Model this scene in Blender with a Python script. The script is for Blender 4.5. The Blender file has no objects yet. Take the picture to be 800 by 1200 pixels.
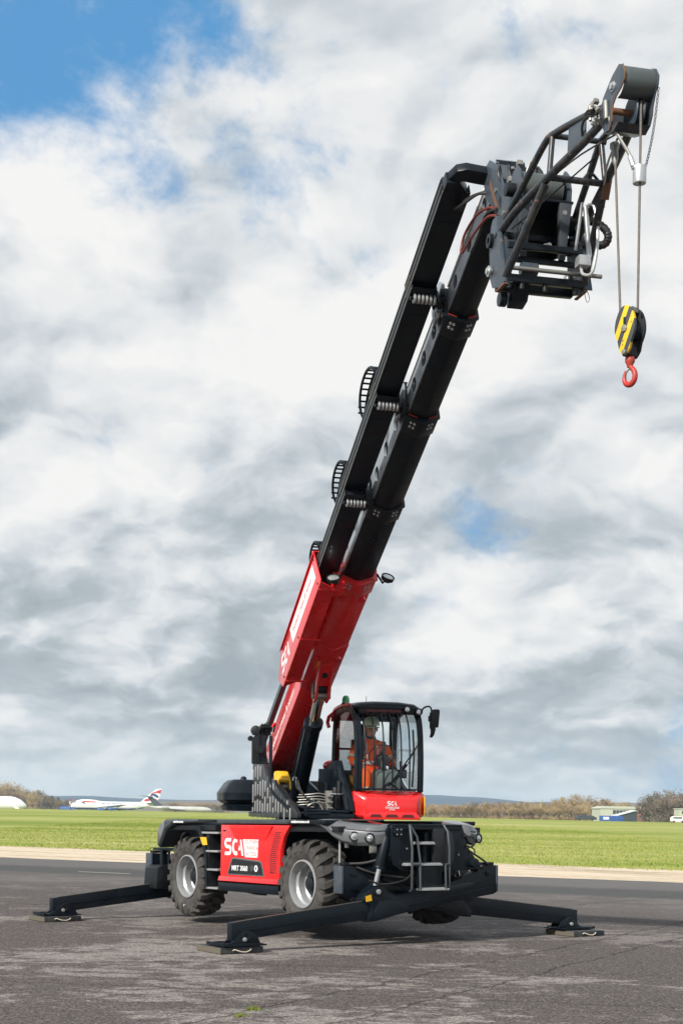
import bpy, bmesh, math, random
import numpy as np
from mathutils import Matrix, Vector, noise

sc = bpy.context.scene
R = math.radians
random.seed(7)

# ------------------------------------------------------------------ camera
CAM_H = 1.7547
FPX = 1743.85                                   # focal length in pixels of a 1200 px high picture
cam = bpy.data.cameras.new("camera")
cam.sensor_fit = 'VERTICAL'; cam.sensor_height = 36.0; cam.sensor_width = 24.0
cam.lens = FPX / 1200 * 36.0
cam.shift_y = 345.83 / 1200
cam.clip_start = 0.1; cam.clip_end = 30000
camo = bpy.data.objects.new("camera", cam)
sc.collection.objects.link(camo)
camo.matrix_world = Matrix.Translation((0, 0, CAM_H)) @ Matrix.Rotation(R(90), 4, 'X') @ Matrix.Rotation(0.0174, 4, 'Z')
sc.camera = camo

sc.view_settings.view_transform = 'Standard'
sc.view_settings.look = 'None'
sc.view_settings.exposure = 0.30
sc.view_settings.gamma = 1.0

# ------------------------------------------------------------------ sun
SUN_EL = R(35)
SUN_AZ = (-0.62, -0.78)                         # towards the sun: left of and behind the camera
sd = Vector((SUN_AZ[0] * math.cos(SUN_EL), SUN_AZ[1] * math.cos(SUN_EL), math.sin(SUN_EL))).normalized()
sun = bpy.data.lights.new("sun", 'SUN'); sun.energy = 4.9; sun.angle = R(2.2); sun.color = (1.0, 0.955, 0.88)
suno = bpy.data.objects.new("sun", sun); sc.collection.objects.link(suno)
suno.rotation_euler = sd.to_track_quat('Z', 'Y').to_euler()

# ------------------------------------------------------------------ node helper
class NT:
    def __init__(s, tree):
        s.t = tree; s.n = tree.nodes; s.l = tree.links
    def node(s, typ, **kw):
        nd = s.n.new(typ)
        for k, v in kw.items():
            if k.startswith('i_'):
                key = k[2:]
                key = int(key) if key.isdigit() else key.replace('_', ' ')
                s.put(nd.inputs[key], v)
            else:
                setattr(nd, k, v)
        return nd
    def put(s, inp, v):
        if isinstance(v, bpy.types.NodeSocket): s.l.new(v, inp)
        else:
            try: inp.default_value = v
            except Exception: inp.default_value = (*v, 1.0)
    def math(s, op, a, b=0.0, c=0.0, clamp=False):
        nd = s.n.new('ShaderNodeMath'); nd.operation = op; nd.use_clamp = clamp
        s.put(nd.inputs[0], a); s.put(nd.inputs[1], b)
        if op in ('MULTIPLY_ADD',): s.put(nd.inputs[2], c)
        return nd.outputs[0]
    def vmath(s, op, a, b=(0, 0, 0)):
        nd = s.n.new('ShaderNodeVectorMath'); nd.operation = op
        s.put(nd.inputs[0], a)
        if op == 'SCALE': s.put(nd.inputs['Scale'], b)
        else: s.put(nd.inputs[1], b)
        return nd.outputs['Value'] if op in ('DOT_PRODUCT', 'LENGTH') else nd.outputs[0]
    def noise(s, vec, scale, detail=4.0, rough=0.5, dist=0.0, lac=2.0, dim='3D'):
        nd = s.node('ShaderNodeTexNoise', noise_dimensions=dim, i_Vector=vec, i_Scale=scale, i_Detail=detail, i_Roughness=rough, i_Distortion=dist, i_Lacunarity=lac)
        return nd.outputs['Fac']
    def ramp(s, fac, stops):
        nd = s.n.new('ShaderNodeValToRGB'); s.put(nd.inputs[0], fac)
        el = nd.color_ramp.elements
        while len(el) < len(stops): el.new(0.5)
        for e, (p, c) in zip(el, stops):
            e.position = p; e.color = (*c, 1.0) if len(c) == 3 else c
        return nd.outputs[0]
    def rng(s, v, a, b, c=0.0, d=1.0, smooth=False):
        nd = s.n.new('ShaderNodeMapRange'); nd.clamp = True
        if smooth: nd.interpolation_type = 'SMOOTHSTEP'
        for i, x in enumerate((v, a, b, c, d)): s.put(nd.inputs[i], x)
        return nd.outputs[0]
    def mix(s, f, a, b):
        nd = s.n.new('ShaderNodeMix'); nd.data_type = 'RGBA'
        s.put(nd.inputs[0], f); s.put(nd.inputs[6], a); s.put(nd.inputs[7], b)
        return nd.outputs[2]
    def mixf(s, f, a, b):
        nd = s.n.new('ShaderNodeMix'); nd.data_type = 'FLOAT'
        s.put(nd.inputs[0], f); s.put(nd.inputs[2], a); s.put(nd.inputs[3], b)
        return nd.outputs[0]

# ------------------------------------------------------------------ sky with clouds
def direction(px, py):                          # a direction in the sky given by its angles right of and above the camera axis
    a, b = px - 400, py - 945.83
    u = a * 0.99985 + b * 0.0174; v = -a * 0.0174 + b * 0.99985
    return Vector((u / FPX, 1, -v / FPX)).normalized()

world = bpy.data.worlds.new("World"); sc.world = world; world.use_nodes = True
w = NT(world.node_tree); w.n.clear()
wout = w.node('ShaderNodeOutputWorld'); bg = w.node('ShaderNodeBackground')
w.l.new(bg.outputs[0], wout.inputs[0])
SKY_STRENGTH = 0.10
bg.inputs[1].default_value = SKY_STRENGTH
sky = w.node('ShaderNodeTexSky'); sky.sky_type = 'NISHITA'; sky.sun_disc = False
sky.sun_elevation = SUN_EL; sky.sun_rotation = math.atan2(SUN_AZ[0], SUN_AZ[1])
sky.air_density = 1.0; sky.dust_density = 0.6; sky.ozone_density = 2.0
tc = w.node('ShaderNodeTexCoord')
D = tc.outputs['Generated']
sep = w.node('ShaderNodeSeparateXYZ'); w.l.new(D, sep.inputs[0])
dz = w.math('MAXIMUM', sep.outputs[2], 0.0)
den = w.math('ADD', dz, 0.055)
px_ = w.math('DIVIDE', sep.outputs[0], den); py_ = w.math('DIVIDE', sep.outputs[1], den)
comb = w.node('ShaderNodeCombineXYZ', i_X=px_, i_Y=py_, i_Z=0.0); P = comb.outputs[0]
def bump(px, py, rad, amp):                     # a cloud bank or a gap of a given angular radius
    d = direction(px, py); k = (FPX / rad) ** 2
    dt = w.vmath('DOT_PRODUCT', D, tuple(d))
    e = w.math('MULTIPLY', w.math('SUBTRACT', dt, 1.0), 2 * k)
    return w.math('MULTIPLY', w.math('EXPONENT', e), amp)
def total(lst):
    acc = None
    for t in lst:
        b = bump(*t); acc = b if acc is None else w.math('ADD', acc, b)
    return acc
den2 = w.math('ADD', dz, 0.42)
P2 = w.node('ShaderNodeCombineXYZ', i_X=w.math('DIVIDE', sep.outputs[0], den2), i_Y=w.math('DIVIDE', sep.outputs[1], den2), i_Z=0.0).outputs[0]
warp = w.node('ShaderNodeTexNoise', noise_dimensions='2D', i_Vector=P2, i_Scale=5.0, i_Detail=5.0)
wv = w.vmath('SCALE', w.vmath('SUBTRACT', warp.outputs['Color'], (0.5, 0.5, 0.5)), 0.13)
PW = w.vmath('ADD', P2, wv)
def puffs(vec, scale, detail):                  # heaped round heads
    nd = w.node('ShaderNodeTexVoronoi', voronoi_dimensions='2D', feature='SMOOTH_F1', i_Vector=vec, i_Scale=scale, i_Detail=detail, i_Roughness=0.52, i_Lacunarity=2.1)
    nd.normalize = True; w.put(nd.inputs['Smoothness'], 0.55)
    return w.math('SUBTRACT', 1.0, nd.outputs['Distance'])
def density(vec):
    a = w.noise(vec, 3.0, 10.0, 0.555, dim='2D')
    p = puffs(vec, 7.0, 3.0)
    return w.math('ADD', w.math('MULTIPLY', a, 0.75), w.math('MULTIPLY', w.math('SUBTRACT', p, 0.5), 0.42))
PD = w.vmath('MULTIPLY', D, (1.0, 1.0, 1.2))
wisp = w.noise(PD, 8.0, 10.0, 0.60, 0.25)
wisp2 = w.noise(PD, 24.0, 8.0, 0.62, 0.2)
wmix = w.math('ADD', w.math('MULTIPLY', w.math('SUBTRACT', wisp, 0.5), 0.60), w.math('MULTIPLY', w.math('SUBTRACT', wisp2, 0.5), 0.25))
d0 = density(PW)
d1 = density(w.vmath('ADD', PW, (-0.016, -0.034, 0.0)))
d2 = w.noise(w.vmath('ADD', PW, (-0.04, -0.10, 0.0)), 3.0, 3.0, 0.5, dim='2D')
cover = total([(330, 650, 420, 0.17), (110, -35, 130, -0.66), (-30, 60, 80, -0.40), (262, 20, 45, -0.34), (180, 215, 44, -0.30), (165, 130, 36, -0.10), (60, 150, 60, -0.12), (325, 205, 48, -0.24), (190, 320, 45, -0.24), (330, 410, 300, 0.10), (600, 200, 260, 0.20), (555, 590, 28, -0.17)])
dens = w.math('ADD', w.math('ADD', d0, w.math('ADD', cover, w.rng(dz, 0.0, 0.22, 0.20, 0.0))), w.math('MULTIPLY', wmix, 1.5))
mask = w.rng(w.math('ADD', dens, w.math('MULTIPLY', wmix, 1.4)), -0.06, 0.52, 0.0, 1.0, True)
lit = w.math('ADD', w.math('MULTIPLY', w.math('SUBTRACT', d0, d1), 2.3), w.math('MULTIPLY', w.math('SUBTRACT', w.noise(PW, 3.0, 3.0, 0.5, dim='2D'), d2), 1.1))
tone = total([(560, 110, 290, 0.26), (330, 330, 200, 0.12), (120, 250, 130, 0.16), (130, 330, 90, 0.16), (20, 300, 80, 0.12), (290, 130, 70, 0.12), (560, 450, 60, 0.12), (700, 550, 70, 0.20), (775, 570, 60, 0.18), (540, 700, 55, 0.24), (500, 740, 50, 0.08), (150, 560, 80, 0.14), (60, 580, 60, 0.10), (60, 430, 90, 0.08), (190, 400, 70, 0.08), (770, 770, 60, 0.12), (450, 330, 120, 0.10), (400, 480, 150, 0.05),
              (690, 650, 80, -0.28), (600, 700, 35, -0.10), (740, 690, 60, -0.12), (110, 655, 100, -0.16), (20, 700, 80, -0.12), (280, 595, 65, -0.18), (200, 530, 50, 0.08), (570, 520, 60, -0.06), (720, 380, 80, -0.06), (770, 470, 50, -0.08), (250, 700, 60, -0.04)])
thick = w.rng(dens, 0.42, 0.75, 0.0, 1.0, True)
br = w.math('ADD', w.math('ADD', 0.665, w.math('MULTIPLY', thick, -0.13)), w.math('ADD', lit, tone))
br = w.math('ADD', br, w.math('MULTIPLY', wmix, 0.95))
br = w.math('ADD', br, w.rng(dz, 0.02, 0.20, -0.04, 0.0))
cl = w.ramp(br, [(0.08, (0.29, 0.33, 0.36)), (0.34, (0.375, 0.418, 0.452)), (0.53, (0.50, 0.54, 0.57)), (0.72, (0.645, 0.660, 0.672)), (0.98, (0.755, 0.75, 0.74))])
hz = w.rng(dz, 0.0, 0.08, 0.48, 0.0, True)
cl = w.mix(hz, cl, (0.585, 0.625, 0.65, 1))
cl = w.vmath('SCALE', cl, 1.0 / SKY_STRENGTH)
blue = w.mix(0.80, w.vmath('SCALE', sky.outputs[0], 1.0), (0.85, 2.9, 5.7, 1))
skyc = w.mix(mask, blue, cl)
w.l.new(skyc, bg.inputs[0])
# ------------------------------------------------------------------ materials
MATS = {}
def newmat(name):
    m = bpy.data.materials.new(name); m.use_nodes = True
    t = NT(m.node_tree); b = m.node_tree.nodes['Principled BSDF']
    MATS[name] = m
    return m, t, b
def objco(t): return t.node('ShaderNodeTexCoord').outputs['Object']
def paint(name, col, rough=0.35, dirt=(0.16, 0.13, 0.10), amt=0.25, scale=6.0, metal=0.0, bump=0.0, coat=0.0, wear=None, wamt=0.0, spec=0.5):
    """paint or plastic with dust, run-off streaks and (if asked) wear down to another colour"""
    m, t, b = newmat(name)
    g = t.node('ShaderNodeNewGeometry').outputs['Position']
    co = objco(t)
    n1 = t.noise(co, scale, 7, 0.62)
    st = t.noise(t.vmath('MULTIPLY', g, (5, 5, 0.7)), 4.0, 6, 0.6)
    f = t.rng(t.math('MULTIPLY_ADD', n1, 0.6, t.math('MULTIPLY', st, 0.4)), 0.45, 0.72, 0.0, amt)
    c = t.mix(f, (*col, 1), (*dirt, 1))
    if wear:
        n2 = t.noise(co, scale * 3.1, 8, 0.7, 0.6)
        c = t.mix(t.rng(n2, 0.63 - 0.06 * wamt, 0.66, 0.0, 1.0), c, (*wear, 1))
    t.put(b.inputs['Base Color'], c)
    t.put(b.inputs['Roughness'], t.rng(n1, 0.3, 0.7, rough * 0.8, min(1, rough * 1.35 + 0.05)))
    b.inputs['Metallic'].default_value = metal
    b.inputs['Coat Weight'].default_value = coat; b.inputs['Coat Roughness'].default_value = 0.08
    b.inputs['Specular IOR Level'].default_value = spec
    if bump:
        bn = t.node('ShaderNodeBump', i_Strength=bump, i_Distance=0.004, i_Height=t.noise(co, scale * 9, 4, 0.6))
        t.l.new(bn.outputs[0], b.inputs['Normal'])
    return m
RED = paint('red_paint', (0.72, 0.014, 0.016), 0.22, (0.34, 0.10, 0.07), 0.15, 3.0, coat=0.5)
BLACK = paint('black_paint', (0.003, 0.0065, 0.011), 0.30, (0.045, 0.043, 0.042), 0.10, 5.0, spec=0.28)
BOOMBLACK = paint('boom_black_paint', (0.0025, 0.0060, 0.0095), 0.30, (0.028, 0.028, 0.030), 0.08, 7.0, spec=0.22, wear=(0.10, 0.02, 0.015), wamt=0.2)
PLASTIC = paint('black_plastic', (0.006, 0.008, 0.010), 0.42, (0.06, 0.055, 0.05), 0.15, 4.0, spec=0.35)
SLATE = paint('slate_grey_paint', (0.036, 0.052, 0.070), 0.36, (0.20, 0.17, 0.14), 0.25, 6.0, wear=(0.18, 0.09, 0.05), wamt=0.2)
PLATE = paint('boom_side_sky_sheen', (0.24, 0.27, 0.30), 0.30, (0.18, 0.16, 0.13), 0.28, 6.0, wear=(0.16, 0.03, 0.02), wamt=0.15)  # base colour lightened to grey-blue to carry the sky's reflection
GREY = paint('grey_fender', (0.135, 0.145, 0.155), 0.24, (0.16, 0.14, 0.12), 0.35, 4.0, metal=0.3, coat=0.3)
DGREY = paint('dark_grey_plastic', (0.038, 0.046, 0.055), 0.40, (0.15, 0.14, 0.12), 0.3, 4.0)
SILVER = paint('silver_metal', (0.55, 0.56, 0.56), 0.32, (0.22, 0.19, 0.16), 0.30, 9.0, metal=0.7)
RIM = paint('rim_silver', (0.36, 0.375, 0.385), 0.38, (0.13, 0.11, 0.09), 0.55, 5.0, metal=0.35)
CHROME = paint('chrome_rod', (0.70, 0.71, 0.72), 0.12, (0.4, 0.38, 0.34), 0.15, 3.0, metal=1.0)
STEEL = paint('dull_steel', (0.27, 0.27, 0.25), 0.45, (0.20, 0.15, 0.10), 0.5, 9.0, metal=0.6, bump=0.2)
DRUM = paint('drum_steel', (0.085, 0.10, 0.10), 0.40, (0.20, 0.19, 0.12), 0.5, 6.0, metal=0.4)
YELLOW = paint('yellow_paint', (0.75, 0.42, 0.012), 0.35, (0.25, 0.18, 0.10), 0.25, 6.0)
WHITE = paint('white_print', (0.78, 0.78, 0.78), 0.45, (0.45, 0.40, 0.36), 0.20, 5.0)
DECAL = paint('dark_decal', (0.008, 0.009, 0.011), 0.35, (0.06, 0.055, 0.05), 0.15, 5.0)
RUST = paint('rusty_steel', (0.16, 0.07, 0.035), 0.75, (0.08, 0.05, 0.03), 0.5, 12.0, bump=0.3)
TUBE = paint('jib_tube_paint', (0.014, 0.019, 0.025), 0.34, (0.16, 0.13, 0.10), 0.25, 8.0, wear=(0.30, 0.13, 0.06), wamt=0.55, coat=0.15)
ROPE = paint('wire_rope', (0.16, 0.145, 0.13), 0.55, (0.10, 0.08, 0.06), 0.4, 60.0, metal=0.5, bump=0.5)
HOSE = paint('rubber_hose', (0.012, 0.012, 0.013), 0.45, (0.08, 0.07, 0.06), 0.3, 9.0)
REDHOSE = paint('worn_red_hose', (0.16, 0.02, 0.015), 0.5, (0.03, 0.02, 0.02), 0.6, 14.0)
HOOKRED = paint('hook_red', (0.42, 0.030, 0.020), 0.40, (0.16, 0.07, 0.04), 0.5, 14.0, wear=(0.16, 0.08, 0.05), wamt=0.9, bump=0.25)
WOOD = paint('mat_wood_edge', (0.10, 0.088, 0.065), 0.8, (0.12, 0.10, 0.08), 0.6, 12.0, bump=0.5)
MATBLK = paint('mat_black', (0.015, 0.020, 0.024), 0.55, (0.18, 0.16, 0.14), 0.4, 10.0, bump=0.3)
CREAMROPE = paint('rope_handle', (0.62, 0.55, 0.44), 0.9, (0.2, 0.17, 0.13), 0.4, 20.0)
ORANGE = paint('hi_vis_orange', (1.0, 0.135, 0.010), 0.75, (0.75, 0.12, 0.02), 0.2, 8.0, bump=0.6)
REFLECT = paint('reflective_tape', (0.50, 0.52, 0.50), 0.35, (0.2, 0.2, 0.2), 0.3, 9.0)
HELMET = paint('pale_green_helmet', (0.52, 0.66, 0.46), 0.35, (0.4, 0.42, 0.34), 0.2, 9.0)
SKIN = paint('skin', (0.55, 0.30, 0.20), 0.5, (0.45, 0.18, 0.12), 0.4, 14.0)
SKIN.node_tree.nodes['Principled BSDF'].inputs['Subsurface Weight'].default_value = 0.1
HAIR = paint('dark_scarf', (0.03, 0.035, 0.05), 0.8, (0.06, 0.06, 0.07), 0.3, 14.0)
SEATM = paint('seat_fabric', (0.02, 0.022, 0.024), 0.8, (0.06, 0.055, 0.05), 0.4, 12.0)
CONSOLE = paint('console_grey', (0.16, 0.20, 0.185), 0.5, (0.18, 0.18, 0.15), 0.3, 5.0)
OCHRE = paint('ochre_foam', (0.32, 0.20, 0.03), 0.8, (0.08, 0.06, 0.02), 0.6, 10.0, bump=0.5)
DARKRED = paint('dark_red_lining', (0.09, 0.008, 0.008), 0.5, (0.05, 0.02, 0.02), 0.4, 5.0)
def rubber():
    m, t, b = newmat('tyre_rubber')
    co = objco(t)
    n = t.noise(co, 5, 8, 0.65); n2 = t.noise(co, 40, 5, 0.6)
    c = t.mix(t.rng(n, 0.35, 0.68), (0.022, 0.021, 0.021, 1), (0.072, 0.066, 0.060, 1))
    t.put(b.inputs['Base Color'], c); b.inputs['Roughness'].default_value = 0.82
    bn = t.node('ShaderNodeBump', i_Strength=0.5, i_Distance=0.004, i_Height=n2); t.l.new(bn.outputs[0], b.inputs['Normal'])
    return m
TYRE = rubber()
def glassmat(name, tint, refl=1.0):
    m, t, b = newmat(name); t.n.remove(b)
    out = t.n['Material Output']
    tr = t.node('ShaderNodeBsdfTransparent'); tr.inputs[0].default_value = (*tint, 1)
    gl = t.node('ShaderNodeBsdfGlossy'); gl.inputs['Roughness'].default_value = 0.015
    fr = t.node('ShaderNodeFresnel', i_IOR=1.5)
    mx = t.node('ShaderNodeMixShader'); t.put(mx.inputs[0], t.math('MULTIPLY', fr.outputs[0], refl, clamp=True))
    t.l.new(tr.outputs[0], mx.inputs[1]); t.l.new(gl.outputs[0], mx.inputs[2]); t.l.new(mx.outputs[0], out.inputs[0])
    return m
GLASS = glassmat('cab_glass', (0.98, 0.995, 0.988), 0.6)
GREENG = paint('beacon_green', (0.005, 0.30, 0.09), 0.12, (0.02, 0.12, 0.05), 0.2, 9.0, coat=0.6)
LENS = paint('lamp_lens', (0.62, 0.64, 0.64), 0.10, (0.35, 0.35, 0.33), 0.4, 20.0, metal=0.6, coat=0.8)
MIRRORM = paint('mirror_glass', (0.7, 0.72, 0.74), 0.04, (0.5, 0.5, 0.5), 0.05, 3.0, metal=1.0)

# ground materials ------------------------------------------------
def pos(t): return t.node('ShaderNodeNewGeometry').outputs['Position']
def tarmac_mat():
    m, t, b = newmat('tarmac'); p = pos(t)
    g1 = t.noise(p, 95, 3, 0.7)                              # stones
    vor = t.node('ShaderNodeTexVoronoi', i_Vector=p, i_Scale=70.0); vc = vor.outputs['Color']
    sepc = t.node('ShaderNodeSeparateColor'); t.l.new(vc, sepc.inputs[0])
    stone = t.math('MULTIPLY_ADD', sepc.outputs[0], 0.5, t.math('MULTIPLY', g1, 0.5))
    worn = t.noise(t.vmath('MULTIPLY', t.vmath('ADD', p, (3, 5, 0)), (0.8, 1.15, 1)), 0.30, 10, 0.70, 0.4)
    worn2 = t.noise(t.vmath('MULTIPLY', p, (1.0, 1.6, 1)), 1.7, 10, 0.72, 0.9)
    wf = t.math('MULTIPLY_ADD', worn, 0.62, t.math('MULTIPLY', worn2, 0.38))
    lightf = t.rng(wf, 0.500, 0.552, 0.0, 0.90, True)
    # far band nearer the grass is an older, greyer surface
    sp = t.node('ShaderNodeSeparateXYZ'); t.l.new(p, sp.inputs[0])
    far = t.math('ADD', sp.outputs[1], t.math('MULTIPLY', sp.outputs[0], 0.47))
    lightf = t.math('MULTIPLY', lightf, t.rng(far, 18.0, 26.0, 1.0, 0.45))
    dark = t.ramp(stone, [(0.25, (0.032, 0.027, 0.026)), (0.5, (0.070, 0.060, 0.056)), (0.75, (0.20, 0.172, 0.160))])
    pale = t.ramp(stone, [(0.25, (0.100, 0.090, 0.082)), (0.5, (0.215, 0.192, 0.176)), (0.75, (0.42, 0.38, 0.35))])
    c = t.mix(lightf, dark, pale)
    oldc = t.mix(t.noise(p, 1.1, 6, 0.6), (0.085, 0.080, 0.078, 1), (0.165, 0.152, 0.146, 1))
    c = t.mix(t.rng(far, 26.0, 30.0, 0.0, 0.45, True), c, oldc)
    strip = t.math('ADD', far, t.math('MULTIPLY', t.noise(p, 0.6, 4, 0.6), 1.2))
    c = t.mix(t.math('MULTIPLY', t.rng(strip, 33.6, 34.2, 0, 1), t.rng(strip, 36.6, 37.6, 1, 0)), c, (0.072, 0.072, 0.072, 1))
    c = t.mix(t.math('MULTIPLY', t.rng(strip, 37.4, 37.9, 0, 1), 0.75), c, (0.125, 0.122, 0.118, 1))
    # cracks: long joints at two angles plus fine crazing
    def joint(ax, ay, c0, wid, seed):
        dd = t.math('ADD', t.math('ADD', t.math('MULTIPLY', sp.outputs[0], ax), t.math('MULTIPLY', sp.outputs[1], ay)), -c0)
        dd = t.math('ADD', dd, t.math('MULTIPLY', t.math('SUBTRACT', t.noise(t.vmath('ADD', p, (seed, 0, 0)), 1.1, 7, 0.65), 0.5), 0.5))
        return t.math('MULTIPLY', t.rng(t.math('ABSOLUTE', dd), 0.0, wid * 2.2, 1.0, 0.0), t.rng(t.noise(t.vmath('ADD', p, (0, seed, 0)), 0.8, 3), 0.30, 0.42, 0, 1))
    cr = None
    for a in ((0.873, -0.488, -6.83, 0.016, 1.0), (0.809, -0.588, -12.72, 0.014, 7.0), (0.878, -0.477, -5.73, 0.014, 3.0), (0.18, 0.98, 13.6, 0.012, 5.0), (0.10, 0.995, 16.2, 0.012, 9.0), (0.22, 0.975, 23.6, 0.03, 11.0), (0.22, 0.975, 29.0, 0.03, 13.0)):
        j = joint(*a); cr = j if cr is None else t.math('MAXIMUM', cr, j)
    c = t.mix(t.math('MULTIPLY', cr, 0.72), c, (0.020, 0.015, 0.014, 1))
    t.put(b.inputs['Base Color'], c)
    b.inputs['Roughness'].default_value = 0.9; b.inputs['Specular IOR Level'].default_value = 0.25
    h = t.math('SUBTRACT', t.math('MULTIPLY', stone, 1.0), t.math('MULTIPLY', cr, 1.5))
    bn = t.node('ShaderNodeBump', i_Strength=0.9, i_Distance=0.010, i_Height=h); t.l.new(bn.outputs[0], b.inputs['Normal'])
    return m
TARMAC = tarmac_mat()
def verge_mat():
    m, t, b = newmat('verge_dirt'); p = pos(t)
    sp = t.node('ShaderNodeSeparateXYZ'); t.l.new(p, sp.inputs[0])
    q = t.node('ShaderNodeCombineXYZ', i_X=t.math('MULTIPLY', sp.outputs[0], 0.22), i_Y=t.math('ADD', sp.outputs[1], t.math('MULTIPLY', sp.outputs[0], 0.53)), i_Z=0.0).outputs[0]
    n = t.noise(q, 0.9, 8, 0.62, 0.3); n2 = t.noise(p, 3.5, 8, 0.7)
    f = t.math('MULTIPLY_ADD', n, 0.65, t.math('MULTIPLY', n2, 0.35))
    c = t.ramp(f, [(0.33, (0.17, 0.14, 0.10)), (0.41, (0.38, 0.30, 0.20)), (0.50, (0.56, 0.455, 0.33)), (0.60, (0.62, 0.53, 0.41)), (0.70, (0.42, 0.38, 0.33))])
    t.put(b.inputs['Base Color'], c); b.inputs['Roughness'].default_value = 0.95
    bn = t.node('ShaderNodeBump', i_Strength=0.6, i_Distance=0.05, i_Height=n2); t.l.new(bn.outputs[0], b.inputs['Normal'])
    return m
VERGE = verge_mat()
def grass_mat(name, scale=1.0):
    m, t, b = newmat(name); p = pos(t)
    q = t.vmath('MULTIPLY', p, (0.35, 1.0, 1))
    q = t.vmath('MULTIPLY', p, (0.22, 1.0, 1)); n = t.noise(q, 0.045, 8, 0.65, 0.3); n2 = t.noise(p, 1.4, 6, 0.75); n3 = t.noise(q, 0.35, 6, 0.65)
    f = t.math('ADD', t.math('MULTIPLY', n, 0.45), t.math('ADD', t.math('MULTIPLY', n2, 0.25), t.math('MULTIPLY', n3, 0.30)))
    c = t.ramp(f, [(0.38, (0.140, 0.195, 0.026)), (0.46, (0.215, 0.260, 0.045)), (0.52, (0.295, 0.320, 0.080)), (0.58, (0.40, 0.385, 0.16)), (0.70, (0.42, 0.38, 0.19))])
    t.put(b.inputs['Base Color'], c); b.inputs['Roughness'].default_value = 0.9; b.inputs['Specular IOR Level'].default_value = 0.2
    bn = t.node('ShaderNodeBump', i_Strength=0.8, i_Distance=0.06, i_Height=t.noise(p, 9, 4, 0.7)); t.l.new(bn.outputs[0], b.inputs['Normal'])
    return m
GRASS = grass_mat('grass')

# ------------------------------------------------------------------ ground
def lerp(a, b, t): return a + (b - a) * t
def crest(x, y):
    """distance at which the flat field starts to fall away (nearer on the right)"""
    s = max(-1.0, min(1.0, x / max(y, 1) / 0.23))
    return 318 - 52 * s
def ground_z(x, y):
    c = crest(x, y)
    if y < c: return 0.0
    z = -(y - c) * (CAM_H / c) * 1.03                 # falls just along the line of sight
    t = max(0.0, min(1.0, (y - 760) / 300.0))
    return max(-6.2, z - 2.0 * t * t * (3 - 2 * t))
def link(o): sc.collection.objects.link(o); return o
def mesh_obj(name, verts, faces, mat=None, smooth=False):
    me = bpy.data.meshes.new(name); me.from_pydata(verts, [], faces); me.validate()
    if mat: me.materials.append(mat)
    if smooth: me.polygons.foreach_set('use_smooth', [True] * len(me.polygons))
    return link(bpy.data.objects.new(name, me))
def structure(o): o['kind'] = 'structure'; return o
def sheet(name, xs, ys, zf, mat):
    v = [(x, y, zf(x, y)) for y in ys for x in xs]
    nx = len(xs); f = [(j * nx + i, j * nx + i + 1, (j + 1) * nx + i + 1, (j + 1) * nx + i) for j in range(len(ys) - 1) for i in range(nx - 1)]
    return mesh_obj(name, v, f, mat, True)
ys = [-60, -20, 0, 20, 40, 60, 80, 110, 150, 200, 240] + list(range(260, 760, 20)) + [800, 900, 1000, 1200, 1500, 2000, 3000, 4500, 7000]
xs = [-6000, -3500, -2000, -1200, -800, -500, -350, -250, -180, -120, -80, -50, -25, 0, 25, 50, 80, 120, 180, 250, 350, 500, 800, 1200, 2000, 3500, 6000]
ground = structure(sheet('grass_field', xs, ys, ground_z, GRASS))
def band(name, near, far, z, mat, amp=0.0, x0=-90, x1=90, n=360):
    v = []; 
    for i in range(n + 1):
        x = lerp(x0, x1, i / n)
        wob = amp * (noise.noise(Vector((x * 0.35, 3.1, z * 100))) + 0.6 * noise.noise(Vector((x * 1.7, 8.1, z * 100))))
        v.append((x, near(x), z)); v.append((x, far(x) + wob, z))
    f = [(2 * i, 2 * i + 2, 2 * i + 3, 2 * i + 1) for i in range(n)]
    return structure(mesh_obj(name, v, f, mat))
band('verge', lambda x: 30 - 0.5 * x, lambda x: 51.2 - 0.55 * x, 0.004, VERGE, 0.9)
band('tarmac', lambda x: -60, lambda x: 41.3 - 0.47 * x, 0.009, TARMAC, 0.35)
# pale painted line on the tarmac near its far edge
band('painted_line', lambda x: 34.4 - 0.47 * x, lambda x: 34.52 - 0.47 * x, 0.013, CREAMROPE, 0.05, -6.6, -5.2, 12)
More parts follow.
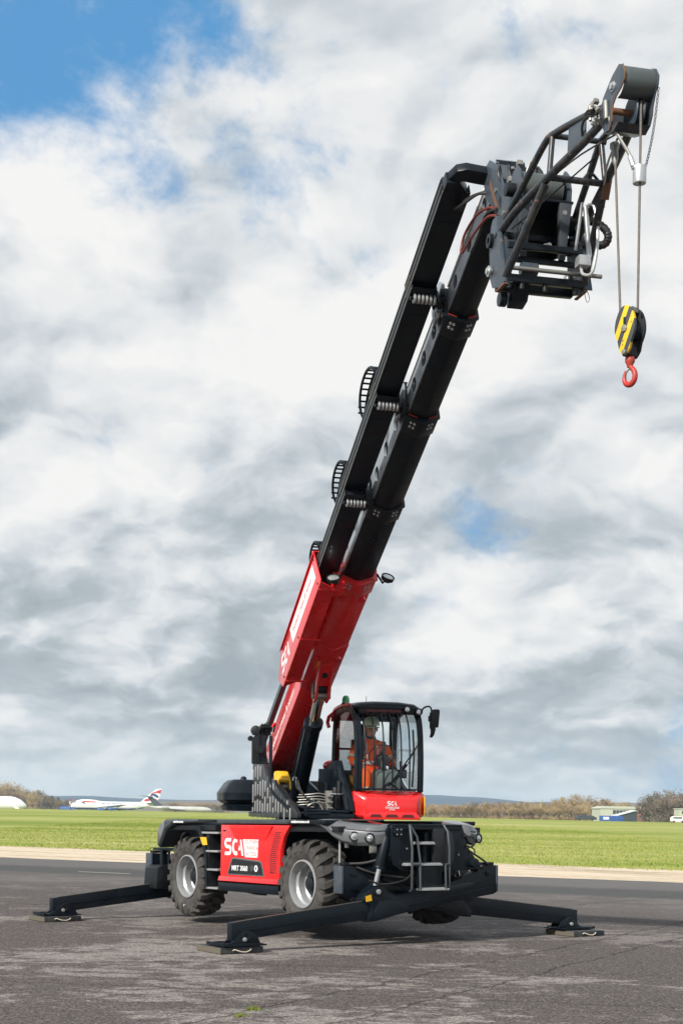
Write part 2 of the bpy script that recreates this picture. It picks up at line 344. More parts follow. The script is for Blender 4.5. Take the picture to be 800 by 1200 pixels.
# ------------------------------------------------------------------ mesh helpers
class MB:
    def __init__(s): s.v = []; s.f = []; s.m = []
    def add(s, v, f, mi=0):
        k = len(s.v); s.v += [tuple(x) for x in v]; s.f += [tuple(i + k for i in q) for q in f]; s.m += [mi] * len(f); return s
    def box(s, x0, x1, y0, y1, z0, z1, mi=0):
        v = [(x, y, z) for z in (z0, z1) for y in (y0, y1) for x in (x0, x1)]
        return s.add(v, [(0, 2, 3, 1), (4, 5, 7, 6), (0, 1, 5, 4), (2, 6, 7, 3), (0, 4, 6, 2), (1, 3, 7, 5)], mi)
    def hexa(s, v, mi=0):                         # 8 corners in box order
        return s.add(v, [(0, 2, 3, 1), (4, 5, 7, 6), (0, 1, 5, 4), (2, 6, 7, 3), (0, 4, 6, 2), (1, 3, 7, 5)], mi)
    def obox(s, mat, sx, sy, sz, mi=0):           # box of full size sx, sy, sz centred on a frame
        v = [mat @ Vector((x * sx / 2, y * sy / 2, z * sz / 2)) for z in (-1, 1) for y in (-1, 1) for x in (-1, 1)]
        return s.hexa(v, mi)
    def prism(s, poly, axis, a, b, mi=0):         # polygon in the other two axes, extruded along axis from a to b
        def P(u, w, t): return {0: (t, u, w), 1: (u, t, w), 2: (u, w, t)}[axis]
        n = len(poly); v = [P(*p, a) for p in poly] + [P(*p, b) for p in poly]
        f = [tuple(range(n)), tuple(range(2 * n - 1, n - 1, -1))] + [(i, i + n, (i + 1) % n + n, (i + 1) % n) for i in range(n)]
        return s.add(v, f, mi)
    def tube(s, pts, r, n=10, mi=0, cap=True, rs=None):
        pts = [Vector(p) for p in pts]; k = len(pts)
        tang = [(pts[min(i + 1, k - 1)] - pts[max(i - 1, 0)]).normalized() for i in range(k)]
        up = Vector((0, 0, 1)) if abs(tang[0].z) < 0.9 else Vector((1, 0, 0))
        a = tang[0].cross(up).normalized(); v = []
        for i in range(k):
            a = (a - tang[i] * a.dot(tang[i])).normalized(); b = tang[i].cross(a)
            rr = rs[i] if rs else r
            for j in range(n):
                t = 2 * math.pi * j / n; v.append(pts[i] + (a * math.cos(t) + b * math.sin(t)) * rr)
        f = [(i * n + j, i * n + (j + 1) % n, (i + 1) * n + (j + 1) % n, (i + 1) * n + j) for i in range(k - 1) for j in range(n)]
        if cap: f += [tuple(range(n - 1, -1, -1)), tuple(range((k - 1) * n, k * n))]
        return s.add(v, f, mi)
    def cyl(s, p0, p1, r, n=16, mi=0): return s.tube([p0, p1], r, n, mi)
    def lathe(s, prof, frame=None, n=32, mi=0, closed=False):   # prof = (radius, height) pairs round the frame's Z axis
        frame = frame or Matrix(); k = len(prof)
        v = [frame @ Vector((r * math.cos(2 * math.pi * j / n), r * math.sin(2 * math.pi * j / n), z)) for r, z in prof for j in range(n)]
        f = [(i * n + j, i * n + (j + 1) % n, (i + 1) * n + (j + 1) % n, (i + 1) * n + j) for i in range(k - 1) for j in range(n)]
        if closed: f += [((k - 1) * n + j, (k - 1) * n + (j + 1) % n, (j + 1) % n, j) for j in range(n)]
        else: f += [tuple(range(n - 1, -1, -1)), tuple(range((k - 1) * n, k * n))]
        return s.add(v, f, mi)
    def loft(s, rings, mi=0, cap=True, closed=True):
        n = len(rings[0]); k = len(rings); v = [p for r in rings for p in r]
        f = [(i * n + j, i * n + (j + 1) % n, (i + 1) * n + (j + 1) % n, (i + 1) * n + j) for i in range(k - 1) for j in range(n if closed else n - 1)]
        if cap: f += [tuple(range(n - 1, -1, -1)), tuple(range((k - 1) * n, k * n))]
        return s.add(v, f, mi)
    def sphere(s, c, r, n=14, m=9, sc3=(1, 1, 1), mi=0):
        v = [(c[0], c[1], c[2] + r * sc3[2])]
        for i in range(1, m):
            a = math.pi * i / m
            for j in range(n):
                b = 2 * math.pi * j / n; v.append((c[0] + r * sc3[0] * math.sin(a) * math.cos(b), c[1] + r * sc3[1] * math.sin(a) * math.sin(b), c[2] + r * sc3[2] * math.cos(a)))
        v.append((c[0], c[1], c[2] - r * sc3[2])); L = len(v) - 1
        f = [(0, 1 + j, 1 + (j + 1) % n) for j in range(n)] + [(1 + i * n + j, 1 + (i + 1) * n + j, 1 + (i + 1) * n + (j + 1) % n, 1 + i * n + (j + 1) % n) for i in range(m - 2) for j in range(n)]
        f += [(L, 1 + (m - 2) * n + (j + 1) % n, 1 + (m - 2) * n + j) for j in range(n)]
        return s.add(v, f, mi)
    def mesh(s, name, mats, bevel=0.0, seg=2, sharp=38):
        me = bpy.data.meshes.new(name); me.from_pydata(s.v, [], s.f)
        bm = bmesh.new(); bm.from_mesh(me)
        bmesh.ops.recalc_face_normals(bm, faces=bm.faces)
        for p, mi in zip(bm.faces, s.m): p.material_index = mi
        if bevel:
            ed = [e for e in bm.edges if len(e.link_faces) == 2 and e.calc_face_angle(0) > R(28)]
            if ed: bmesh.ops.bevel(bm, geom=ed, offset=bevel, segments=seg, profile=0.6, affect='EDGES', clamp_overlap=True)
        for p in bm.faces: p.smooth = True
        for e in bm.edges:
            if len(e.link_faces) == 2 and e.calc_face_angle(0) > R(sharp): e.smooth = False
        bm.to_mesh(me); bm.free()
        for m in (mats if isinstance(mats, (list, tuple)) else [mats]): me.materials.append(m)
        return me

WORLD = {}
def place(o, parent, frame):
    """parent o and stand it on a frame given in world coordinates"""
    WORLD[o.name] = frame.copy()
    if parent: o.parent = parent; o.matrix_local = WORLD[parent.name].inverted() @ frame
    else: o.matrix_world = frame
    return o
def part(name, mb, mats, parent, frame, bevel=0.0, label=None, **kw):
    me = mb if isinstance(mb, bpy.types.Mesh) else mb.mesh(name, mats, bevel, **kw)
    o = link(bpy.data.objects.new(name, me)); place(o, parent, frame)
    if label: o['label'] = label
    return o
def thing(name, label, cat, frame=None, group=None):
    o = link(bpy.data.objects.new(name, None)); o.empty_display_size = 0.2
    place(o, None, frame or Matrix()); tag(o, label, cat, group); return o
def tag(o, label, cat, group=None):
    o['label'] = label; o['category'] = cat
    if group: o['group'] = group
    return o
T3 = Matrix.Translation
def rot(ax, deg): return Matrix.Rotation(R(deg), 4, ax)
def text(name, body, size, frame, mat, parent, depth=0.0015, bold=0.0, align='LEFT', spacing=1.0, shear=0.0, sx=1.0):
    cu = bpy.data.curves.new(name, 'FONT'); cu.body = body; cu.size = size; cu.extrude = depth; cu.offset = bold
    cu.align_x = align; cu.space_character = spacing; cu.shear = shear; cu.resolution_u = 3
    tmp = link(bpy.data.objects.new('tmp', cu)); dg = bpy.context.evaluated_depsgraph_get(); dg.update()
    me = bpy.data.meshes.new_from_object(tmp.evaluated_get(dg)); bpy.data.objects.remove(tmp)
    if sx != 1.0: me.transform(Matrix.Diagonal((sx, 1, 1, 1)))
    me.materials.clear(); me.materials.append(mat); me.name = name
    o = link(bpy.data.objects.new(name, me)); return place(o, parent, frame)
def sca_logo(name, h, frame, mat, parent):
    """the letters S C and a split A, drawn as flat shapes of height h in the frame's XY plane"""
    mb = MB(); t = 0.001
    def arc(cx, cy, r0, r1, a0, a1, n=10, ex=1.0):
        for i in range(n):
            u, w_ = R(lerp(a0, a1, i / n)), R(lerp(a0, a1, (i + 1) / n))
            q = [(cx + r * math.cos(a) * ex, cy + r * math.sin(a)) for r, a in ((r0, u), (r1, u), (r1, w_), (r0, w_))]
            mb.prism(q, 2, -t, t)
    # S : bars joined by two quarter bends
    k = h
    mb.prism([(0.22 * k, 1.0 * k), (0.70 * k, 1.0 * k), (0.66 * k, 0.80 * k), (0.22 * k, 0.80 * k)], 2, -t, t)
    mb.prism([(0.22 * k, 0.60 * k), (0.46 * k, 0.60 * k), (0.46 * k, 0.40 * k), (0.22 * k, 0.40 * k)], 2, -t, t)
    mb.prism([(0.0, 0.20 * k), (0.46 * k, 0.20 * k), (0.46 * k, 0.0), (-0.05 * k, 0.0)], 2, -t, t)
    arc(0.22 * k, 0.70 * k, 0.10 * k, 0.30 * k, 90, 270); arc(0.44 * k, 0.30 * k, 0.10 * k, 0.30 * k, -90, 90)
    # C
    arc(1.24 * k, 0.5 * k, 0.28 * k, 0.50 * k, 62, 298, 18, 0.86)
    # A : a small triangle and a leaning bar
    mb.prism([(1.52 * k, 0.30 * k), (1.64 * k, 0.62 * k), (1.76 * k, 0.30 * k)], 2, -t, t)
    mb.prism([(1.70 * k, 0.95 * k), (1.84 * k, 0.95 * k), (2.12 * k, 0.0), (1.90 * k, 0.0)], 2, -t, t)
    return part(name, mb, mat, parent, frame)
def plate_holes(mb, s0, s1, n0, n1, y, th, holes, r, mi=0, ex=1.0, seg=14):
    """flat plate in the x-z plane at y with round holes at x positions, thickness th towards +y"""
    cuts = [s0] + [(a + b) / 2 for a, b in zip(holes, holes[1:])] + [s1]
    zc = (n0 + n1) / 2
    for h, a, b in zip(holes, cuts, cuts[1:]):
        ring = []; outer = []
        for j in range(seg * 2):
            t = 2 * math.pi * j / (seg * 2); c_, s_ = math.cos(t), math.sin(t)
            ring.append((h + r * ex * c_, zc + r * s_))
            dx = (b - h) if c_ > 0 else (h - a); dzz = (n1 - zc)
            k = min(dx / abs(c_) if abs(c_) > 1e-6 else 1e9, dzz / abs(s_) if abs(s_) > 1e-6 else 1e9)
            outer.append((h + k * c_, zc + k * s_))
        # put square corners in
        N = seg * 2
        v = [(x, y, z) for x, z in ring] + [(x, y, z) for x, z in outer] + [(x, y + th, z) for x, z in ring] + [(x, y + th, z) for x, z in outer]
        f = []
        for j in range(N):
            k2 = (j + 1) % N
            f += [(j, k2, N + k2, N + j), (2 * N + j, 3 * N + j, 3 * N + k2, 2 * N + k2), (j, 2 * N + j, 2 * N + k2, k2)]
            # corner filler
            (x1, z1), (x2, z2) = outer[j], outer[k2]
            if abs(x1 - x2) > 1e-5 and abs(z1 - z2) > 1e-5:
                cx_ = a if (x1 + x2) / 2 < h else b; cz_ = n0 if (z1 + z2) / 2 < zc else n1
                k = len(v); v += [(cx_, y, cz_), (cx_, y + th, cz_)]
                f += [(N + j, N + k2, k), (3 * N + j, k + 1, 3 * N + k2)]
        mb.add(v, f, mi)
    mb.box(s0, s1, y, y + th, n0 - 0.012, n0, mi); mb.box(s0, s1, y, y + th, n1, n1 + 0.012, mi)
    return mb

# ------------------------------------------------------------------ the crane's own frames (x forward, y to its left, z up)
CX, CZ, TH = -0.3922, 21.4316, 0.601
FC0 = T3((CX, CZ, 0)) @ Matrix.Rotation(TH - math.pi / 2, 4, 'Z')
FC = FC0 @ Matrix.Rotation(-0.0153, 4, 'Y')                       # chassis, nose a touch up on its stabilisers
PHI, ELB = R(13.0), R(25.3)
FT = T3((CX, CZ, 0)) @ Matrix.Rotation(PHI - math.pi / 2, 4, 'Z')  # turret
FB = FT @ T3((-2.2, 0, 2.3)) @ Matrix.Rotation(-ELB, 4, 'Y')       # boom: x along it, z square to it
crane = thing('mobile_crane', 'red and black rotating telescopic crane standing on splayed black outriggers with its boom raised', 'crane', FC0)
# ================================================================== chassis
mb = MB()
mb.box(-2.75, 2.35, -0.45, 0.45, 0.72, 1.36)
mb.box(-2.9, 2.15, -0.62, 0.62, 1.30, 1.47)
mb.box(-2.95, -2.45, -0.62, 0.62, 0.55, 1.35)
for x in (-1.57, 1.57):
    mb.box(x - 0.14, x + 0.14, -0.85, 0.85, 0.58, 0.86); mb.lathe([(0.05, -0.12), (0.24, -0.10), (0.27, 0.0), (0.24, 0.10), (0.05, 0.12)], T3((x, 0, 0.72)) @ rot('Y', 0), 18)
    for s in (-1, 1): mb.cyl((x, s * 0.55, 0.72), (x, s * 0.80, 0.72), 0.17, 16)
mb.box(-2.35, 2.2, -0.5, 0.5, 1.14, 1.31)
frame_o = part('chassis_frame', mb, PLASTIC, crane, FC, 0.008)
mb = MB().box(-2.42, 2.05, -1.12, 1.12, 1.475, 1.512).box(2.05, 2.82, -0.60, 0.47, 1.475, 1.512)
deck = part('deck', mb, BLACK, crane, FC, 0.006)
for x in (-1.57, 1.57):                                   # wheel arch linings
    for s in (-1, 1):
        mb = MB()
        pts = [(x + 0.70 * math.cos(R(a)), 0.70 + 0.76 * math.sin(R(a))) for a in range(-6, 187, 12)]
        mb.prism(pts + [(x - 0.80, 1.474), (x + 0.80, 1.474)] if False else [(x - 0.78, 1.40), (x + 0.78, 1.40), (x + 0.78, 1.474), (x - 0.78, 1.474)], 1, s * 0.62, s * 1.16)
        part('arch_lining', mb, PLASTIC, deck, FC, 0.004)

# side pod with the red panel ------------------------------------
for s in (-1, 1):
    pod = part('side_pod', MB().box(-0.56, 1.02, min(s * 0.5, s * 1.15), max(s * 0.5, s * 1.15), 0.56, 1.474), BLACK, crane, FC, 0.01)
    part('sill_bar', MB().box(-0.60, 1.01, min(s * 1.10, s * 1.215), max(s * 1.10, s * 1.215), 0.545, 0.665), BLACK, pod, FC, 0.012)
    part('top_rail', MB().box(-0.62, 1.45, min(s * 1.09, s * 1.235), max(s * 1.09, s * 1.235), 1.500, 1.560), DGREY, pod, FC, 0.012)
    yo = s * 1.15
    def PY(d): return s * (1.15 + d)
    # faceted red panel: outline, then raised rings
    rings = []
    outl = [(-0.57, 0.672), (1.005, 0.672), (1.03, 0.80), (1.06, 1.16), (1.14, 1.34), (1.29, 1.495), (-0.555, 1.495)]
    cen = (0.28, 1.06)
    def shr(k, kz=None): kz = kz or k; return [(cen[0] + (x - cen[0]) * k, cen[1] + (z - cen[1]) * kz) for x, z in outl]
    mbp = MB()
    mbp.loft([[(x, PY(0.0), z) for x, z in outl], [(x, PY(0.055), z) for x, z in shr(0.985, 0.97)]])
    # lip along the bottom and a scooped middle
    mbp.hexa([(-0.575, PY(0.02), 0.668), (1.012, PY(0.02), 0.668), (-0.575, PY(0.088), 0.690), (1.012, PY(0.088), 0.690), (-0.572, PY(0.02), 0.745), (1.016, PY(0.02), 0.745), (-0.572, PY(0.072), 0.755), (1.016, PY(0.072), 0.755)])
    mbp.hexa([(-0.30, PY(0.05), 1.475), (0.85, PY(0.05), 1.475), (-0.30, PY(0.075), 1.46), (0.85, PY(0.075), 1.46), (-0.12, PY(0.05), 1.26), (0.66, PY(0.05), 1.26), (-0.12, PY(0.058), 1.265), (0.66, PY(0.058), 1.265)])
    panel = part('side_panel', mbp, RED, crane, FC, 0.006)
    # perforated vent
    mbv = MB()
    vent = [(0.755, 0.90), (0.955, 0.80), (0.98, 1.12), (1.10, 1.42), (0.905, 1.42), (0.845, 1.18), (0.75, 1.05)]
    mbv.prism(vent, 1, PY(0.054), PY(0.0575)); part('vent', mbv, RED, panel, FC)
    mbv = MB()
    for iz in range(22):
        z = 0.84 + iz * 0.026
        t = (z - 0.84) / 0.57
        xa = lerp(0.775, 0.755, min(1, t * 2.2)) if t < 0.4 else lerp(0.765, 0.92, (t - 0.4) / 0.6)
        xb = lerp(0.945, 0.965, t * 2) if t < 0.5 else lerp(0.965, 1.085, (t - 0.5) / 0.5)
        n = int((xb - xa) / 0.026)
        for ix in range(n + 1):
            x = xa + 0.012 + ix * 0.026 + (0.013 if iz % 2 else 0)
            if x > xb: continue
            mbv.cyl((x, PY(0.055), z), (x, PY(0.0592), z), 0.0105, 6)
    part('vent_hole', mbv, DECAL, panel, FC)['kind'] = 'stuff'
    # frame whose X runs in reading direction on this side
    side = Matrix(((1, 0, 0, 0), (0, 0, -1, 0), (0, 1, 0, 0), (0, 0, 0, 1))) if s < 0 else Matrix(((-1, 0, 0, 0), (0, 0, 1, 0), (0, 1, 0, 0), (0, 0, 0, 1)))
    def SF(x, z, d=0.058): return FC @ T3((x, PY(d), z)) @ side
    sg = 1 if s < 0 else -1
    x0 = -0.44 if s < 0 else 0.66
    lg = sca_logo('sca_lettering', 0.24, SF(x0 + sg * 0.02, 1.055), WHITE, panel)
    plate = MB().prism([(0.0, 0.28), (0.43, 0.28), (0.40, 0.0), (0.075, 0.0)], 2, -0.001, 0.001)
    part('name_plate', plate, WHITE, panel, SF(x0 + sg * 0.50, 1.035, 0.0585))
    for k, wd in enumerate(("SOUTHERN", "CRANES &", "ACCESS")):
        text('lettering', wd, 0.072, SF(x0 + sg * (0.56 + 0.02 * k), 1.225 - 0.083 * k, 0.0600), RED, panel, 0.0008, 0.0, sx=1.0 if k < 2 else 1.12)
    dx0 = -0.33 if s < 0 else 0.62
    part('decal_border', MB().prism([(-0.03, -0.012), (0.09, 0.215), (0.135, 0.235), (0.86, 0.205), (0.91, 0.18), (0.98, -0.01)], 2, -0.001, 0.001), GREY, panel, SF(dx0, 0.79, 0.0585))
    part('decal', MB().prism([(0.0, 0.0), (0.11, 0.195), (0.145, 0.21), (0.84, 0.18), (0.885, 0.155), (0.945, 0.0)], 2, -0.001, 0.001), DECAL, panel, SF(dx0, 0.795, 0.0600))
    text('lettering', 'MRT 3060', 0.098, SF(dx0 + sg * 0.10, 0.845, 0.0615), WHITE, panel, 0.0008, 0.0022, spacing=1.05)
    mbk = MB().box(0, 0.09, 0, 0.075, -0.001, 0.001); part('flag_decal', mbk, DGREY, panel, SF(dx0 + sg * 0.60, 0.85, 0.0615))
    mbk = MB().lathe([(0.045, -0.001), (0.045, 0.001)], T3((0, 0, 0)), 20); part('round_decal', mbk, WHITE, panel, SF(dx0 + sg * 0.76, 0.885, 0.0615))
    mbk = MB().box(-0.012, 0.012, -0.025, 0.025, -0.0005, 0.0007); part('round_decal', mbk, DECAL, panel, SF(dx0 + sg * 0.76, 0.885, 0.0630))
    # handle recess
    part('panel_latch', MB().box(-0.03, 0.03, -0.010, 0.010, -0.002, 0.006), DECAL, panel, SF(-0.45 if s < 0 else 1.0, 1.40))
    text('lettering', 'southerncranes.co.uk', 0.050, SF(1.36 if s < 0 else 2.02, 1.516, 0.0905), WHITE, pod, 0.0006, 0.0015)
    part('top_rail', MB().box(1.26, 2.16, min(s * 1.02, s * 1.235), max(s * 1.02, s * 1.235), 1.500, 1.555), BLACK, pod, FC, 0.012)
    # steps behind the rear wheel arch end of the pod
    st = part('step_unit', MB().box(-1.15, -0.60, min(s * 0.80, s * 1.02), max(s * 0.80, s * 1.02), 0.56, 1.474).box(-0.99, -0.90, min(s * 1.02, s * 1.20), max(s * 1.02, s * 1.20), 0.56, 1.34), PLASTIC, crane, FC, 0.006)
    mud = [(-0.90, 0.55), (-0.96, 0.55), (-0.98, 0.95), (-1.06, 1.20), (-1.25, 1.46), (-1.14, 1.46), (-1.00, 1.26), (-0.92, 1.0)]
    part('mud_guard', MB().prism(mud, 1, s * 0.78, s * 1.225), BLACK, st, FC)
    for z, xa, xb in ((1.365, -1.12, -0.60), (1.10, -0.95, -0.61), (0.835, -0.95, -0.61), (0.570, -0.95, -0.61)):
        part('step_tread', MB().box(xa, xb, min(s * 0.98, s * 1.225), max(s * 0.98, s * 1.225), z - 0.014, z + 0.014), SILVER, st, FC, 0.003)
    mbk = MB().prism([(-1.12, 1.30), (-0.935, 1.30), (-0.90, 1.19), (-1.04, 1.185)], 1, s * 1.226, s * 1.230)
    part('warning_label', mbk, YELLOW, st, FC)

# fenders (front pair have head lamps, the rear pair are the same shape reversed)
def fender(fx, s):
    def X(x): return fx * x
    if fx > 0:
        # plan curve of the outer edge, with top and bottom heights; the nose wraps round to the front
        prof = [(1.26, 1.238, 1.555, 1.500, 0.90), (1.85, 1.240, 1.557, 1.495, 0.90), (2.00, 1.225, 1.555, 1.462, 0.80), (2.10, 1.195, 1.550, 1.395, 0.70), (2.20, 1.150, 1.540, 1.310, 0.62), (2.32, 1.085, 1.525, 1.250, 0.60), (2.45, 1.005, 1.510, 1.228, 0.60), (2.58, 0.910, 1.497, 1.232, 0.60), (2.68, 0.800, 1.492, 1.250, 0.59), (2.72, 0.680, 1.500, 1.285, 0.58)]
        rings = []
        for x, yo, zt, zb, yi in prof[1:]:
            ch = min(0.045, (zt - zb) * 0.4); xi = min(x, 2.66)
            mid = (zt + zb) / 2
            rings.append([(xi, s * yi, zb + 0.03 if x < 2.3 else lerp(zb, zt, min(0.9, (x - 2.2) * 2.2))), (lerp(xi, x, 0.9), s * lerp(yi, yo, 0.88), zb), (x, s * yo, zb + ch), (x + 0.012, s * (yo + 0.008), mid), (x, s * yo, zt - ch * 1.6), (lerp(xi, x, 0.8), s * lerp(yi, yo, 0.80), zt - 0.004), (lerp(xi, x, 0.5), s * lerp(yi, yo, 0.5), zt + 0.012), (xi, s * yi, zt + 0.015)])
        f = part('fender', MB().loft(rings), GREY, crane, FC, 0.003, sharp=50)
        part('fender_seam', MB().tube([(x + 0.004, s * (yo + 0.004), zt - 0.075) for x, yo, zt, zb, yi in prof[4:]], 0.006, 6), DECAL, f, FC)
        for k, (x, y, z, az) in enumerate(((2.455, 1.000, 1.348, 22), (2.625, 0.880, 1.330, 12))):
            fr = FC @ T3((x + 0.022, s * (y + 0.008), z)) @ Matrix.Rotation(s * R(az), 4, 'Z') @ rot('Y', 90)
            hl = part('headlight', MB().lathe([(0.060, -0.03), (0.066, 0.012), (0.058, 0.018), (0.050, 0.006), (0.048, -0.03)], None, 24), DECAL, f, fr)
            part('lens', MB().lathe([(0.049, -0.005), (0.046, 0.006), (0.030, 0.013), (0.01, 0.016)], None, 20), LENS, hl, fr)
            part('bulb', MB().lathe([(0.016, 0.0), (0.018, 0.018), (0.012, 0.024)], None, 12), CHROME, hl, fr)
        part('fender_arm', MB().box(2.30, 2.42, min(s * 0.45, s * 0.70), max(s * 0.45, s * 0.70), 1.40, 1.47), BLACK, f, FC, 0.006)
        if s > 0: return f
        tri = [(2.18, s * 1.00), (2.45, s * 0.86), (2.62, s * 0.70), (2.60, s * 0.63), (2.10, s * 0.66)]
        part('top_decal', MB().prism(tri, 2, 1.548, 1.566), DECAL, f, FC)
        part('splash_mark', MB().prism([(2.22, s * 0.90), (2.36, s * 0.82), (2.50, s * 0.70), (2.30, s * 0.70)], 2, 1.566, 1.569), RED, f, FC)
    else:
        rings = []
        for x, zt, zb, yo in [(1.20, 1.56, 1.51, 1.235), (1.95, 1.565, 1.49, 1.24), (2.20, 1.555, 1.40, 1.24), (2.34, 1.51, 1.23, 1.23), (2.44, 1.42, 1.13, 1.22), (2.49, 1.30, 1.13, 1.20), (2.50, 1.20, 1.14, 1.18)]:
            ch = min(0.035, (zt - zb) * 0.4); yi = 0.80
            rings.append([(X(x), s * yi, zb), (X(x), s * (yo - ch), zb), (X(x), s * yo, zb + ch), (X(x), s * yo, zt - ch), (X(x), s * (yo - ch), zt), (X(x), s * yi, zt)])
        f = part('fender', MB().loft(rings), DGREY, crane, FC, 0.004, sharp=50)
        rr = [[(a, b - s * 0.0 + s * 0.004 * (1 if abs(b) > 1.0 else 0), c + 0.004) for a, b, c in rings[k][3:5]] for k in range(1, 7)]
        part('fender_cap', MB().loft([[rings[k][2], rings[k][3], rings[k][4], (rings[k][4][0], s * 0.95, rings[k][4][2])] for k in range(2, 7)] if False else [[(p[0] * 1.004, p[1] * 1.004, p[2] * 1.002) for p in rings[k]] for k in range(2, 7)]), GREY, f, FC, sharp=50)
        side = Matrix(((1, 0, 0, 0), (0, 0, -1, 0), (0, 1, 0, 0), (0, 0, 0, 1))) if s < 0 else Matrix(((-1, 0, 0, 0), (0, 0, 1, 0), (0, 1, 0, 0), (0, 0, 0, 1)))
        text('lettering', 'southerncranes', 0.050, FC @ T3((-1.92 if s < 0 else -1.2, s * 1.243, 1.508)) @ side, WHITE, f, 0.0006, 0.0015)
    return f
for s in (-1, 1): fender(1, s); fender(-1, s)

# wheels ---------------------------------------------------------
def tyre_mesh():
    mb = MB(); r, hw = 0.532, 0.205
    mb.lathe([(0.318, -0.165), (0.36, -0.205), (0.44, -0.222), (0.495, -0.212), (0.522, -0.185), (r, -0.12), (r + 0.006, 0), (r, 0.12), (0.522, 0.185), (0.495, 0.212), (0.44, 0.222), (0.36, 0.205), (0.318, 0.165), (0.325, 0.0)], None, 56, closed=True)
    nl = 20
    for k in range(nl):
        for sgn in (-1, 1):
            a0 = 2 * math.pi * (k + (0.5 if sgn > 0 else 0)) / nl
            vs = []
            path = [(0.228, -0.000, 0.492), (0.215, 0.00, 0.560), (0.150, 0.035, 0.585), (0.075, 0.095, 0.588), (-0.010, 0.150, 0.586)]
            half = [0.036, 0.040, 0.038, 0.036, 0.034]
            rings = []
            for (y, da, ro), hwid in zip(path, half):
                ri = ro - 0.068
                rg = []
                for rad, hh in ((ri, hwid * 1.25), (ro, hwid)):
                    for q in ((-1, 1) if rad == ri else (1, -1)):
                        a = a0 + sgn * 0 + da + q * hh / ro
                        rg.append((rad * math.cos(a), rad * math.sin(a), sgn * y))
                rings.append(rg)
            mb.loft(rings)
    return mb.mesh('tyre', TYRE, 0.0, sharp=32)
def rim_mesh():
    mb = MB()
    mb.lathe([(0.322, 0.150), (0.318, 0.192), (0.300, 0.196), (0.292, 0.175), (0.288, 0.10), (0.262, 0.075), (0.258, -0.02), (0.235, -0.045), (0.14, -0.055), (0.14, -0.075), (0.25, -0.075), (0.315, -0.16), (0.322, -0.16)], None, 44, closed=True)
    mb.lathe([(0.15, -0.07), (0.15, -0.05)], None, 24)
    mb.lathe([(0.09, -0.05), (0.085, 0.03), (0.06, 0.045)], None, 20)
    return mb.mesh('rim', RIM, 0.0, sharp=30)
def hub_mesh():
    mb = MB()
    mb.lathe([(0.165, -0.05), (0.165, 0.015), (0.145, 0.035), (0.10, 0.045), (0.09, 0.085), (0.05, 0.10)], None, 28)
    for k in range(10):
        a = 2 * math.pi * k / 10; mb.cyl((0.19 * math.cos(a), 0.19 * math.sin(a), -0.06), (0.19 * math.cos(a), 0.19 * math.sin(a), -0.015), 0.014, 6)
    return mb.mesh('hub', PLASTIC, 0.0, sharp=30)
TM, RM, HM = tyre_mesh(), rim_mesh(), hub_mesh()
for x in (-1.57, 1.57):
    for s in (-1, 1):
        steer = R(0)
        fr = FC @ T3((x, s * 1.005, 0.715)) @ Matrix.Rotation(steer, 4, 'Z') @ rot('X', 90 if s < 0 else -90) @ rot('Z', random.uniform(0, 40))
        wh = part('wheel', RM, None, crane, fr)
        part('tyre', TM, None, wh, fr); part('hub', HM, None, wh, fr)
        if s < 0 and x < 0: part('tyre_mark', MB().prism([(-0.03, -0.012), (0.03, -0.012), (0.025, 0.012), (-0.028, 0.010)], 2, 0.2215, 0.2245), WHITE, wh, FC @ T3((x, s * 1.005, 0.715)) @ rot('X', 90) @ T3((0.0, -0.43, 0)))

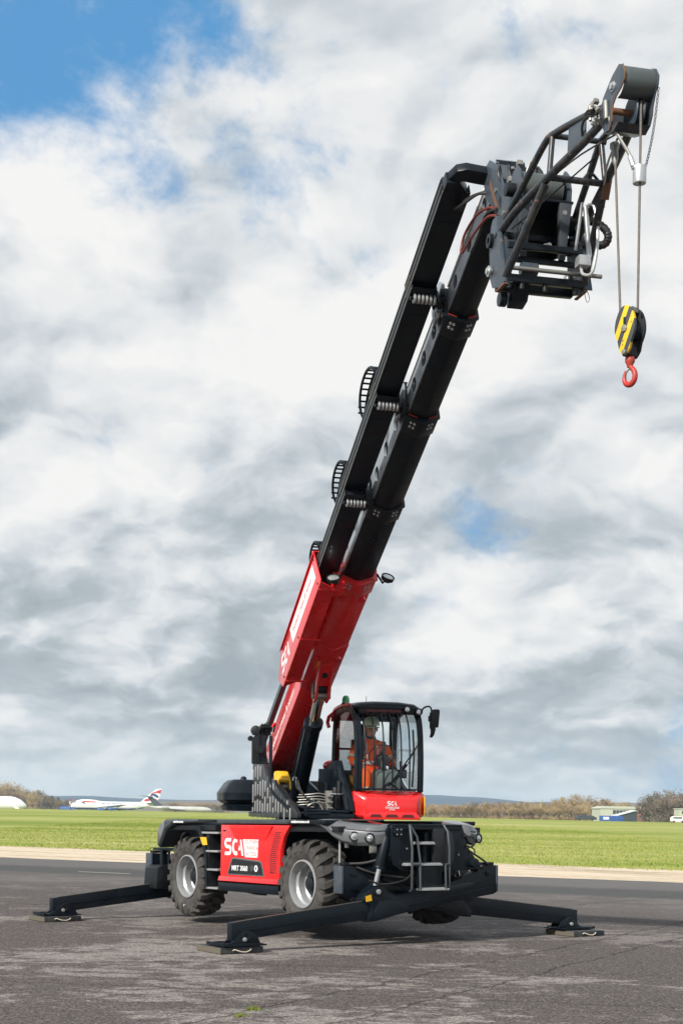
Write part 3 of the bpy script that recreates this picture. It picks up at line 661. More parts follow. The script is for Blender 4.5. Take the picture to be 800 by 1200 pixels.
# ================================================================== outriggers
FC2 = FC; FC1 = FC @ T3((0, 0, 0.06))
def outrigger(x, s, big=True):
    FC = FC1 if x < 0 else FC2
    """one telescopic arm in the plane x, reaching out on side s"""
    O_, I_ = Vector((x, 0, 0)), None
    th = 0.085
    # line of the arm : high root on the far side, low tip on side s
    def pt(u, v):       # u runs outwards along y on side s; v is height above the arm's centre line
        return (s * u, v)
    root_u, tip_u = -1.13, 2.88
    def zc(u): return 0.80 + (u + 1.13) * (0.215 - 0.80) / (2.88 + 1.13) if big else 0
    # outer housing
    A = [(-1.13, 0.985), (-1.16, 0.63), (-0.2, 0.50), (0.55, 0.375), (0.90, 0.290), (0.93, 0.36), (0.98, 0.44), (1.02, 0.56), (0.97, 0.64), (0.93, 0.70), (0.83, 0.745), (0.72, 0.73), (0.62, 0.66), (0.40, 0.645), (-0.35, 0.79), (-0.82, 0.905), (-0.86, 0.965)]
    if big:
        prof = [(-1.135, 0.975), (-1.165, 0.615), (-1.10, 0.59), (-0.2, 0.475), (0.50, 0.352), (0.80, 0.285), (0.935, 0.272), (0.950, 0.37), (0.905, 0.40), (0.895, 0.47), (0.96, 0.515), (1.01, 0.52), (1.02, 0.57), (0.97, 0.635), (0.90, 0.69), (0.83, 0.735), (0.74, 0.735), (0.64, 0.665), (0.50, 0.60), (0.30, 0.615), (-0.45, 0.775), (-0.83, 0.90), (-0.86, 0.965)]
    mbo = MB().prism([pt(u, v) for u, v in prof], 0, x - th, x + th)
    o = part('outrigger_housing', mbo, BLACK, crane, FC, 0.010)
    # raised rib line and welded doubler on both faces
    for q in (-1, 1):
        mbd = MB().prism([pt(u, v) for u, v in ((-1.08, 0.70), (0.42, 0.475), (0.42, 0.455), (-1.08, 0.68))], 0, x + q * th, x + q * (th + 0.012)); part('weld_line', mbd, BLACK, o, FC)
        mbd = MB().prism([pt(u, v) for u, v in ((0.30, 0.44), (0.44, 0.37), (0.86, 0.30), (0.86, 0.40), (0.78, 0.53), (0.60, 0.55), (0.42, 0.52))], 0, x + q * th, x + q * (th + 0.020)); part('doubler_plate', mbd, BLACK, o, FC, 0.008)
        part('pin', MB().cyl((x, s * 0.80, 0.655), (x + q * (th + 0.035), s * 0.80, 0.655), 0.032, 14), SILVER, o, FC, 0.004)
        part('pin_boss', MB().cyl((x, s * 0.80, 0.655), (x + q * (th + 0.018), s * 0.80, 0.655), 0.060, 18), BLACK, o, FC, 0.004)
        part('slot', MB().prism([pt(u, v) for u, v in ((-0.72, 0.70), (-0.25, 0.625), (-0.20, 0.655), (-0.30, 0.70), (-0.68, 0.76), (-0.76, 0.74))], 0, x + q * th, x + q * (th + 0.014)), DECAL, o, FC, 0.004)
        part('boss', MB().cyl((x, s * -1.0, 0.87), (x + q * (th + 0.02), s * -1.0, 0.87), 0.035, 14), BLACK, o, FC, 0.004)
    part('warning_label', MB().prism([pt(u, v) for u, v in ((0.885, 0.545), (0.975, 0.53), (0.985, 0.60), (0.90, 0.62))], 0, x + th, x + th + 0.004), YELLOW, o, FC)
    # end cap and hose box at the high end
    part('end_cap', MB().box(x - th - 0.01, x + th + 0.01, min(s * -1.175, s * -1.145), max(s * -1.175, s * -1.145), 0.625, 0.975), SLATE, o, FC, 0.008)
    part('valve_box', MB().box(x - 0.06, x + 0.07, min(s * -0.85, s * -1.12), max(s * -0.85, s * -1.12), 0.975, 1.015), BLACK, o, FC, 0.008)
    # inner beam
    u0, u1 = 0.55, 2.90
    def top(u): return 0.545 + (u - 0.94) * (0.322 - 0.545) / (2.90 - 0.94)
    def bot(u): return 0.305 + (u - 0.94) * (0.095 - 0.305) / (2.90 - 0.94)
    tb = 0.062
    inner = MB().hexa([(xx, s * u, f(u)) for f in (bot, top) for u in (u0, 2.895) for xx in (x - tb, x + tb)])
    ib = part('outrigger_beam', inner, BLACK, crane, FC, 0.012)
    for q in (-1, 1):
        mid = lambda u, d: (top(u) * 0.48 + bot(u) * 0.52) + d
        xa, xb = sorted((x + q * tb, x + q * (tb + 0.010)))
        part('weld_line', MB().hexa([(xx, s * u, mid(u, d)) for d in (-0.006, 0.010) for u in (1.05, 2.78) for xx in (xa, xb)]), BLACK, ib, FC)
    xa, xb = x - tb - 0.004, x + tb + 0.004
    part('scuffed_edge', MB().hexa([(xx, s * u, top(u) + d) for d in (0.001, 0.007) for u in (1.02, 2.80) for xx in (x + tb - 0.018, x + tb - 0.002)]), WOOD, ib, FC)
    # foot: bracket, pin and dished plate
    fp = MB()
    for q in (-1, 1):
        xa, xb = sorted((x + q * (tb + 0.004), x + q * (tb + 0.030)))
        fp.prism([(s * 2.52, 0.115), (s * 2.56, 0.20), (s * 2.66, 0.262), (s * 2.76, 0.262), (s * 2.82, 0.215), (s * 2.92, 0.13), (s * 3.0, 0.115)], 0, xa, xb)
    foot = part('foot', fp, BLACK, crane, FC0, 0.004)
    part('foot_pin', MB().cyl((x - 0.112, s * 2.745, 0.165), (x + 0.112, s * 2.745, 0.165), 0.026, 16), SILVER, foot, FC0, 0.004)
    part('foot_boss', MB().lathe([(0.035, -0.100), (0.060, -0.100), (0.060, 0.100), (0.035, 0.100)], None, 20, closed=True), PLASTIC, foot, FC0 @ T3((x, s * 2.72, 0.20)) @ rot('Y', 90), 0.003)
    dish = MB()
    dish.box(x - 0.21, x + 0.21, min(s * 2.50, s * 3.00), max(s * 2.50, s * 3.00), 0.096, 0.112)
    dish.hexa([(x + a, s * u, z) for z, k in ((0.096, 0), (0.112, 0)) for u in (3.00, 3.09) for a in (-0.21, 0.21)][:4] + [(x + a, s * u, z) for u, z in ((3.00, 0.112), (3.09, 0.140)) for a in (-0.21, 0.21)])
    for a in (-0.21, 0.195): dish.box(x + a, x + a + 0.015, min(s * 2.56, s * 3.0), max(s * 2.56, s * 3.0), 0.112, 0.128)
    part('foot_plate', dish, BLACK, foot, FC0, 0.003)
    return o
XF1, XF2, XR1, XR2 = 2.62, 2.36, -2.60, -2.85
outrigger(XF1, -1); outrigger(XF2, 1); outrigger(XR1, -1); outrigger(XR2, 1)
# lifting cylinders of the two front arms and two rear arms
for x, s in ((XF1, -1), (XF2, 1), (XR1, -1), (XR2, 1)):
    k = 0.0
    a, b = Vector((x + (0.06 if x > 2.6 else 0), s * 0.63, 1.40)), Vector((x, s * 0.80, 0.655))
    m = a.lerp(b, 0.60)
    c = part('stabiliser_cylinder', MB().cyl(a, m, 0.070, 20).cyl(m - (b - a) * 0.02, m + (b - a) * 0.02, 0.080, 20).cyl(a + Vector((-0.07, 0, 0)), a + Vector((0.07, 0, 0)), 0.075, 18), BLACK, crane, FC, 0.004)
    part('piston_rod', MB().cyl(m, b, 0.037, 18), CHROME, c, FC)
# mats under the feet: one thing each
for k, (x, s, lab) in enumerate(((XF1, -1, 'square black outrigger mat with a rope handle, under the nearest foot'), (XF2, 1, 'square black outrigger mat under the right hand foot'), (XR1, -1, 'square black outrigger mat under the far left foot beyond the rear wheel'))):
    fr = FC0 @ T3((x - 0.10 if k == 0 else (x + 0.08 if k == 1 else x), s * 2.83, 0.0))
    mt = thing('outrigger_mat', lab, 'mat', fr, 'outrigger mats on the tarmac')
    part('mat_board', MB().box(-0.29, 0.29, -0.29, 0.29, 0.014, 0.085), MATBLK, mt, fr, 0.006)
    part('wood_edge', MB().box(-0.289, 0.289, -0.2915, -0.2895, 0.016, 0.083), WOOD, mt, fr)
    hp = [(0.293, -0.13, 0.05), (0.305, -0.11, 0.062), (0.318, -0.03, 0.035), (0.312, 0.04, 0.028), (0.300, 0.10, 0.045), (0.293, 0.12, 0.060)]
    part('rope_handle', MB().tube(hp, 0.007, 8), CREAMROPE, mt, fr)

# ================================================================== chassis ends (front is seen)
def end_structure(fx):
    X = lambda x: fx * x
    g = MB()
    # two profiled plates that carry the arms, wide at the top and stepping in
    for x in (2.20, 2.78):
        g.prism([(-0.65, 1.500), (-0.66, 1.14), (-0.61, 0.99), (-0.50, 0.92), (-0.34, 0.915), (-0.30, 1.47), (-0.28, 1.5)], 0, X(x - 0.02), X(x + 0.02))
        g.prism([(0.14, 0.90), (0.86, 0.93), (0.83, 0.99), (0.71, 1.07), (0.58, 1.22), (0.53, 1.34), (0.50, 1.46), (0.47, 1.50), (0.16, 1.50)], 0, X(x - 0.02), X(x + 0.02))
    g.box(min(X(2.1), X(2.82)), max(X(2.1), X(2.82)), -0.64, 0.47, 1.44, 1.474)
    g.box(min(X(2.1), X(2.4)), max(X(2.1), X(2.4)), -0.60, 0.60, 0.90, 1.44)
    g.box(min(X(2.1), X(2.76)), max(X(2.1), X(2.76)), -0.10, 0.10, 0.90, 1.40)
    e = part('end_frame', g, BLACK, crane, FC, 0.006)
    for y in (-0.57,):
        part('pivot_boss', MB().cyl((X(2.70), y, 1.41), (X(2.84), y, 1.41), 0.062, 20), BLACK, e, FC, 0.006)
        for k in range(4):
            a = R(45 + 90 * k); part('bolt', MB().cyl((X(2.80), y + 0.045 * math.cos(a), 1.41 + 0.045 * math.sin(a)), (X(2.848), y + 0.045 * math.cos(a), 1.41 + 0.045 * math.sin(a)), 0.009, 6), SILVER, e, FC)
    for y, z in ((-0.42, 1.20), (0.25, 1.33), (0.32, 1.25), (0.42, 1.12), (0.80, 0.97), (0.74, 1.0)):
        part('bolt', MB().cyl((X(2.78), y, z), (X(2.812), y, z), 0.011, 6), SILVER, e, FC)
    part('round_boss', MB().cyl((X(2.78), 0.66, 1.01), (X(2.87), 0.66, 1.01), 0.062, 20), BLACK, e, FC, 0.008)
    return e
endf = end_structure(1); endr = end_structure(-1)
# big dark drum-shaped guard behind the ladder
mb = MB()
pts = [(-0.02, 1.46), (-0.04, 0.92), (0.16, 0.90), (0.30, 1.00), (0.33, 1.20), (0.28, 1.40), (0.20, 1.46)]
mb.prism(pts, 0, 2.79, 2.86); part('ladder_guard', mb, DECAL, crane, FC, 0.03)
# ladder
xl = 2.92
ll = MB()
for y in (-0.42, 0.18):
    ll.tube([(2.82, y + (0.03 if y < 0 else -0.02), 1.50), (xl - 0.04, y, 1.42), (xl, y, 1.20), (xl, y, 0.69), (xl - 0.04, y, 0.66)], 0.017, 10)
    ll.tube([(xl + 0.01, y + (0.12 if y < 0 else -0.07), 1.00), (xl + 0.02, y + (0.12 if y < 0 else -0.07), 0.68)], 0.015, 10)
    ll.tube([(xl + 0.01, y, 1.00), (xl + 0.01, y + (0.12 if y < 0 else -0.07), 1.00)], 0.015, 8)
ll.tube([(2.84, -0.39, 1.49), (2.90, -0.33, 1.35), (xl + 0.02, -0.30, 1.0)], 0.014, 8)
ladder = part('access_ladder', ll, DGREY, crane, FC)
part('ladder_back', MB().box(2.85, 2.87, -0.30, 0.10, 0.70, 0.98), BLACK, ladder, FC, 0.004)
for z, ya, yb, xx in ((1.265, -0.32, -0.04, 2.88), (0.995, -0.50, 0.07, 2.90), (0.680, -0.29, 0.16, 2.93)):
    st = part('step_tread', MB().box(xx - 0.09, xx + 0.02, ya, yb, z - 0.012, z + 0.012), SILVER, ladder, FC, 0.002)
    mbt = MB()
    for i in range(int((yb - ya) / 0.035)): mbt.prism([(ya + 0.005 + i * 0.035, z + 0.012), (ya + 0.015 + i * 0.035, z + 0.024), (ya + 0.025 + i * 0.035, z + 0.012)], 0, xx - 0.085, xx + 0.022)
    part('tread_teeth', mbt, SILVER, st, FC)
# hoses looping at the right of the end frame and on the left arm
def hose(name, pts, r, mat, parent, frame, sub=6):
    P_ = [Vector(p) for p in pts]; out = []
    for i in range(len(P_) - 1):
        p0, p1, p2, p3 = P_[max(i - 1, 0)], P_[i], P_[i + 1], P_[min(i + 2, len(P_) - 1)]
        for k in range(sub):
            t = k / sub
            out.append(0.5 * ((2 * p1) + (p2 - p0) * t + (2 * p0 - 5 * p1 + 4 * p2 - p3) * t * t + (3 * p1 - p0 - 3 * p2 + p3) * t ** 3))
    out.append(P_[-1]); return part(name, MB().tube(out, r, 8), mat, parent, frame)
hose('hose', [(2.82, 0.50, 1.36), (2.84, 0.64, 1.34), (2.84, 0.64, 1.24), (2.82, 0.54, 1.21)], 0.012, HOSE, crane, FC)
hose('hose', [(2.82, 0.54, 1.24), (2.84, 0.64, 1.20), (2.84, 0.66, 1.14), (2.82, 0.60, 1.12)], 0.010, HOSE, crane, FC)
hose('hose', [(2.70, 0.70, 1.16), (2.74, 0.88, 1.05), (2.72, 0.98, 0.99), (2.66, 1.03, 0.97)], 0.014, HOSE, crane, FC)
hose('hose', [(2.40, -1.05, 1.00), (2.55, -0.85, 1.02), (2.70, -0.62, 1.12), (2.74, -0.55, 1.30)], 0.018, HOSE, crane, FC)
hose('hose', [(2.45, -0.95, 0.96), (2.60, -0.75, 0.88), (2.72, -0.35, 0.83), (2.74, 0.0, 0.88)], 0.014, HOSE, crane, FC)
hose('hose', [(2.74, -0.95, 0.80), (2.76, -0.75, 0.75), (2.80, -0.45, 0.80), (2.80, -0.30, 0.92)], 0.012, HOSE, crane, FC)
# arm housings' inner clutter: struts and pipe between wheel and beam
part('strut', MB().cyl((2.12, -0.98, 0.80), (2.12, -0.98, 1.40), 0.016, 8).cyl((2.16, -0.90, 1.20), (2.16, -0.90, 1.40), 0.03, 8), SILVER, crane, FC)
part('socket_plate', MB().box(2.60, 2.63, -0.86, -0.76, 1.14, 1.24).box(2.63, 2.645, -0.845, -0.775, 1.155, 1.225), STEEL, crane, FC, 0.003)
# rear: post and box beyond the rear wheel
mb = MB()
mb.box(-2.62, -2.52, -1.30, -1.22, 1.06, 1.30) if False else None
mb.box(-2.50, -2.42, -1.16, -1.08, 0.76, 1.12).box(-2.24, -2.21, -1.16, -1.13, 0.76, 1.10)
mb.box(-2.66, -1.95, -1.20, -1.04, 1.085, 1.125)
rp = part('rear_post', mb, BLACK, crane, FC, 0.006)
part('tail_light_box', MB().prism([(-1.30, 0.82), (-1.22, 0.86), (-1.04, 0.86), (-1.04, 0.50), (-1.32, 0.50)], 0, -2.72, -2.30), PLASTIC, rp, FC, 0.015)
part('tail_light', MB().box(-2.735, -2.718, -1.28, -1.10, 0.62, 0.74), DARKRED, rp, FC, 0.004)
hose('hose', [(-1.70, -1.02, 1.40), (-1.86, -1.10, 1.34), (-1.95, -1.08, 1.20), (-1.80, -1.0, 1.12)], 0.016, HOSE, crane, FC)
# ================================================================== turret
tb_ = MB()
tb_.lathe([(0.62, 1.512), (0.62, 1.56), (0.55, 1.565), (0.55, 1.60)], None, 36)
tb_.prism([(-2.2, -0.45), (-2.0, -0.62), (0.6, -0.62), (1.05, -0.30), (1.10, 0.33), (0.6, 0.80), (-1.9, 0.80), (-2.2, 0.5)], 2, 1.585, 1.66)
turret = part('turret_base', tb_, BLACK, crane, FT, 0.008)
# boom cheeks that carry the pivot
for y in (-0.36, 0.24):
    part('boom_cheek', MB().prism([(-2.45, 1.66), (-2.60, 2.2), (-2.45, 2.55), (-2.05, 2.55), (-1.6, 2.15), (-0.6, 1.95), (0.1, 1.86), (0.2, 1.66)], 1, y - 0.02, y + 0.02), BLACK, turret, FT, 0.006)
part('pivot_pin', MB().cyl((-2.2, -0.42, 2.3), (-2.2, 0.30, 2.3), 0.07, 20), STEEL, turret, FT, 0.005)
# counterweight at the back, rounded corners
def sup(hx, hy, n=28, e=4.0, cx=-2.55):
    out = []
    for i in range(n):
        t = 2 * math.pi * i / n; c_, s_ = math.cos(t), math.sin(t)
        out.append((cx + hx * math.copysign(abs(c_) ** (2 / e), c_), hy * math.copysign(abs(s_) ** (2 / e), s_)))
    return out
rings = [[(x, y, z) for x, y in sup(hx, hy, 36, 7.0)] for z, hx, hy in ((1.665, 0.40, 0.86), (1.68, 0.46, 0.93), (1.745, 0.48, 0.955), (1.775, 0.44, 0.90), (1.80, 0.48, 0.95), (1.84, 0.52, 1.00), (1.95, 0.52, 1.005), (2.11, 0.44, 0.90), (2.155, 0.40, 0.84), (2.165, 0.34, 0.78))]
cw = part('counterweight', MB().loft(rings), BLACK, turret, FT, sharp=22)
part('lifting_eye', MB().lathe([(0.05, 0), (0.045, 0.04), (0.02, 0.06)], None, 14), PLASTIC, cw, FT @ T3((-2.30, -0.66, 2.155)))
# slotted side cover on the boom side
xa, xb = -1.80, 1.75
cov = part('side_cover', MB().prism([(xa, 1.60), (xb, 1.60), (xb, 1.66), (0.65, 1.98), (0.10, 2.12), (-0.60, 2.20), (-1.00, 2.44), (xa, 2.44)], 1, -0.60, -0.54), DECAL, turret, FT, 0.008)
SLAT = {}
SLATM = paint('slat_metal', (0.42, 0.43, 0.44), 0.35, (0.16, 0.14, 0.12), 0.4, 9.0, metal=0.3)
def slat_mesh(L):
    if L not in SLAT: SLAT[L] = MB().box(-0.016, 0.016, -0.014, 0.0, 0, L).mesh('slat', SLATM, 0.003)
    return SLAT[L]
rs = random.Random(4)
for i in range(16):
    x = xa + 0.10 + i * 0.215
    top = 2.42 if x < -1.0 else (2.18 if x < -0.6 else (2.14 if x < 0.1 else (2.10 - (x - 0.1) * 0.25 if x < 0.65 else 1.97 - (x - 0.65) * 0.29)))
    z = 1.57 + (0.10 if i % 2 else 0.0)
    while z < top - 0.12:
        L = (0.16, 0.22, 0.28)[rs.randrange(3)]
        if z + L > top: L = 0.16
        if z + L > top + 0.03: break
        part('slat', slat_mesh(L), None, cov, FT @ T3((x + rs.uniform(-0.01, 0.01), -0.60, z)))
        z += L + 0.07
# yellow boom lock / strut bracket
yb = MB()
for y in (-0.585, -0.42):
    yb.prism([(0.04, 1.99), (0.0, 2.10), (-0.02, 2.22), (0.06, 2.25), (0.22, 2.17), (0.32, 2.11), (0.37, 1.99), (0.31, 1.97), (0.27, 2.06), (0.18, 2.08), (0.12, 2.0)], 1, y - 0.012, y + 0.012)
yb.prism([(-0.02, 2.22), (0.06, 2.255), (0.32, 2.125), (0.29, 2.09), (0.05, 2.22)], 1, -0.575, -0.43)
part('yellow_bracket', yb, YELLOW, turret, FT, 0.006)
part('bracket_pin', MB().cyl((0.2, -0.60, 2.03), (0.2, -0.40, 2.03), 0.05, 14), STEEL, turret, FT)
# guard rails in front of the cover
hose('guard_rail', [(0.78, -0.79, 2.72), (0.80, -0.79, 2.3), (0.82, -0.79, 2.02), (0.98, -0.74, 1.88), (1.28, -0.58, 1.70), (1.40, -0.50, 1.665), (1.48, -0.38, 1.66), (1.48, -0.10, 1.665)], 0.023, BLACK, turret, FT, 4)
hose('guard_rail', [(0.60, -0.68, 2.10), (0.72, -0.68, 2.04), (1.00, -0.60, 1.88), (1.25, -0.50, 1.76), (1.38, -0.44, 1.74), (1.46, -0.36, 1.735)], 0.023, BLACK, turret, FT, 4)
part('guard_rail', MB().cyl((1.46, -0.40, 1.70), (1.46, 0.16, 1.69), 0.020, 12).cyl((1.46, -0.42, 1.63), (1.46, -0.42, 1.76), 0.03, 10), BLACK, turret, FT)
# mirror and lamp cluster on the post
mr = part('mirror_housing', MB().prism([(-0.10, 0.0), (0.08, 0.0), (0.10, 0.05), (0.095, 0.36), (0.07, 0.40), (-0.07, 0.39), (-0.105, 0.33)], 0, -0.05, 0.03), PLASTIC, turret, FT @ T3((0.70, -0.935, 2.33)), 0.015)
part('mirror_arm', MB().tube([(0.72, -0.82, 2.73), (0.74, -0.90, 2.80), (0.76, -0.96, 2.78), (0.76, -0.96, 2.42), (0.76, -0.93, 2.345), (0.78, -0.80, 2.34)], 0.010, 8).cyl((0.70, -0.94, 2.53), (0.79, -0.94, 2.53), 0.055, 18).cyl((0.66, -1.06, 2.68), (0.72, -1.06, 2.68), 0.035, 14), PLASTIC, mr, FT)
lc = MB()
for x, y, z, r in ((0.70, -0.99, 2.79, 0.070), (0.72, -0.90, 2.82, 0.055), (0.74, -0.83, 2.86, 0.050)):
    fr = T3((x, y, z)) @ rot('Y', 90) @ rot('X', 12); lc.lathe([(r * 0.6, -0.10), (r, -0.04), (r, 0.03), (r * 0.85, 0.035)], fr, 16)
lc.box(0.62, 0.72, -1.02, -0.78, 2.73, 2.78)
for k in range(7): lc.tube([(0.74, -0.93 + 0.03 * k, 2.78), (0.80, -0.93 + 0.03 * k, 2.83), (0.76, -0.91 + 0.03 * k, 2.88)], 0.012, 6)
part('lamp_cluster', lc, PLASTIC, turret, FT)
part('red_connector', MB().cyl((0.80, -0.78, 2.84), (0.82, -0.74, 2.90), 0.016, 8), RED, turret, FT)
# machinery between boom and cab: hose springs, valve block, frame plate with an oval hole
for k in range(6):
    z = 1.74 + 0.035 * k
    hp = [(0.55, -0.36 + 0.02 * (k % 2), z), (0.62, -0.20, z + 0.01), (0.66, -0.06, z + 0.005 * k), (0.66, 0.10, z - 0.01), (0.62, 0.24, z + 0.005)]
    hose('hydraulic_pipe', hp, 0.008, STEEL, turret, FT, 3)
for k in range(5):
    hose('hose', [(0.50 - 0.05 * k, -0.34, 2.1 + 0.02 * k), (0.58 - 0.04 * k, -0.30, 1.95), (0.66, -0.18 + 0.05 * k, 1.80), (0.72, -0.05 + 0.05 * k, 1.70)], 0.014, HOSE, turret, FT, 4)
vb = MB().box(0.60, 0.74, 0.02, 0.10, 1.70, 1.98)
for k in range(9): vb.cyl((0.74, 0.03 + 0.03 * (k % 3), 1.74 + 0.08 * (k // 3)), (0.79, 0.03 + 0.03 * (k % 3), 1.74 + 0.08 * (k // 3)), 0.012, 6)
part('valve_block', vb, STEEL, turret, FT, 0.003)
hose('hydraulic_pipe', [(0.76, 0.06, 1.94), (0.80, 0.16, 1.93), (0.78, 0.24, 1.94)], 0.014, CHROME, turret, FT, 3)
hose('hydraulic_pipe', [(0.76, -0.30, 1.72), (0.80, -0.20, 1.80), (0.78, -0.10, 1.80), (0.80, -0.04, 1.70)], 0.010, STEEL, turret, FT, 3)
# cab carrying frame: side plate with a recessed hole
fpz = [(-1.05, 1.66), (0.95, 1.66), (1.10, 1.70), (1.06, 1.84), (0.95, 1.95), (0.55, 2.20), (0.30, 2.42), (0.02, 2.42), (-0.30, 2.40), (-0.55, 2.34), (-0.75, 2.20), (-1.05, 2.12)]
cfr = part('cab_frame_plate', MB().prism(fpz, 1, 0.27, 0.33), BLACK, turret, FT, 0.010)
part('oval_recess', MB().prism([(-0.28, 2.02), (-0.22, 1.98), (0.05, 2.06), (0.22, 2.18), (0.22, 2.26), (0.10, 2.30), (-0.12, 2.26), (-0.26, 2.16)], 1, 0.258, 0.270), DECAL, cfr, FT, 0.006)
part('rib', MB().hexa([(x, y, z) for (x, z) in ((0.33, 2.34), (0.90, 1.72)) for y in (0.235, 0.272) for x in (x, x + 0.06)]), BLACK, cfr, FT, 0.004)
part('cross_plate', MB().box(0.02, 0.08, 0.05, 0.28, 1.66, 2.30), BLACK, turret, FT, 0.004)
part('floor_plate', MB().box(0.50, 0.90, -0.10, 0.28, 1.66, 1.69), BLACK, turret, FT, 0.004)
part('pump_body', MB().lathe([(0.06, 0), (0.075, 0.02), (0.075, 0.22), (0.05, 0.25), (0.05, 0.33)], T3((0.62, 0.17, 1.70)), 18).cyl((0.66, 0.21, 1.72), (0.66, 0.21, 2.12), 0.028, 12), DECAL, turret, FT, 0.002)
part('strut', MB().box(0.52, 0.56, 0.03, 0.07, 1.66, 2.10).box(0.70, 0.73, -0.15, -0.12, 1.66, 1.86), BLACK, turret, FT, 0.003)
# dark mast behind the cylinder and the red cap behind the cab
part('rear_hood', MB().prism([(-1.9, 1.66), (-1.9, 2.20), (-1.7, 2.30), (-0.9, 2.26), (-0.6, 2.1), (-0.5, 1.66)], 1, 0.45, 1.20), BLACK, turret, FT, 0.03)
part('red_cap', MB().sphere((-0.55, 0.36, 2.36), 0.10, 14, 8, (1.6, 1.2, 0.9)), RED, turret, FT)
# lift cylinder
ca, cb_ = Vector((-0.98, -0.06, 1.86)), Vector((0.60, -0.06, 3.40))
cm = ca.lerp(cb_, 0.72)
lc_ = part('lift_cylinder', MB().cyl(ca, cm, 0.118, 32).cyl(cm - (cb_ - ca) * 0.045, cm + (cb_ - ca) * 0.004, 0.138, 32).cyl((-0.98, -0.28, 1.86), (-0.98, 0.16, 1.86), 0.09, 20), BLACK, crane, FT, 0.010)
part('piston_rod', MB().cyl(cm, cb_, 0.075, 28), CHROME, lc_, FT)
part('rod_eye', MB().cyl(cb_ + Vector((0, -0.125, 0)), cb_ + Vector((0, 0.125, 0)), 0.105, 28), BLACK, lc_, FT, 0.01)
hose('hydraulic_pipe', [(-0.7, -0.26, 1.9), (-0.5, -0.22, 2.24), (0.0, -0.21, 2.74), (0.09, -0.21, 2.84), (0.12, -0.19, 2.90), (0.16, -0.14, 2.90)], 0.014, BLACK, lc_, FT, 3)

# ================================================================== cab
cab = part('cab', MB().box(-0.40, 1.00, 0.36, 1.30, 1.70, 1.78).box(-0.45, -0.36, 0.36, 1.30, 1.70, 2.30), BLACK, crane, FT, 0.01)
def tubeprof(pts, y0, y1, wid):    # frame strip following a side profile (x, z), between two y planes
    mb = MB(); n = len(pts); rg = []
    for i, (x, z) in enumerate(pts):
        a = Vector(pts[min(i + 1, n - 1)]) - Vector(pts[max(i - 1, 0)]); a.normalize(); nx, nz = -a.y * wid / 2, a.x * wid / 2
        rg.append([(x + nx, y0, z + nz), (x + nx, y1, z + nz), (x - nx, y1, z - nz), (x - nx, y0, z - nz)])
    return mb.loft(rg)
def smooth(pts, sub=5):
    P_ = [Vector(p) for p in pts]; out = []
    for i in range(len(P_) - 1):
        p0, p1, p2, p3 = P_[max(i - 1, 0)], P_[i], P_[i + 1], P_[min(i + 2, len(P_) - 1)]
        for k in range(sub):
            t = k / sub
            out.append(0.5 * ((2 * p1) + (p2 - p0) * t + (2 * p0 - 5 * p1 + 4 * p2 - p3) * t * t + (3 * p1 - p0 - 3 * p2 + p3) * t ** 3))
    out.append(P_[-1]); return [tuple(p) for p in out]
side_prof = smooth([(-0.43, 2.28), (-0.42, 2.60), (-0.38, 2.92), (-0.28, 3.09), (-0.05, 3.15), (0.30, 3.17), (0.62, 3.15), (0.84, 3.05), (0.96, 2.86), (1.02, 2.55), (1.04, 2.20), (1.03, 1.98)])
for y0, y1 in ((0.345, 0.415), (1.245, 1.315)):
    part('cab_pillar_frame', tubeprof(side_prof, y0, y1, 0.085), BLACK, cab, FT, 0.012)
inner_prof = [(lerp(0.3, x, 0.90), lerp(2.55, z, 0.93)) for x, z in side_prof]
part('door_frame', tubeprof(inner_prof, 0.352, 0.385, 0.035), PLASTIC, cab, FT, 0.006)
part('door_sill', MB().prism([(-0.45, 2.34), (-0.36, 2.36), (0.10, 2.18), (0.55, 1.95), (1.03, 1.80), (1.03, 1.72), (-0.45, 1.72)], 1, 0.345, 0.41), BLACK, cab, FT, 0.008)
part('right_sill', MB().prism([(-0.45, 2.34), (-0.36, 2.36), (0.10, 2.10), (0.55, 1.95), (1.03, 1.85), (1.03, 1.72), (-0.45, 1.72)], 1, 1.25, 1.315), BLACK, cab, FT, 0.008)
gp = [(x, z) for x, z in inner_prof if z > 2.2]
def panel_glass(name, y, poly): return part(name, MB().prism(poly, 1, y, y + 0.005), GLASS, cab, FT)
door_poly = inner_prof + [(0.5, 2.0), (0.05, 2.2)]
panel_glass('door_glass', 0.366, door_poly); panel_glass('side_glass', 1.28, door_poly)
part('rear_glass', MB().box(-0.42, -0.415, 0.41, 1.25, 2.30, 3.05), GLASS, cab, FT)
for y in (0.41, 1.21, 0.80): part('rear_post', MB().box(-0.45, -0.40, y, y + 0.04, 2.2, 3.10), BLACK, cab, FT, 0.004)
part('rear_rail', MB().box(-0.45, -0.40, 0.38, 1.28, 3.03, 3.12).box(-0.44, -0.40, 0.38, 1.28, 2.60, 2.63), BLACK, cab, FT, 0.004)
# curved windscreen, bowed across as well as up
ws = smooth([(0.72, 3.13), (0.88, 3.02), (1.00, 2.85), (1.07, 2.55), (1.09, 2.25), (1.08, 1.99)])
def bow(y): t = (y - 0.83) / 0.42; return 0.075 * (1 - t * t)
rg = [[(x + bow(y), y, z) for y in [0.41 + 0.84 * k / 12 for k in range(13)]] for x, z in ws]
part('windscreen', MB().loft(rg, cap=False, closed=False), GLASS, cab, FT, sharp=80)
for y0, y1 in ((0.385, 0.43), (1.235, 1.28)): part('windscreen_seal', tubeprof([(x + 0.012, z) for x, z in ws], y0, y1, 0.035), BLACK, cab, FT, 0.006)
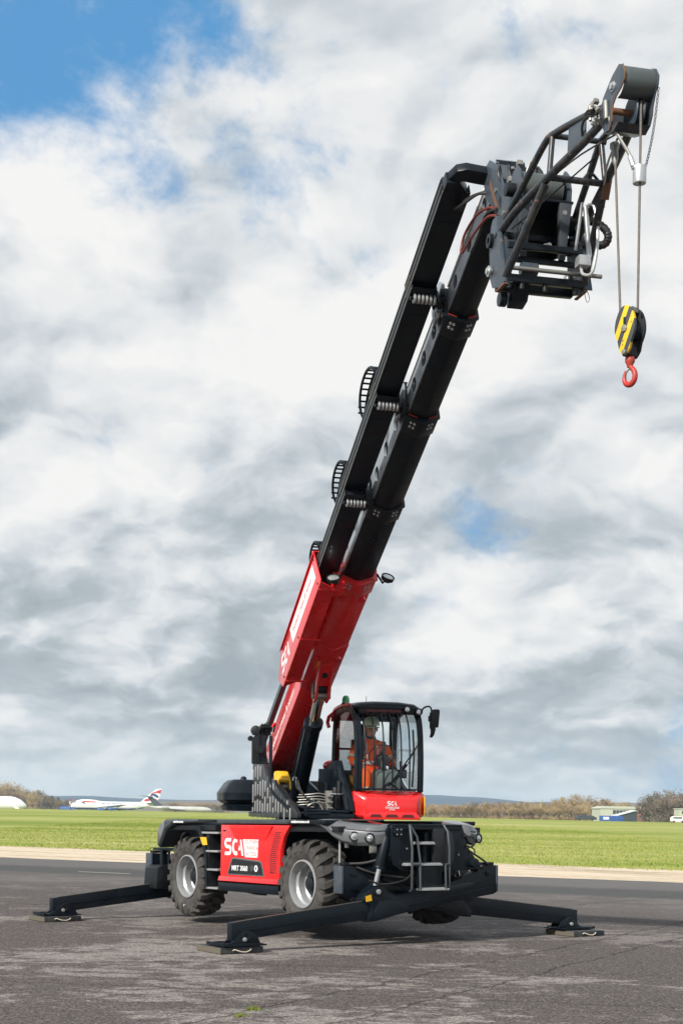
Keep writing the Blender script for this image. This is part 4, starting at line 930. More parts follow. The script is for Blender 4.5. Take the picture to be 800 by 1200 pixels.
# roof
def rsec(x, zt, hw, zb): return [(x, 0.83 - hw, zb), (x, 0.83 + hw, zb), (x, 0.83 + hw, zt - 0.05), (x, 0.83 + hw * 0.86, zt - 0.01), (x, 0.83 + hw * 0.4, zt + 0.012), (x, 0.83 - hw * 0.4, zt + 0.012), (x, 0.83 - hw * 0.86, zt - 0.01), (x, 0.83 - hw, zt - 0.05)]
roof = part('roof', MB().loft([rsec(-0.36, 3.17, 0.42, 3.08), rsec(-0.25, 3.22, 0.46, 3.12), rsec(0.30, 3.245, 0.475, 3.14), rsec(0.72, 3.235, 0.47, 3.14), rsec(0.88, 3.215, 0.455, 3.13), rsec(0.92, 3.19, 0.44, 3.14)]), BLACK, cab, FT, 0.006, sharp=40)
part('roof_visor', MB().box(0.80, 0.905, 0.42, 1.24, 3.065, 3.135), PLASTIC, roof, FT, 0.01)
part('red_band', MB().box(0.906, 0.912, 0.52, 1.02, 3.085, 3.125), DARKRED, roof, FT)
part('roof_edge_cap', tubeprof(smooth([(-0.46, 3.02), (-0.40, 3.12), (-0.28, 3.175), (-0.05, 3.20), (0.30, 3.215), (0.60, 3.20)]), 0.325, 0.365, 0.045), RED, roof, FT, 0.008)
part('grab_handle', MB().tube([(-0.36, 0.325, 3.12), (-0.44, 0.29, 3.08), (-0.50, 0.285, 3.00), (-0.47, 0.30, 2.93)], 0.028, 10), RED, roof, FT)
bc = part('beacon', MB().lathe([(0.062, 0.0), (0.062, 0.02)], None, 20), BLACK, roof, FT @ T3((0.34, 0.36, 3.215)))
part('beacon_dome', MB().lathe([(0.054, 0.0), (0.052, 0.06), (0.040, 0.095), (0.015, 0.11)], None, 20), GREENG, bc, FT @ T3((0.34, 0.36, 3.235)), sharp=60)
part('antenna', MB().cyl((0.5, 0.62, 3.24), (0.5, 0.62, 3.33), 0.004, 6), BLACK, roof, FT)
# guard bars over the windscreen
for k, y in enumerate((0.46, 0.585, 0.71, 0.835, 0.96, 1.085)):
    pts = [(x + bow(y) + 0.045, y - 0.0 + (0.0), z) for x, z in ws]
    pts = [(x, lerp(y, y - 0.03, i / len(pts)) if False else y, z) for i, (x, y, z) in enumerate(pts)]
    part('guard_bar', MB().tube([(0.70, y, 3.16)] + pts[2:], 0.0115, 8), BLACK, cab, FT)
part('guard_rail', MB().tube([(1.08 + bow(y) + 0.05, y, 2.01) for y in [0.42 + 0.06 * k for k in range(14)]], 0.012, 8), BLACK, cab, FT)
part('guard_rail', MB().tube([(0.80 + bow(y), y, 3.14) for y in [0.42 + 0.06 * k for k in range(14)]], 0.010, 8), BLACK, cab, FT)
# work lamps and mirror at the top right corner
for y, z, r in ((1.10, 3.13, 0.050), (1.27, 3.10, 0.052)):
    fr = FT @ T3((0.93, y, z)) @ rot('Y', 80); wl = part('work_lamp', MB().lathe([(r * 0.5, -0.07), (r, -0.03), (r, 0.03), (r * 0.9, 0.035), (r * 0.88, 0.02)], None, 18), PLASTIC, cab, fr)
    part('lens', MB().lathe([(r * 0.85, 0.018), (r * 0.6, 0.028), (0.01, 0.032)], None, 16), LENS, wl, fr)
hose('mirror_arm', [(0.92, 1.28, 3.02), (0.96, 1.30, 3.10), (0.98, 1.33, 3.16), (1.0, 1.40, 3.18), (1.0, 1.435, 3.13), (1.0, 1.44, 2.98)], 0.012, PLASTIC, cab, FT, 3)
mh = part('mirror_housing', MB().prism([(-0.055, 0.0), (0.055, 0.02), (0.072, 0.25), (0.055, 0.275), (-0.02, 0.27), (-0.058, 0.22)], 0, -0.05, 0.05), PLASTIC, cab, FT @ T3((1.0, 1.475, 2.87)), 0.015)
part('lower_arm', MB().prism([(-0.05, 0.02), (0.025, 0.02), (0.005, -0.07), (-0.025, -0.115), (-0.06, -0.11), (-0.045, -0.05)], 0, -0.02, 0.02), PLASTIC, mh, FT @ T3((1.0, 1.475, 2.86)), 0.006)
part('mirror_clamp', MB().box(-0.03, 0.03, -0.06, 0.0, 0.10, 0.18), PLASTIC, mh, FT @ T3((1.0, 1.455, 2.87)), 0.008)
# red nose under the windscreen
def nsec(x, ya, yb, za, zb, ch=0.05):
    return [(x, ya + ch, za), (x, yb - ch, za), (x, yb, za + ch), (x, yb, zb - ch), (x, yb - ch, zb), (x, ya + ch, zb), (x, ya, zb - ch), (x, ya, za + ch)]
nose = part('nose_panel', MB().loft([nsec(0.88, 0.335, 1.325, 1.66, 1.99, 0.03), nsec(1.04, 0.33, 1.33, 1.625, 1.985, 0.035), nsec(1.17, 0.45, 1.22, 1.60, 1.905, 0.04), nsec(1.19, 0.49, 1.19, 1.64, 1.875, 0.04)]), RED, cab, FT, 0.008, sharp=24)
part('nose_hood', MB().hexa([(0.98, 0.44, 1.975), (1.17, 0.52, 1.90), (0.98, 1.23, 1.975), (1.17, 1.17, 1.90), (0.98, 0.46, 2.00), (1.13, 0.55, 1.945), (0.98, 1.21, 2.00), (1.13, 1.13, 1.945)]), RED, nose, FT, 0.006)
lip = part('nose_lip', MB().prism([(0.44, 1.595), (1.25, 1.595), (1.235, 1.645), (1.17, 1.70), (0.53, 1.70), (0.455, 1.645)], 0, 1.17, 1.21), RED, nose, FT, 0.01)
for a, b in ((0.52, 0.70), (0.74, 0.93), (0.97, 1.16)):
    part('lip_recess', MB().prism([(a, 1.625), (b, 1.625), (b - 0.03, 1.665), (a + 0.03, 1.665)], 0, 1.209, 1.213), DARKRED, lip, FT)
FRONT = Matrix(((0, 0, 1, 0), (1, 0, 0, 0), (0, 1, 0, 0), (0, 0, 0, 1)))
sca_logo('sca_lettering', 0.062, FT @ T3((1.195, 0.775, 1.785)) @ FRONT, WHITE, nose)
part('lettering_line', MB().box(0, 0.20, 0, 0.004, -0.001, 0.001), WHITE, nose, FT @ T3((1.195, 0.745, 1.766)) @ FRONT)
text('lettering', 'SOUTHERN CRANES', 0.021, FT @ T3((1.195, 0.747, 1.746)) @ FRONT, WHITE, nose, 0.0006, 0.0006)
text('lettering', '& ACCESS', 0.018, FT @ T3((1.195, 0.80, 1.724)) @ FRONT, WHITE, nose, 0.0006, 0.0006)
part('yellow_marker', MB().box(0.95, 1.10, 1.327, 1.335, 1.66, 1.92), YELLOW, nose, FT, 0.002)
# wiper
wp = MB().tube([(1.165, 0.80, 2.07), (1.155, 0.92, 2.22), (1.115, 1.10, 2.46), (1.07, 1.22, 2.62)], 0.010, 8).tube([(1.17, 0.79, 2.05), (1.165, 0.90, 2.17), (1.13, 1.05, 2.36)], 0.013, 8).tube([(1.18, 0.70, 2.02), (1.18, 0.80, 2.10), (1.18, 0.92, 2.02)], 0.016, 8)
wp.tube([(1.145, 0.88, 2.10), (1.12, 1.06, 2.34), (1.06, 1.24, 2.66)], 0.006, 6)
part('wiper', wp, BLACK, cab, FT)
# inside: seat, console, wheel, control pods
seat = part('seat', MB().box(-0.18, 0.36, 0.57, 1.02, 1.98, 2.12).box(-0.12, 0.28, 0.62, 0.97, 1.78, 1.98), SEATM, cab, FT, 0.04)
part('seat_back', MB().prism([(-0.22, 2.05), (-0.08, 2.05), (-0.16, 2.75), (-0.28, 2.75)], 1, 0.58, 1.01).prism([(-0.26, 2.78), (-0.16, 2.78), (-0.18, 2.98), (-0.26, 2.98)], 1, 0.68, 0.91), SEATM, seat, FT, 0.03)
con = part('console', MB().prism([(0.62, 1.79), (1.02, 1.79), (1.04, 2.14), (0.96, 2.24), (0.80, 2.30), (0.70, 2.24)], 1, 0.66, 1.00), CONSOLE, cab, FT, 0.03)
part('console_wing', MB().prism([(0.86, 1.79), (1.02, 1.79), (1.02, 1.99), (0.90, 2.02)], 1, 0.43, 0.66).prism([(0.86, 1.79), (1.02, 1.79), (1.02, 1.99), (0.90, 2.02)], 1, 1.00, 1.24), CONSOLE, con, FT, 0.02)
col = part('steering_column', MB().tube([(0.84, 0.80, 2.26), (0.76, 0.80, 2.46)], 0.045, 12).prism([(0.70, 2.36), (0.80, 2.34), (0.84, 2.46), (0.74, 2.50)], 1, 0.71, 0.89).box(0.80, 0.84, 0.78, 0.83, 2.44, 2.68), SEATM, cab, FT, 0.01)
swf = FT @ T3((0.72, 0.80, 2.49)) @ rot('Y', -52)
sw = part('steering_wheel', MB().lathe([(0.172, 0.0), (0.182, 0.012), (0.192, 0.0), (0.182, -0.012)], None, 36, closed=True), BLACK, col, swf, sharp=80)
part('wheel_spoke', MB().box(-0.175, 0.175, -0.014, 0.014, -0.012, 0.0).box(-0.175, 0.0, -0.014, 0.014, -0.012, 0.001).cyl((0, 0, -0.03), (0, 0, 0.012), 0.04, 16), BLACK, sw, swf)
part('joystick_pod', MB().box(0.20, 0.62, 1.06, 1.20, 2.18, 2.30).cyl((0.55, 1.13, 2.30), (0.58, 1.12, 2.42), 0.022, 10), SEATM, cab, FT, 0.015)
part('display', MB().box(0.88, 0.92, 0.45, 0.50, 2.42, 2.72), BLACK, cab, FT, 0.008)
part('foam_pad', MB().sphere((0.30, 0.45, 2.06), 0.12, 14, 8, (1.6, 0.7, 1.3)), OCHRE, cab, FT)
part('grab_rail', MB().tube([(0.95, 1.19, 2.05), (0.98, 1.20, 2.5), (0.90, 1.20, 2.85)], 0.014, 8), SEATM, cab, FT)
# ================================================================== boom
YC = -0.068                                          # the boom's middle, a touch right of the turret's
def section(s0, s1, wd, vb, sb, st, mat, name):
    h = wd / 2
    return part(name, MB().prism([(YC - h, sb), (YC - h * 0.12, vb), (YC + h * 0.12, vb), (YC + h, sb), (YC + h, st), (YC - h, st)], 0, s0, s1), mat, crane, FB, 0.008)
SEC = [  # start, end, width, lowest, side bottom, side top, collar width
    (-0.25, 5.50, 0.430, -0.105, -0.015, 0.44, 0.462),
    (5.30, 7.00, 0.385, -0.058, 0.015, 0.480, 0.412),
    (6.80, 8.60, 0.345, -0.072, 0.000, 0.405, 0.370),
    (8.40, 10.10, 0.305, -0.058, 0.000, 0.300, 0.330),
    (9.90, 11.75, 0.268, -0.040, 0.010, 0.265, 0.0)]
secs = []
for k, (s0, s1, wd, vb, sb, st, cwid) in enumerate(SEC):
    mat = RED if k == 0 else BOOMBLACK
    if k == 0: o = section(s0, s1, wd, vb, sb, st, mat, 'boom_section')
    else:
        h = wd / 2
        o = part('boom_section', MB().prism([(YC - h, sb), (YC - h * 0.12, vb), (YC + h * 0.12, vb), (YC + h, sb), (YC + h, st), (YC - h + 0.13, st), (YC - h + 0.13, sb + 0.03), (YC - h, sb + 0.03)], 0, s0, s1), mat, crane, FB, 0.006)
        a = SEC[k - 1][1] + 0.28; n = 3
        holes = [a + i * (s1 - a - 0.42) / (n - 1) for i in range(n)]
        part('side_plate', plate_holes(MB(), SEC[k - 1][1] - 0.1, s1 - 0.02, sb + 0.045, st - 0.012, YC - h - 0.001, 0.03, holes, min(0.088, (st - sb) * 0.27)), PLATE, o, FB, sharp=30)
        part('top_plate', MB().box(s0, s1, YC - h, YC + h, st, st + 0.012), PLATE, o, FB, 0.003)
        # edge strip under the side plate, scuffed
        part('edge_strip', MB().box(SEC[k - 1][1] + 0.1, s1 - 0.34, YC - h - 0.016, YC - h, st - 0.006, st + 0.012), WHITE, o, FB)
        part('hole_shade', MB().box(SEC[k - 1][1], s1 - 0.05, YC - h + 0.085, YC - h + 0.10, sb + 0.04, st), DECAL, o, FB)  # dark sheet standing in for the shade inside the holes
        part('edge_strip', MB().box(SEC[k - 1][1], s1 - 0.2, YC - h - 0.010, YC - h + 0.002, sb + 0.022, sb + 0.034), SILVER, o, FB)
    secs.append(o)
    if cwid:
        h = cwid / 2; v2, b2, t2 = vb - 0.018, sb - 0.012, st + 0.03
        if k == 0: v2, b2 = vb - 0.014, sb - 0.010
        cm_ = RED if k == 0 else BLACK
        L = 0.27 if k else 0.30
        poly = [(YC - h, b2), (YC - h * 0.15, v2), (YC + h * 0.15, v2), (YC + h, b2), (YC + h, t2), (YC - h, t2)]
        c = part('collar', MB().prism(poly, 0, s1 - L, s1), cm_, o, FB, 0.008)
        lipm = MB().prism([(YC + (y - YC) * 1.06, z * 1.0 - 0.006 if z < 0.1 else z + 0.006) for y, z in poly], 0, s1 - 0.025, s1 + 0.006)
        part('collar_lip', lipm, cm_, c, FB, 0.004)
        # wear pads showing red in the mouth of the collar
        for q in (-1, 1):
            part('wear_pad', MB().hexa([(s, YC + q * (h * a), lerp(v2, b2, a) + d) for d in (0.014, 0.030) for a in (0.35, 0.86) for s in (s1 - 0.01, s1 + 0.014)]), HOOKRED, c, FB)
        bl = MB()
        for q in (-1, 1):                                # bolts on both lower faces and the side
            nrm = Vector((0, q * (b2 - v2), -h)).normalized() if True else None
            for ds in (0.065, 0.125):
                for a in (0.42, 0.62):
                    p = Vector((s1 - ds, YC + q * h * a, lerp(v2, b2, (a - 0.15) / 0.85)))
                    bl.cyl(p - nrm * 0.004, p + nrm * 0.014, 0.0145, 8)
            for ds in (0.09,):
                for zz in (0.25, 0.75):
                    p = Vector((s1 - ds, YC + q * h, lerp(b2, t2, zz))); bl.cyl(p, p + Vector((0, q * 0.016, 0)), 0.026, 8)
        part('bolts', bl, SILVER, c, FB)['kind'] = 'stuff'
        if k:
            # ear on the boom's right side with an eyelet, and the bracket out to the hose carrier
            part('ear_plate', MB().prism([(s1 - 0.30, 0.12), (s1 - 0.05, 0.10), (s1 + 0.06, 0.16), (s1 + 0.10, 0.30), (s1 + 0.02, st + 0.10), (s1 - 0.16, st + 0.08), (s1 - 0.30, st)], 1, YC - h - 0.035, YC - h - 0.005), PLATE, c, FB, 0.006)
            part('eyelet', MB().lathe([(0.024, 0.0), (0.046, 0.0), (0.046, 0.03), (0.024, 0.03)], None, 18, closed=True), SILVER, c, FB @ T3((s1 - 0.12, YC - h - 0.035, 0.10)) @ rot('X', 90))
# red outer section: gusset, cylinder clevis, lamps, ribs
o0 = secs[0]
h = 0.462 / 2
part('stiffener_plate', MB().prism([(YC - h + 0.006, -0.02), (YC - h * 0.15, -0.113), (YC + h * 0.15, -0.113), (YC + h - 0.006, -0.02), (YC + h - 0.006, 0.2), (YC - h + 0.006, 0.2)], 0, 2.75, 3.92), RED, o0, FB, 0.006)
cl = MB()
for y in (-0.155, 0.02):
    cl.prism([(2.85, -0.08), (3.55, -0.08), (3.40, -0.16), (3.22, -0.26), (3.08, -0.40), (2.92, -0.38), (2.84, -0.26)], 1, y - 0.016, y + 0.016)
cl.prism([(3.05, -0.10), (3.60, -0.10), (3.35, -0.155), (3.15, -0.24)], 1, -0.15, 0.02)
clv = part('clevis', cl, RED, o0, FB, 0.008)
part('clevis_hole', MB().cyl((3.33, -0.07, -0.166), (3.34, -0.07, -0.185), 0.04, 18), DECAL, clv, FB)
part('clevis_pin', MB().cyl((3.02, -0.20, -0.32), (3.02, 0.06, -0.32), 0.045, 18), STEEL, clv, FB, 0.004)
for q in (-1, 1):
    p = Vector((5.10, YC + q * 0.12, -0.075))
    part('boss', MB().cyl(p + Vector((0, 0, 0.05)), p + Vector((0, q * 0.0, -0.012)), 0.05, 20), RED, o0, FB, 0.004)
    p = Vector((3.62, YC + q * 0.12, -0.080))
    part('boss', MB().cyl(p + Vector((0, 0, 0.05)), p + Vector((0, q * 0.0, -0.012)), 0.05, 20), RED, o0, FB, 0.004)
for q, yy, nn, ss in ((-1, -0.46, -0.20, 5.74), (1, 0.25, -0.12, 5.70)):
    fr = FB @ T3((ss, yy, nn)) @ rot('Y', 62) @ rot('X', -10 * q)
    bl_ = part('boom_lamp', MB().lathe([(0.04, -0.06), (0.080, -0.03), (0.086, 0.015), (0.078, 0.022), (0.076, 0.01)], None, 26), PLASTIC, o0, fr)
    part('lens', MB().lathe([(0.074, 0.008), (0.05, 0.020), (0.01, 0.026)], None, 22), LENS, bl_, fr)
    part('lamp_bracket', MB().tube([(ss - 0.12, YC + q * 0.22, 0.0), (ss - 0.08, yy - q * 0.05, nn - 0.03), (ss - 0.03, yy, nn)], 0.014, 8), BLACK, bl_, FB)
SIDEB = Matrix(((1, 0, 0, 0), (0, 0, -1, 0), (0, 1, 0, 0), (0, 0, 0, 1)))
text('lettering', 'southern cranes & access', 0.15, FB @ T3((0.35, YC - 0.216, 0.15)) @ SIDEB, WHITE, o0, 0.0008, 0.0, sx=1.25)
# rail along the top of the outer section
part('top_track', MB().box(-0.3, 3.6, YC - 0.30, YC - 0.22, 0.50, 0.60), SLATE, o0, FB, 0.006)
# hose carrier cover with the company name
yc0 = -0.635
cvp = [(2.89, -0.02), (3.14, -0.26), (5.78, -0.26), (5.54, 0.32), (3.20, 0.32)]
cover = part('carrier_cover', MB().prism(cvp, 1, yc0, yc0 + 0.012), RED, crane, FB, 0.004)
part('cover_underside', MB().prism([(3.16, yc0), (5.77, yc0), (5.62, -0.425), (3.36, -0.425)], 2, -0.282, -0.262), RED, cover, FB, 0.004)
part('cover_hood', MB().prism([(yc0 - 0.006, 0.325), (yc0 - 0.022, 0.265), (yc0 - 0.010, 0.265), (yc0 + 0.01, 0.315), (-0.36, 0.315), (-0.36, 0.330)], 0, 3.20, 5.55), RED, cover, FB, 0.004)
for s in (3.34, 4.42, 5.60):
    part('cover_rib', MB().box(s, s + 0.03, yc0 + 0.012, -0.36, -0.300, -0.283), RED, cover, FB, 0.003)
part('cover_bracket', MB().box(5.42, 5.62, -0.43, YC - 0.22, -0.26, -0.02), RED, cover, FB, 0.01)
for s, n_ in ((3.3, -0.20), (4.35, -0.21), (5.62, -0.21), (3.35, 0.25), (5.5, 0.22)):
    part('bolt', MB().cyl((s, yc0, n_), (s, yc0 - 0.010, n_), 0.014, 8), BLACK, cover, FB)
sca_logo('sca_lettering', 0.26, FB @ T3((3.22, yc0 - 0.003, -0.12)) @ SIDEB, WHITE, cover)
part('name_plate', MB().prism([(3.88, 0.20), (5.42, 0.20), (5.55, -0.08), (4.00, -0.08)], 1, yc0 - 0.002, yc0), WHITE, cover, FB)
text('lettering', 'Southern Cranes & Access', 0.115, FB @ T3((4.06, yc0 - 0.004, 0.03)) @ SIDEB, RED, cover, 0.0008, -0.0015)

# hose carrier: four stepped troughs, each held off its own boom section
CAR = [(5.20, 7.16, -0.01, 0.19), (6.90, 8.76, 0.075, 0.265), (8.50, 10.27, 0.135, 0.315), (10.05, 11.42, 0.185, 0.355)]
for k, (s0, s1, nb, nt) in enumerate(CAR):
    ya, yb_ = -0.605, -0.352
    mb = MB()
    mb.box(s0, s1, ya, yb_, nb, nb + 0.012).box(s0, s1, ya, ya + 0.012, nb, nt).box(s0, s1, yb_ - 0.012, yb_, nb, nt * 0.6 + nb * 0.4)
    cr_ = part('hose_carrier', mb, BLACK, crane, FB, 0.003)
    for f_ in (0.04, 0.5, 0.94):
        part('carrier_rail', MB().box(s0 + 0.02, s1 - 0.02, ya - 0.007, ya + 0.001, lerp(nb, nt, f_), lerp(nb, nt, f_) + 0.010), STEEL, cr_, FB)
    # rubber-link hose chain lying in the trough
    mbl = MB(); n = int((s1 - s0) / 0.075)
    for i in range(n): mbl.box(s0 + i * 0.075, s0 + i * 0.075 + 0.062, ya + 0.02, yb_ - 0.02, nb + 0.014, nt - 0.01)
    part('chain_links', mbl, PLASTIC, cr_, FB, label='row of black plastic chain links in the trough')
    part('embossed_mark', MB().box(s1 - 0.62, s1 - 0.35, ya + 0.05, yb_ - 0.05, nb - 0.005, nb), BLACK, cr_, FB, 0.002)
    if k < 3:
        # roller made of rings, and the bracket back to the boom
        for i in range(6):
            y = ya + 0.045 + i * 0.040
            part('roller_ring', MB().lathe([(0.030, -0.010), (0.046, -0.012), (0.050, 0.0), (0.046, 0.012), (0.030, 0.010)], None, 16), SILVER, cr_, FB @ T3((s1 - 0.11, y, nb - 0.028)) @ rot('X', 90))
        part('roller_axle', MB().cyl((s1 - 0.11, ya, nb - 0.028), (s1 - 0.11, -0.25, nb - 0.028), 0.018, 10).box(s1 - 0.20, s1 - 0.04, yb_ + 0.0, yb_ + 0.015, nb - 0.07, nt - 0.02), BLACK, cr_, FB)
        mbb = MB()
        rb = random.Random(k)
        for i in range(7):
            a = Vector((s1 - 0.16 + rb.uniform(-0.05, 0.07), -0.335 + 0.012 * i, nb + rb.uniform(-0.06, 0.05))); sz = rb.uniform(0.02, 0.05)
            mbb.box(a.x - sz, a.x + sz, a.y - 0.02, a.y + 0.02, a.z - sz, a.z + sz)
        mbb.box(s1 - 0.16, s1 - 0.09, -0.35, YC - 0.17, nb - 0.02, nb + 0.03)
        part('carrier_bracket', mbb, PLASTIC, cr_, FB, 0.005)
    if k < 3:
        # arched wire guard standing off the back of the carrier
        for off_ in (0,):
            L = (0.56, 0.64, 0.70)[k]; c0 = (s0 + s1) / 2 - 0.05 + (0.05, 0.0, 0.0)[k]
            c0 = (5.50, 6.96, 8.46)[k]
            arcp = lambda t, d: (c0 + L / 2 * math.cos(t) * 1.0, d, nt - 0.02 + (0.25 + 0.015 * k) * math.sin(t) ** 0.8)
            mg = MB(); ts = [math.pi * i / 14 for i in range(15)]
            for d in (ya - 0.03, ya + 0.07, ya + 0.19):
                mg.tube([arcp(t, lerp(ya + 0.03, d, math.sin(t) ** 0.5 if 0.01 < t < 3.13 else 0)) for t in ts], 0.016, 6)
            for t in ts[1:-1]: mg.tube([arcp(t, ya - 0.03), arcp(t, ya + 0.19)], 0.011, 6)
            part('arched_guard', mg, BLACK, cr_, FB)
# curved end of the carrier bending over to the boom head
bend = [(11.38, 0.27), (11.56, 0.285), (11.68, 0.265), (11.76, 0.215)]
prof = smooth([(11.36, 0.27), (11.50, 0.285), (11.61, 0.262), (11.66, 0.20)], 5)
ec = part('carrier_elbow', MB().loft([[(s, -0.605, n - 0.080), (s, -0.352 - 0.9 * max(0, s - 11.38), n - 0.080), (s, -0.352 - 0.9 * max(0, s - 11.38), n + 0.05), (s, -0.605, n + 0.05)] for s, n in ((11.30, 0.27), (11.40, 0.27), (11.47, 0.265), (11.52, 0.255))]), BLACK, crane, FB, 0.006)
part('elbow_arm', MB().loft([[(s - 0.07, y, n - 0.045), (s + 0.07, y, n - 0.045), (s + 0.07, y, n + 0.045), (s - 0.07, y, n + 0.045)] for s, y, n in ((11.44, -0.595, 0.255), (11.56, -0.54, 0.245), (11.61, -0.46, 0.225), (11.63, -0.36, 0.19), (11.64, -0.20, 0.165))]), BLACK, ec, FB, 0.01)
for k in range(3): hose('hose', [(11.25, -0.46 + 0.03 * k, 0.15), (11.42, -0.42, 0.06 + 0.01 * k), (11.55, -0.34, 0.04), (11.62, -0.22, 0.02 - 0.02 * k)], 0.013, HOSE, ec, FB, 4)

# ================================================================== boom head
hp = [(11.60, 0.26), (11.78, 0.21), (11.90, 0.02), (11.97, -0.30), (12.04, -0.72), (12.00, -0.96), (11.88, -1.00), (11.80, -0.84), (11.76, -0.52), (11.66, -0.22), (11.56, 0.0)]
head = part('boom_head', MB().prism([(s, n) for s, n in hp], 1, -0.285, -0.262), SLATE, crane, FB, 0.006)
part('head_plate', MB().prism([(s, n) for s, n in hp], 1, 0.125, 0.148), SLATE, head, FB, 0.006)
part('head_cross_plate', MB().box(11.56, 11.74, -0.262, 0.125, 0.20, 0.225).box(11.72, 11.745, -0.262, 0.125, -0.02, 0.20), SLATE, head, FB, 0.004)
part('head_web', MB().box(11.86, 11.90, -0.262, 0.125, -0.78, -0.50), BLACK, head, FB, 0.004)
for s, n_ in ((11.66, 0.20), (11.45, -0.02), (11.82, -0.20), (11.90, -0.55)):
    for yy in (-0.287, 0.150): part('bolt', MB().cyl((s, yy - 0.012, n_), (s, yy + 0.012, n_), 0.020, 10), STEEL, head, FB)
part('rust_streak', MB().prism([(11.70, -0.02), (11.74, 0.02), (11.76, -0.18), (11.80, -0.36), (11.75, -0.34)], 1, -0.2865, -0.285), RUST, head, FB)
hose('looped_hose', [(11.78, -0.30, -0.46), (11.66, -0.34, -0.36), (11.40, -0.38, -0.30), (11.12, -0.38, -0.22), (11.02, -0.36, -0.10), (11.12, -0.34, 0.0), (11.42, -0.33, -0.08), (11.66, -0.31, -0.24), (11.76, -0.30, -0.36)], 0.012, REDHOSE, head, FB, 5)
hose('hose', [(11.80, -0.30, -0.40), (11.62, -0.33, -0.28), (11.40, -0.33, -0.30), (11.1, -0.30, -0.2)], 0.011, HOSE, head, FB, 5)
rb = random.Random(11)
mm = MB()
for i in range(46):                                   # quick-couplers, hoses and valve clutter in the head
    p = Vector((rb.uniform(11.62, 12.0), rb.uniform(-0.22, 0.05), 0)); p.z = rb.uniform(-0.70, 0.0) + 0.0 * p.x; z_ = rb.uniform(0.012, 0.045)
    mm.box(p.x - z_, p.x + z_, p.y - z_, p.y + z_, p.z - z_, p.z + z_)
    if i % 3 == 0: mm.cyl(p, p + Vector((rb.uniform(-0.2, 0.2), rb.uniform(-0.1, 0.1), rb.uniform(-0.2, 0.2))), 0.012, 6)
part('valve_clutter', mm, STEEL, head, FB, 0.002)
mm = MB()
for i in range(9):
    a = Vector((rb.uniform(11.7, 12.0), rb.uniform(-0.24, 0.08), rb.uniform(-0.6, 0.0)))
    mm.tube(smooth([tuple(a), tuple(a + Vector((0.08, rb.uniform(-0.05, 0.05), 0.10))), tuple(a + Vector((0.12, rb.uniform(-0.1, 0.1), -0.06))), tuple(a + Vector((0.02, 0.02, -0.20)))], 3), 0.010, 6)
part('hoses', mm, HOSE, head, FB)
part('label_plate', MB().box(11.70, 11.73, -0.12, 0.10, -0.16, -0.06), WHITE, head, FB)

# ================================================================== winch jib (turret axes)
YJ = -0.155                                          # the frame sits a little right of the head
jib = part('jib_frame', MB().box(9.18, 9.24, YJ - 0.335, YJ + 0.335, 6.06, 6.13).box(9.44, 9.50, YJ - 0.335, YJ + 0.335, 6.05, 6.11).box(9.34, 9.38, YJ - 0.32, YJ + 0.32, 6.26, 6.30).box(9.20, 9.24, YJ - 0.32, YJ + 0.32, 6.50, 6.55).box(9.44, 9.48, YJ - 0.32, YJ + 0.32, 6.33, 6.38), BLACK, crane, FT, 0.006)
for s, lab in ((-1, None), (1, None)):
    y = YJ + s * 0.345
    pl = [(9.16, 6.66), (9.24, 6.66), (9.34, 6.52), (9.47, 6.14), (9.50, 6.04), (9.38, 6.03), (9.18, 6.09), (9.11, 6.20), (9.10, 6.36), (9.08, 6.50), (9.12, 6.62)]
    fpj = part('jib_side_plate', MB().prism(pl, 1, y - 0.012, y + 0.012), SLATE, jib, FT, 0.004)
    part('plate_flange', MB().hexa([(x + d, yy, z) for x, z in ((9.48, 6.04), (9.25, 6.66)) for yy in (y - 0.02, y + 0.06) for d in (0.0, 0.016)]), SLATE, fpj, FT, 0.003)
    part('rusty_edge', MB().box(9.28, 9.50, y - 0.014, y + 0.014, 6.022, 6.034), RUST, fpj, FT)
    part('pivot_boss', MB().lathe([(0.028, -0.045), (0.058, -0.045), (0.058, 0.045), (0.028, 0.045)], None, 22, closed=True), PLASTIC, fpj, FT @ T3((9.155, y, 6.49)) @ rot('X', 90))
    part('lock_bolt', MB().cyl((9.16, y - 0.06, 6.235), (9.16, y + 0.05, 6.235), 0.026, 12).cyl((9.16, y - 0.045, 6.235), (9.16, y - 0.03, 6.235), 0.045, 12), SILVER, fpj, FT, 0.002)
part('rod', MB().cyl((9.45, YJ - 0.30, 6.175), (9.45, YJ + 0.50, 6.175), 0.018, 14), STEEL, jib, FT)
part('roller', MB().cyl((9.38, YJ - 0.18, 6.20), (9.38, YJ - 0.04, 6.20), 0.055, 18), SLATE, jib, FT, 0.004)
part('under_roller', MB().cyl((9.25, YJ - 0.32, 5.98), (9.25, YJ - 0.26, 5.98), 0.06, 20).prism([(9.18, 6.06), (9.40, 6.06), (9.34, 5.95), (9.22, 5.92)], 1, YJ - 0.24, YJ - 0.10), BLACK, jib, FT, 0.006)
for y in (-0.31, -0.20, 0.0, 0.26): part('bolt', MB().cyl((9.47, YJ + y, 6.0), (9.47, YJ + y, 6.06), 0.022, 10), PLASTIC, jib, FT)
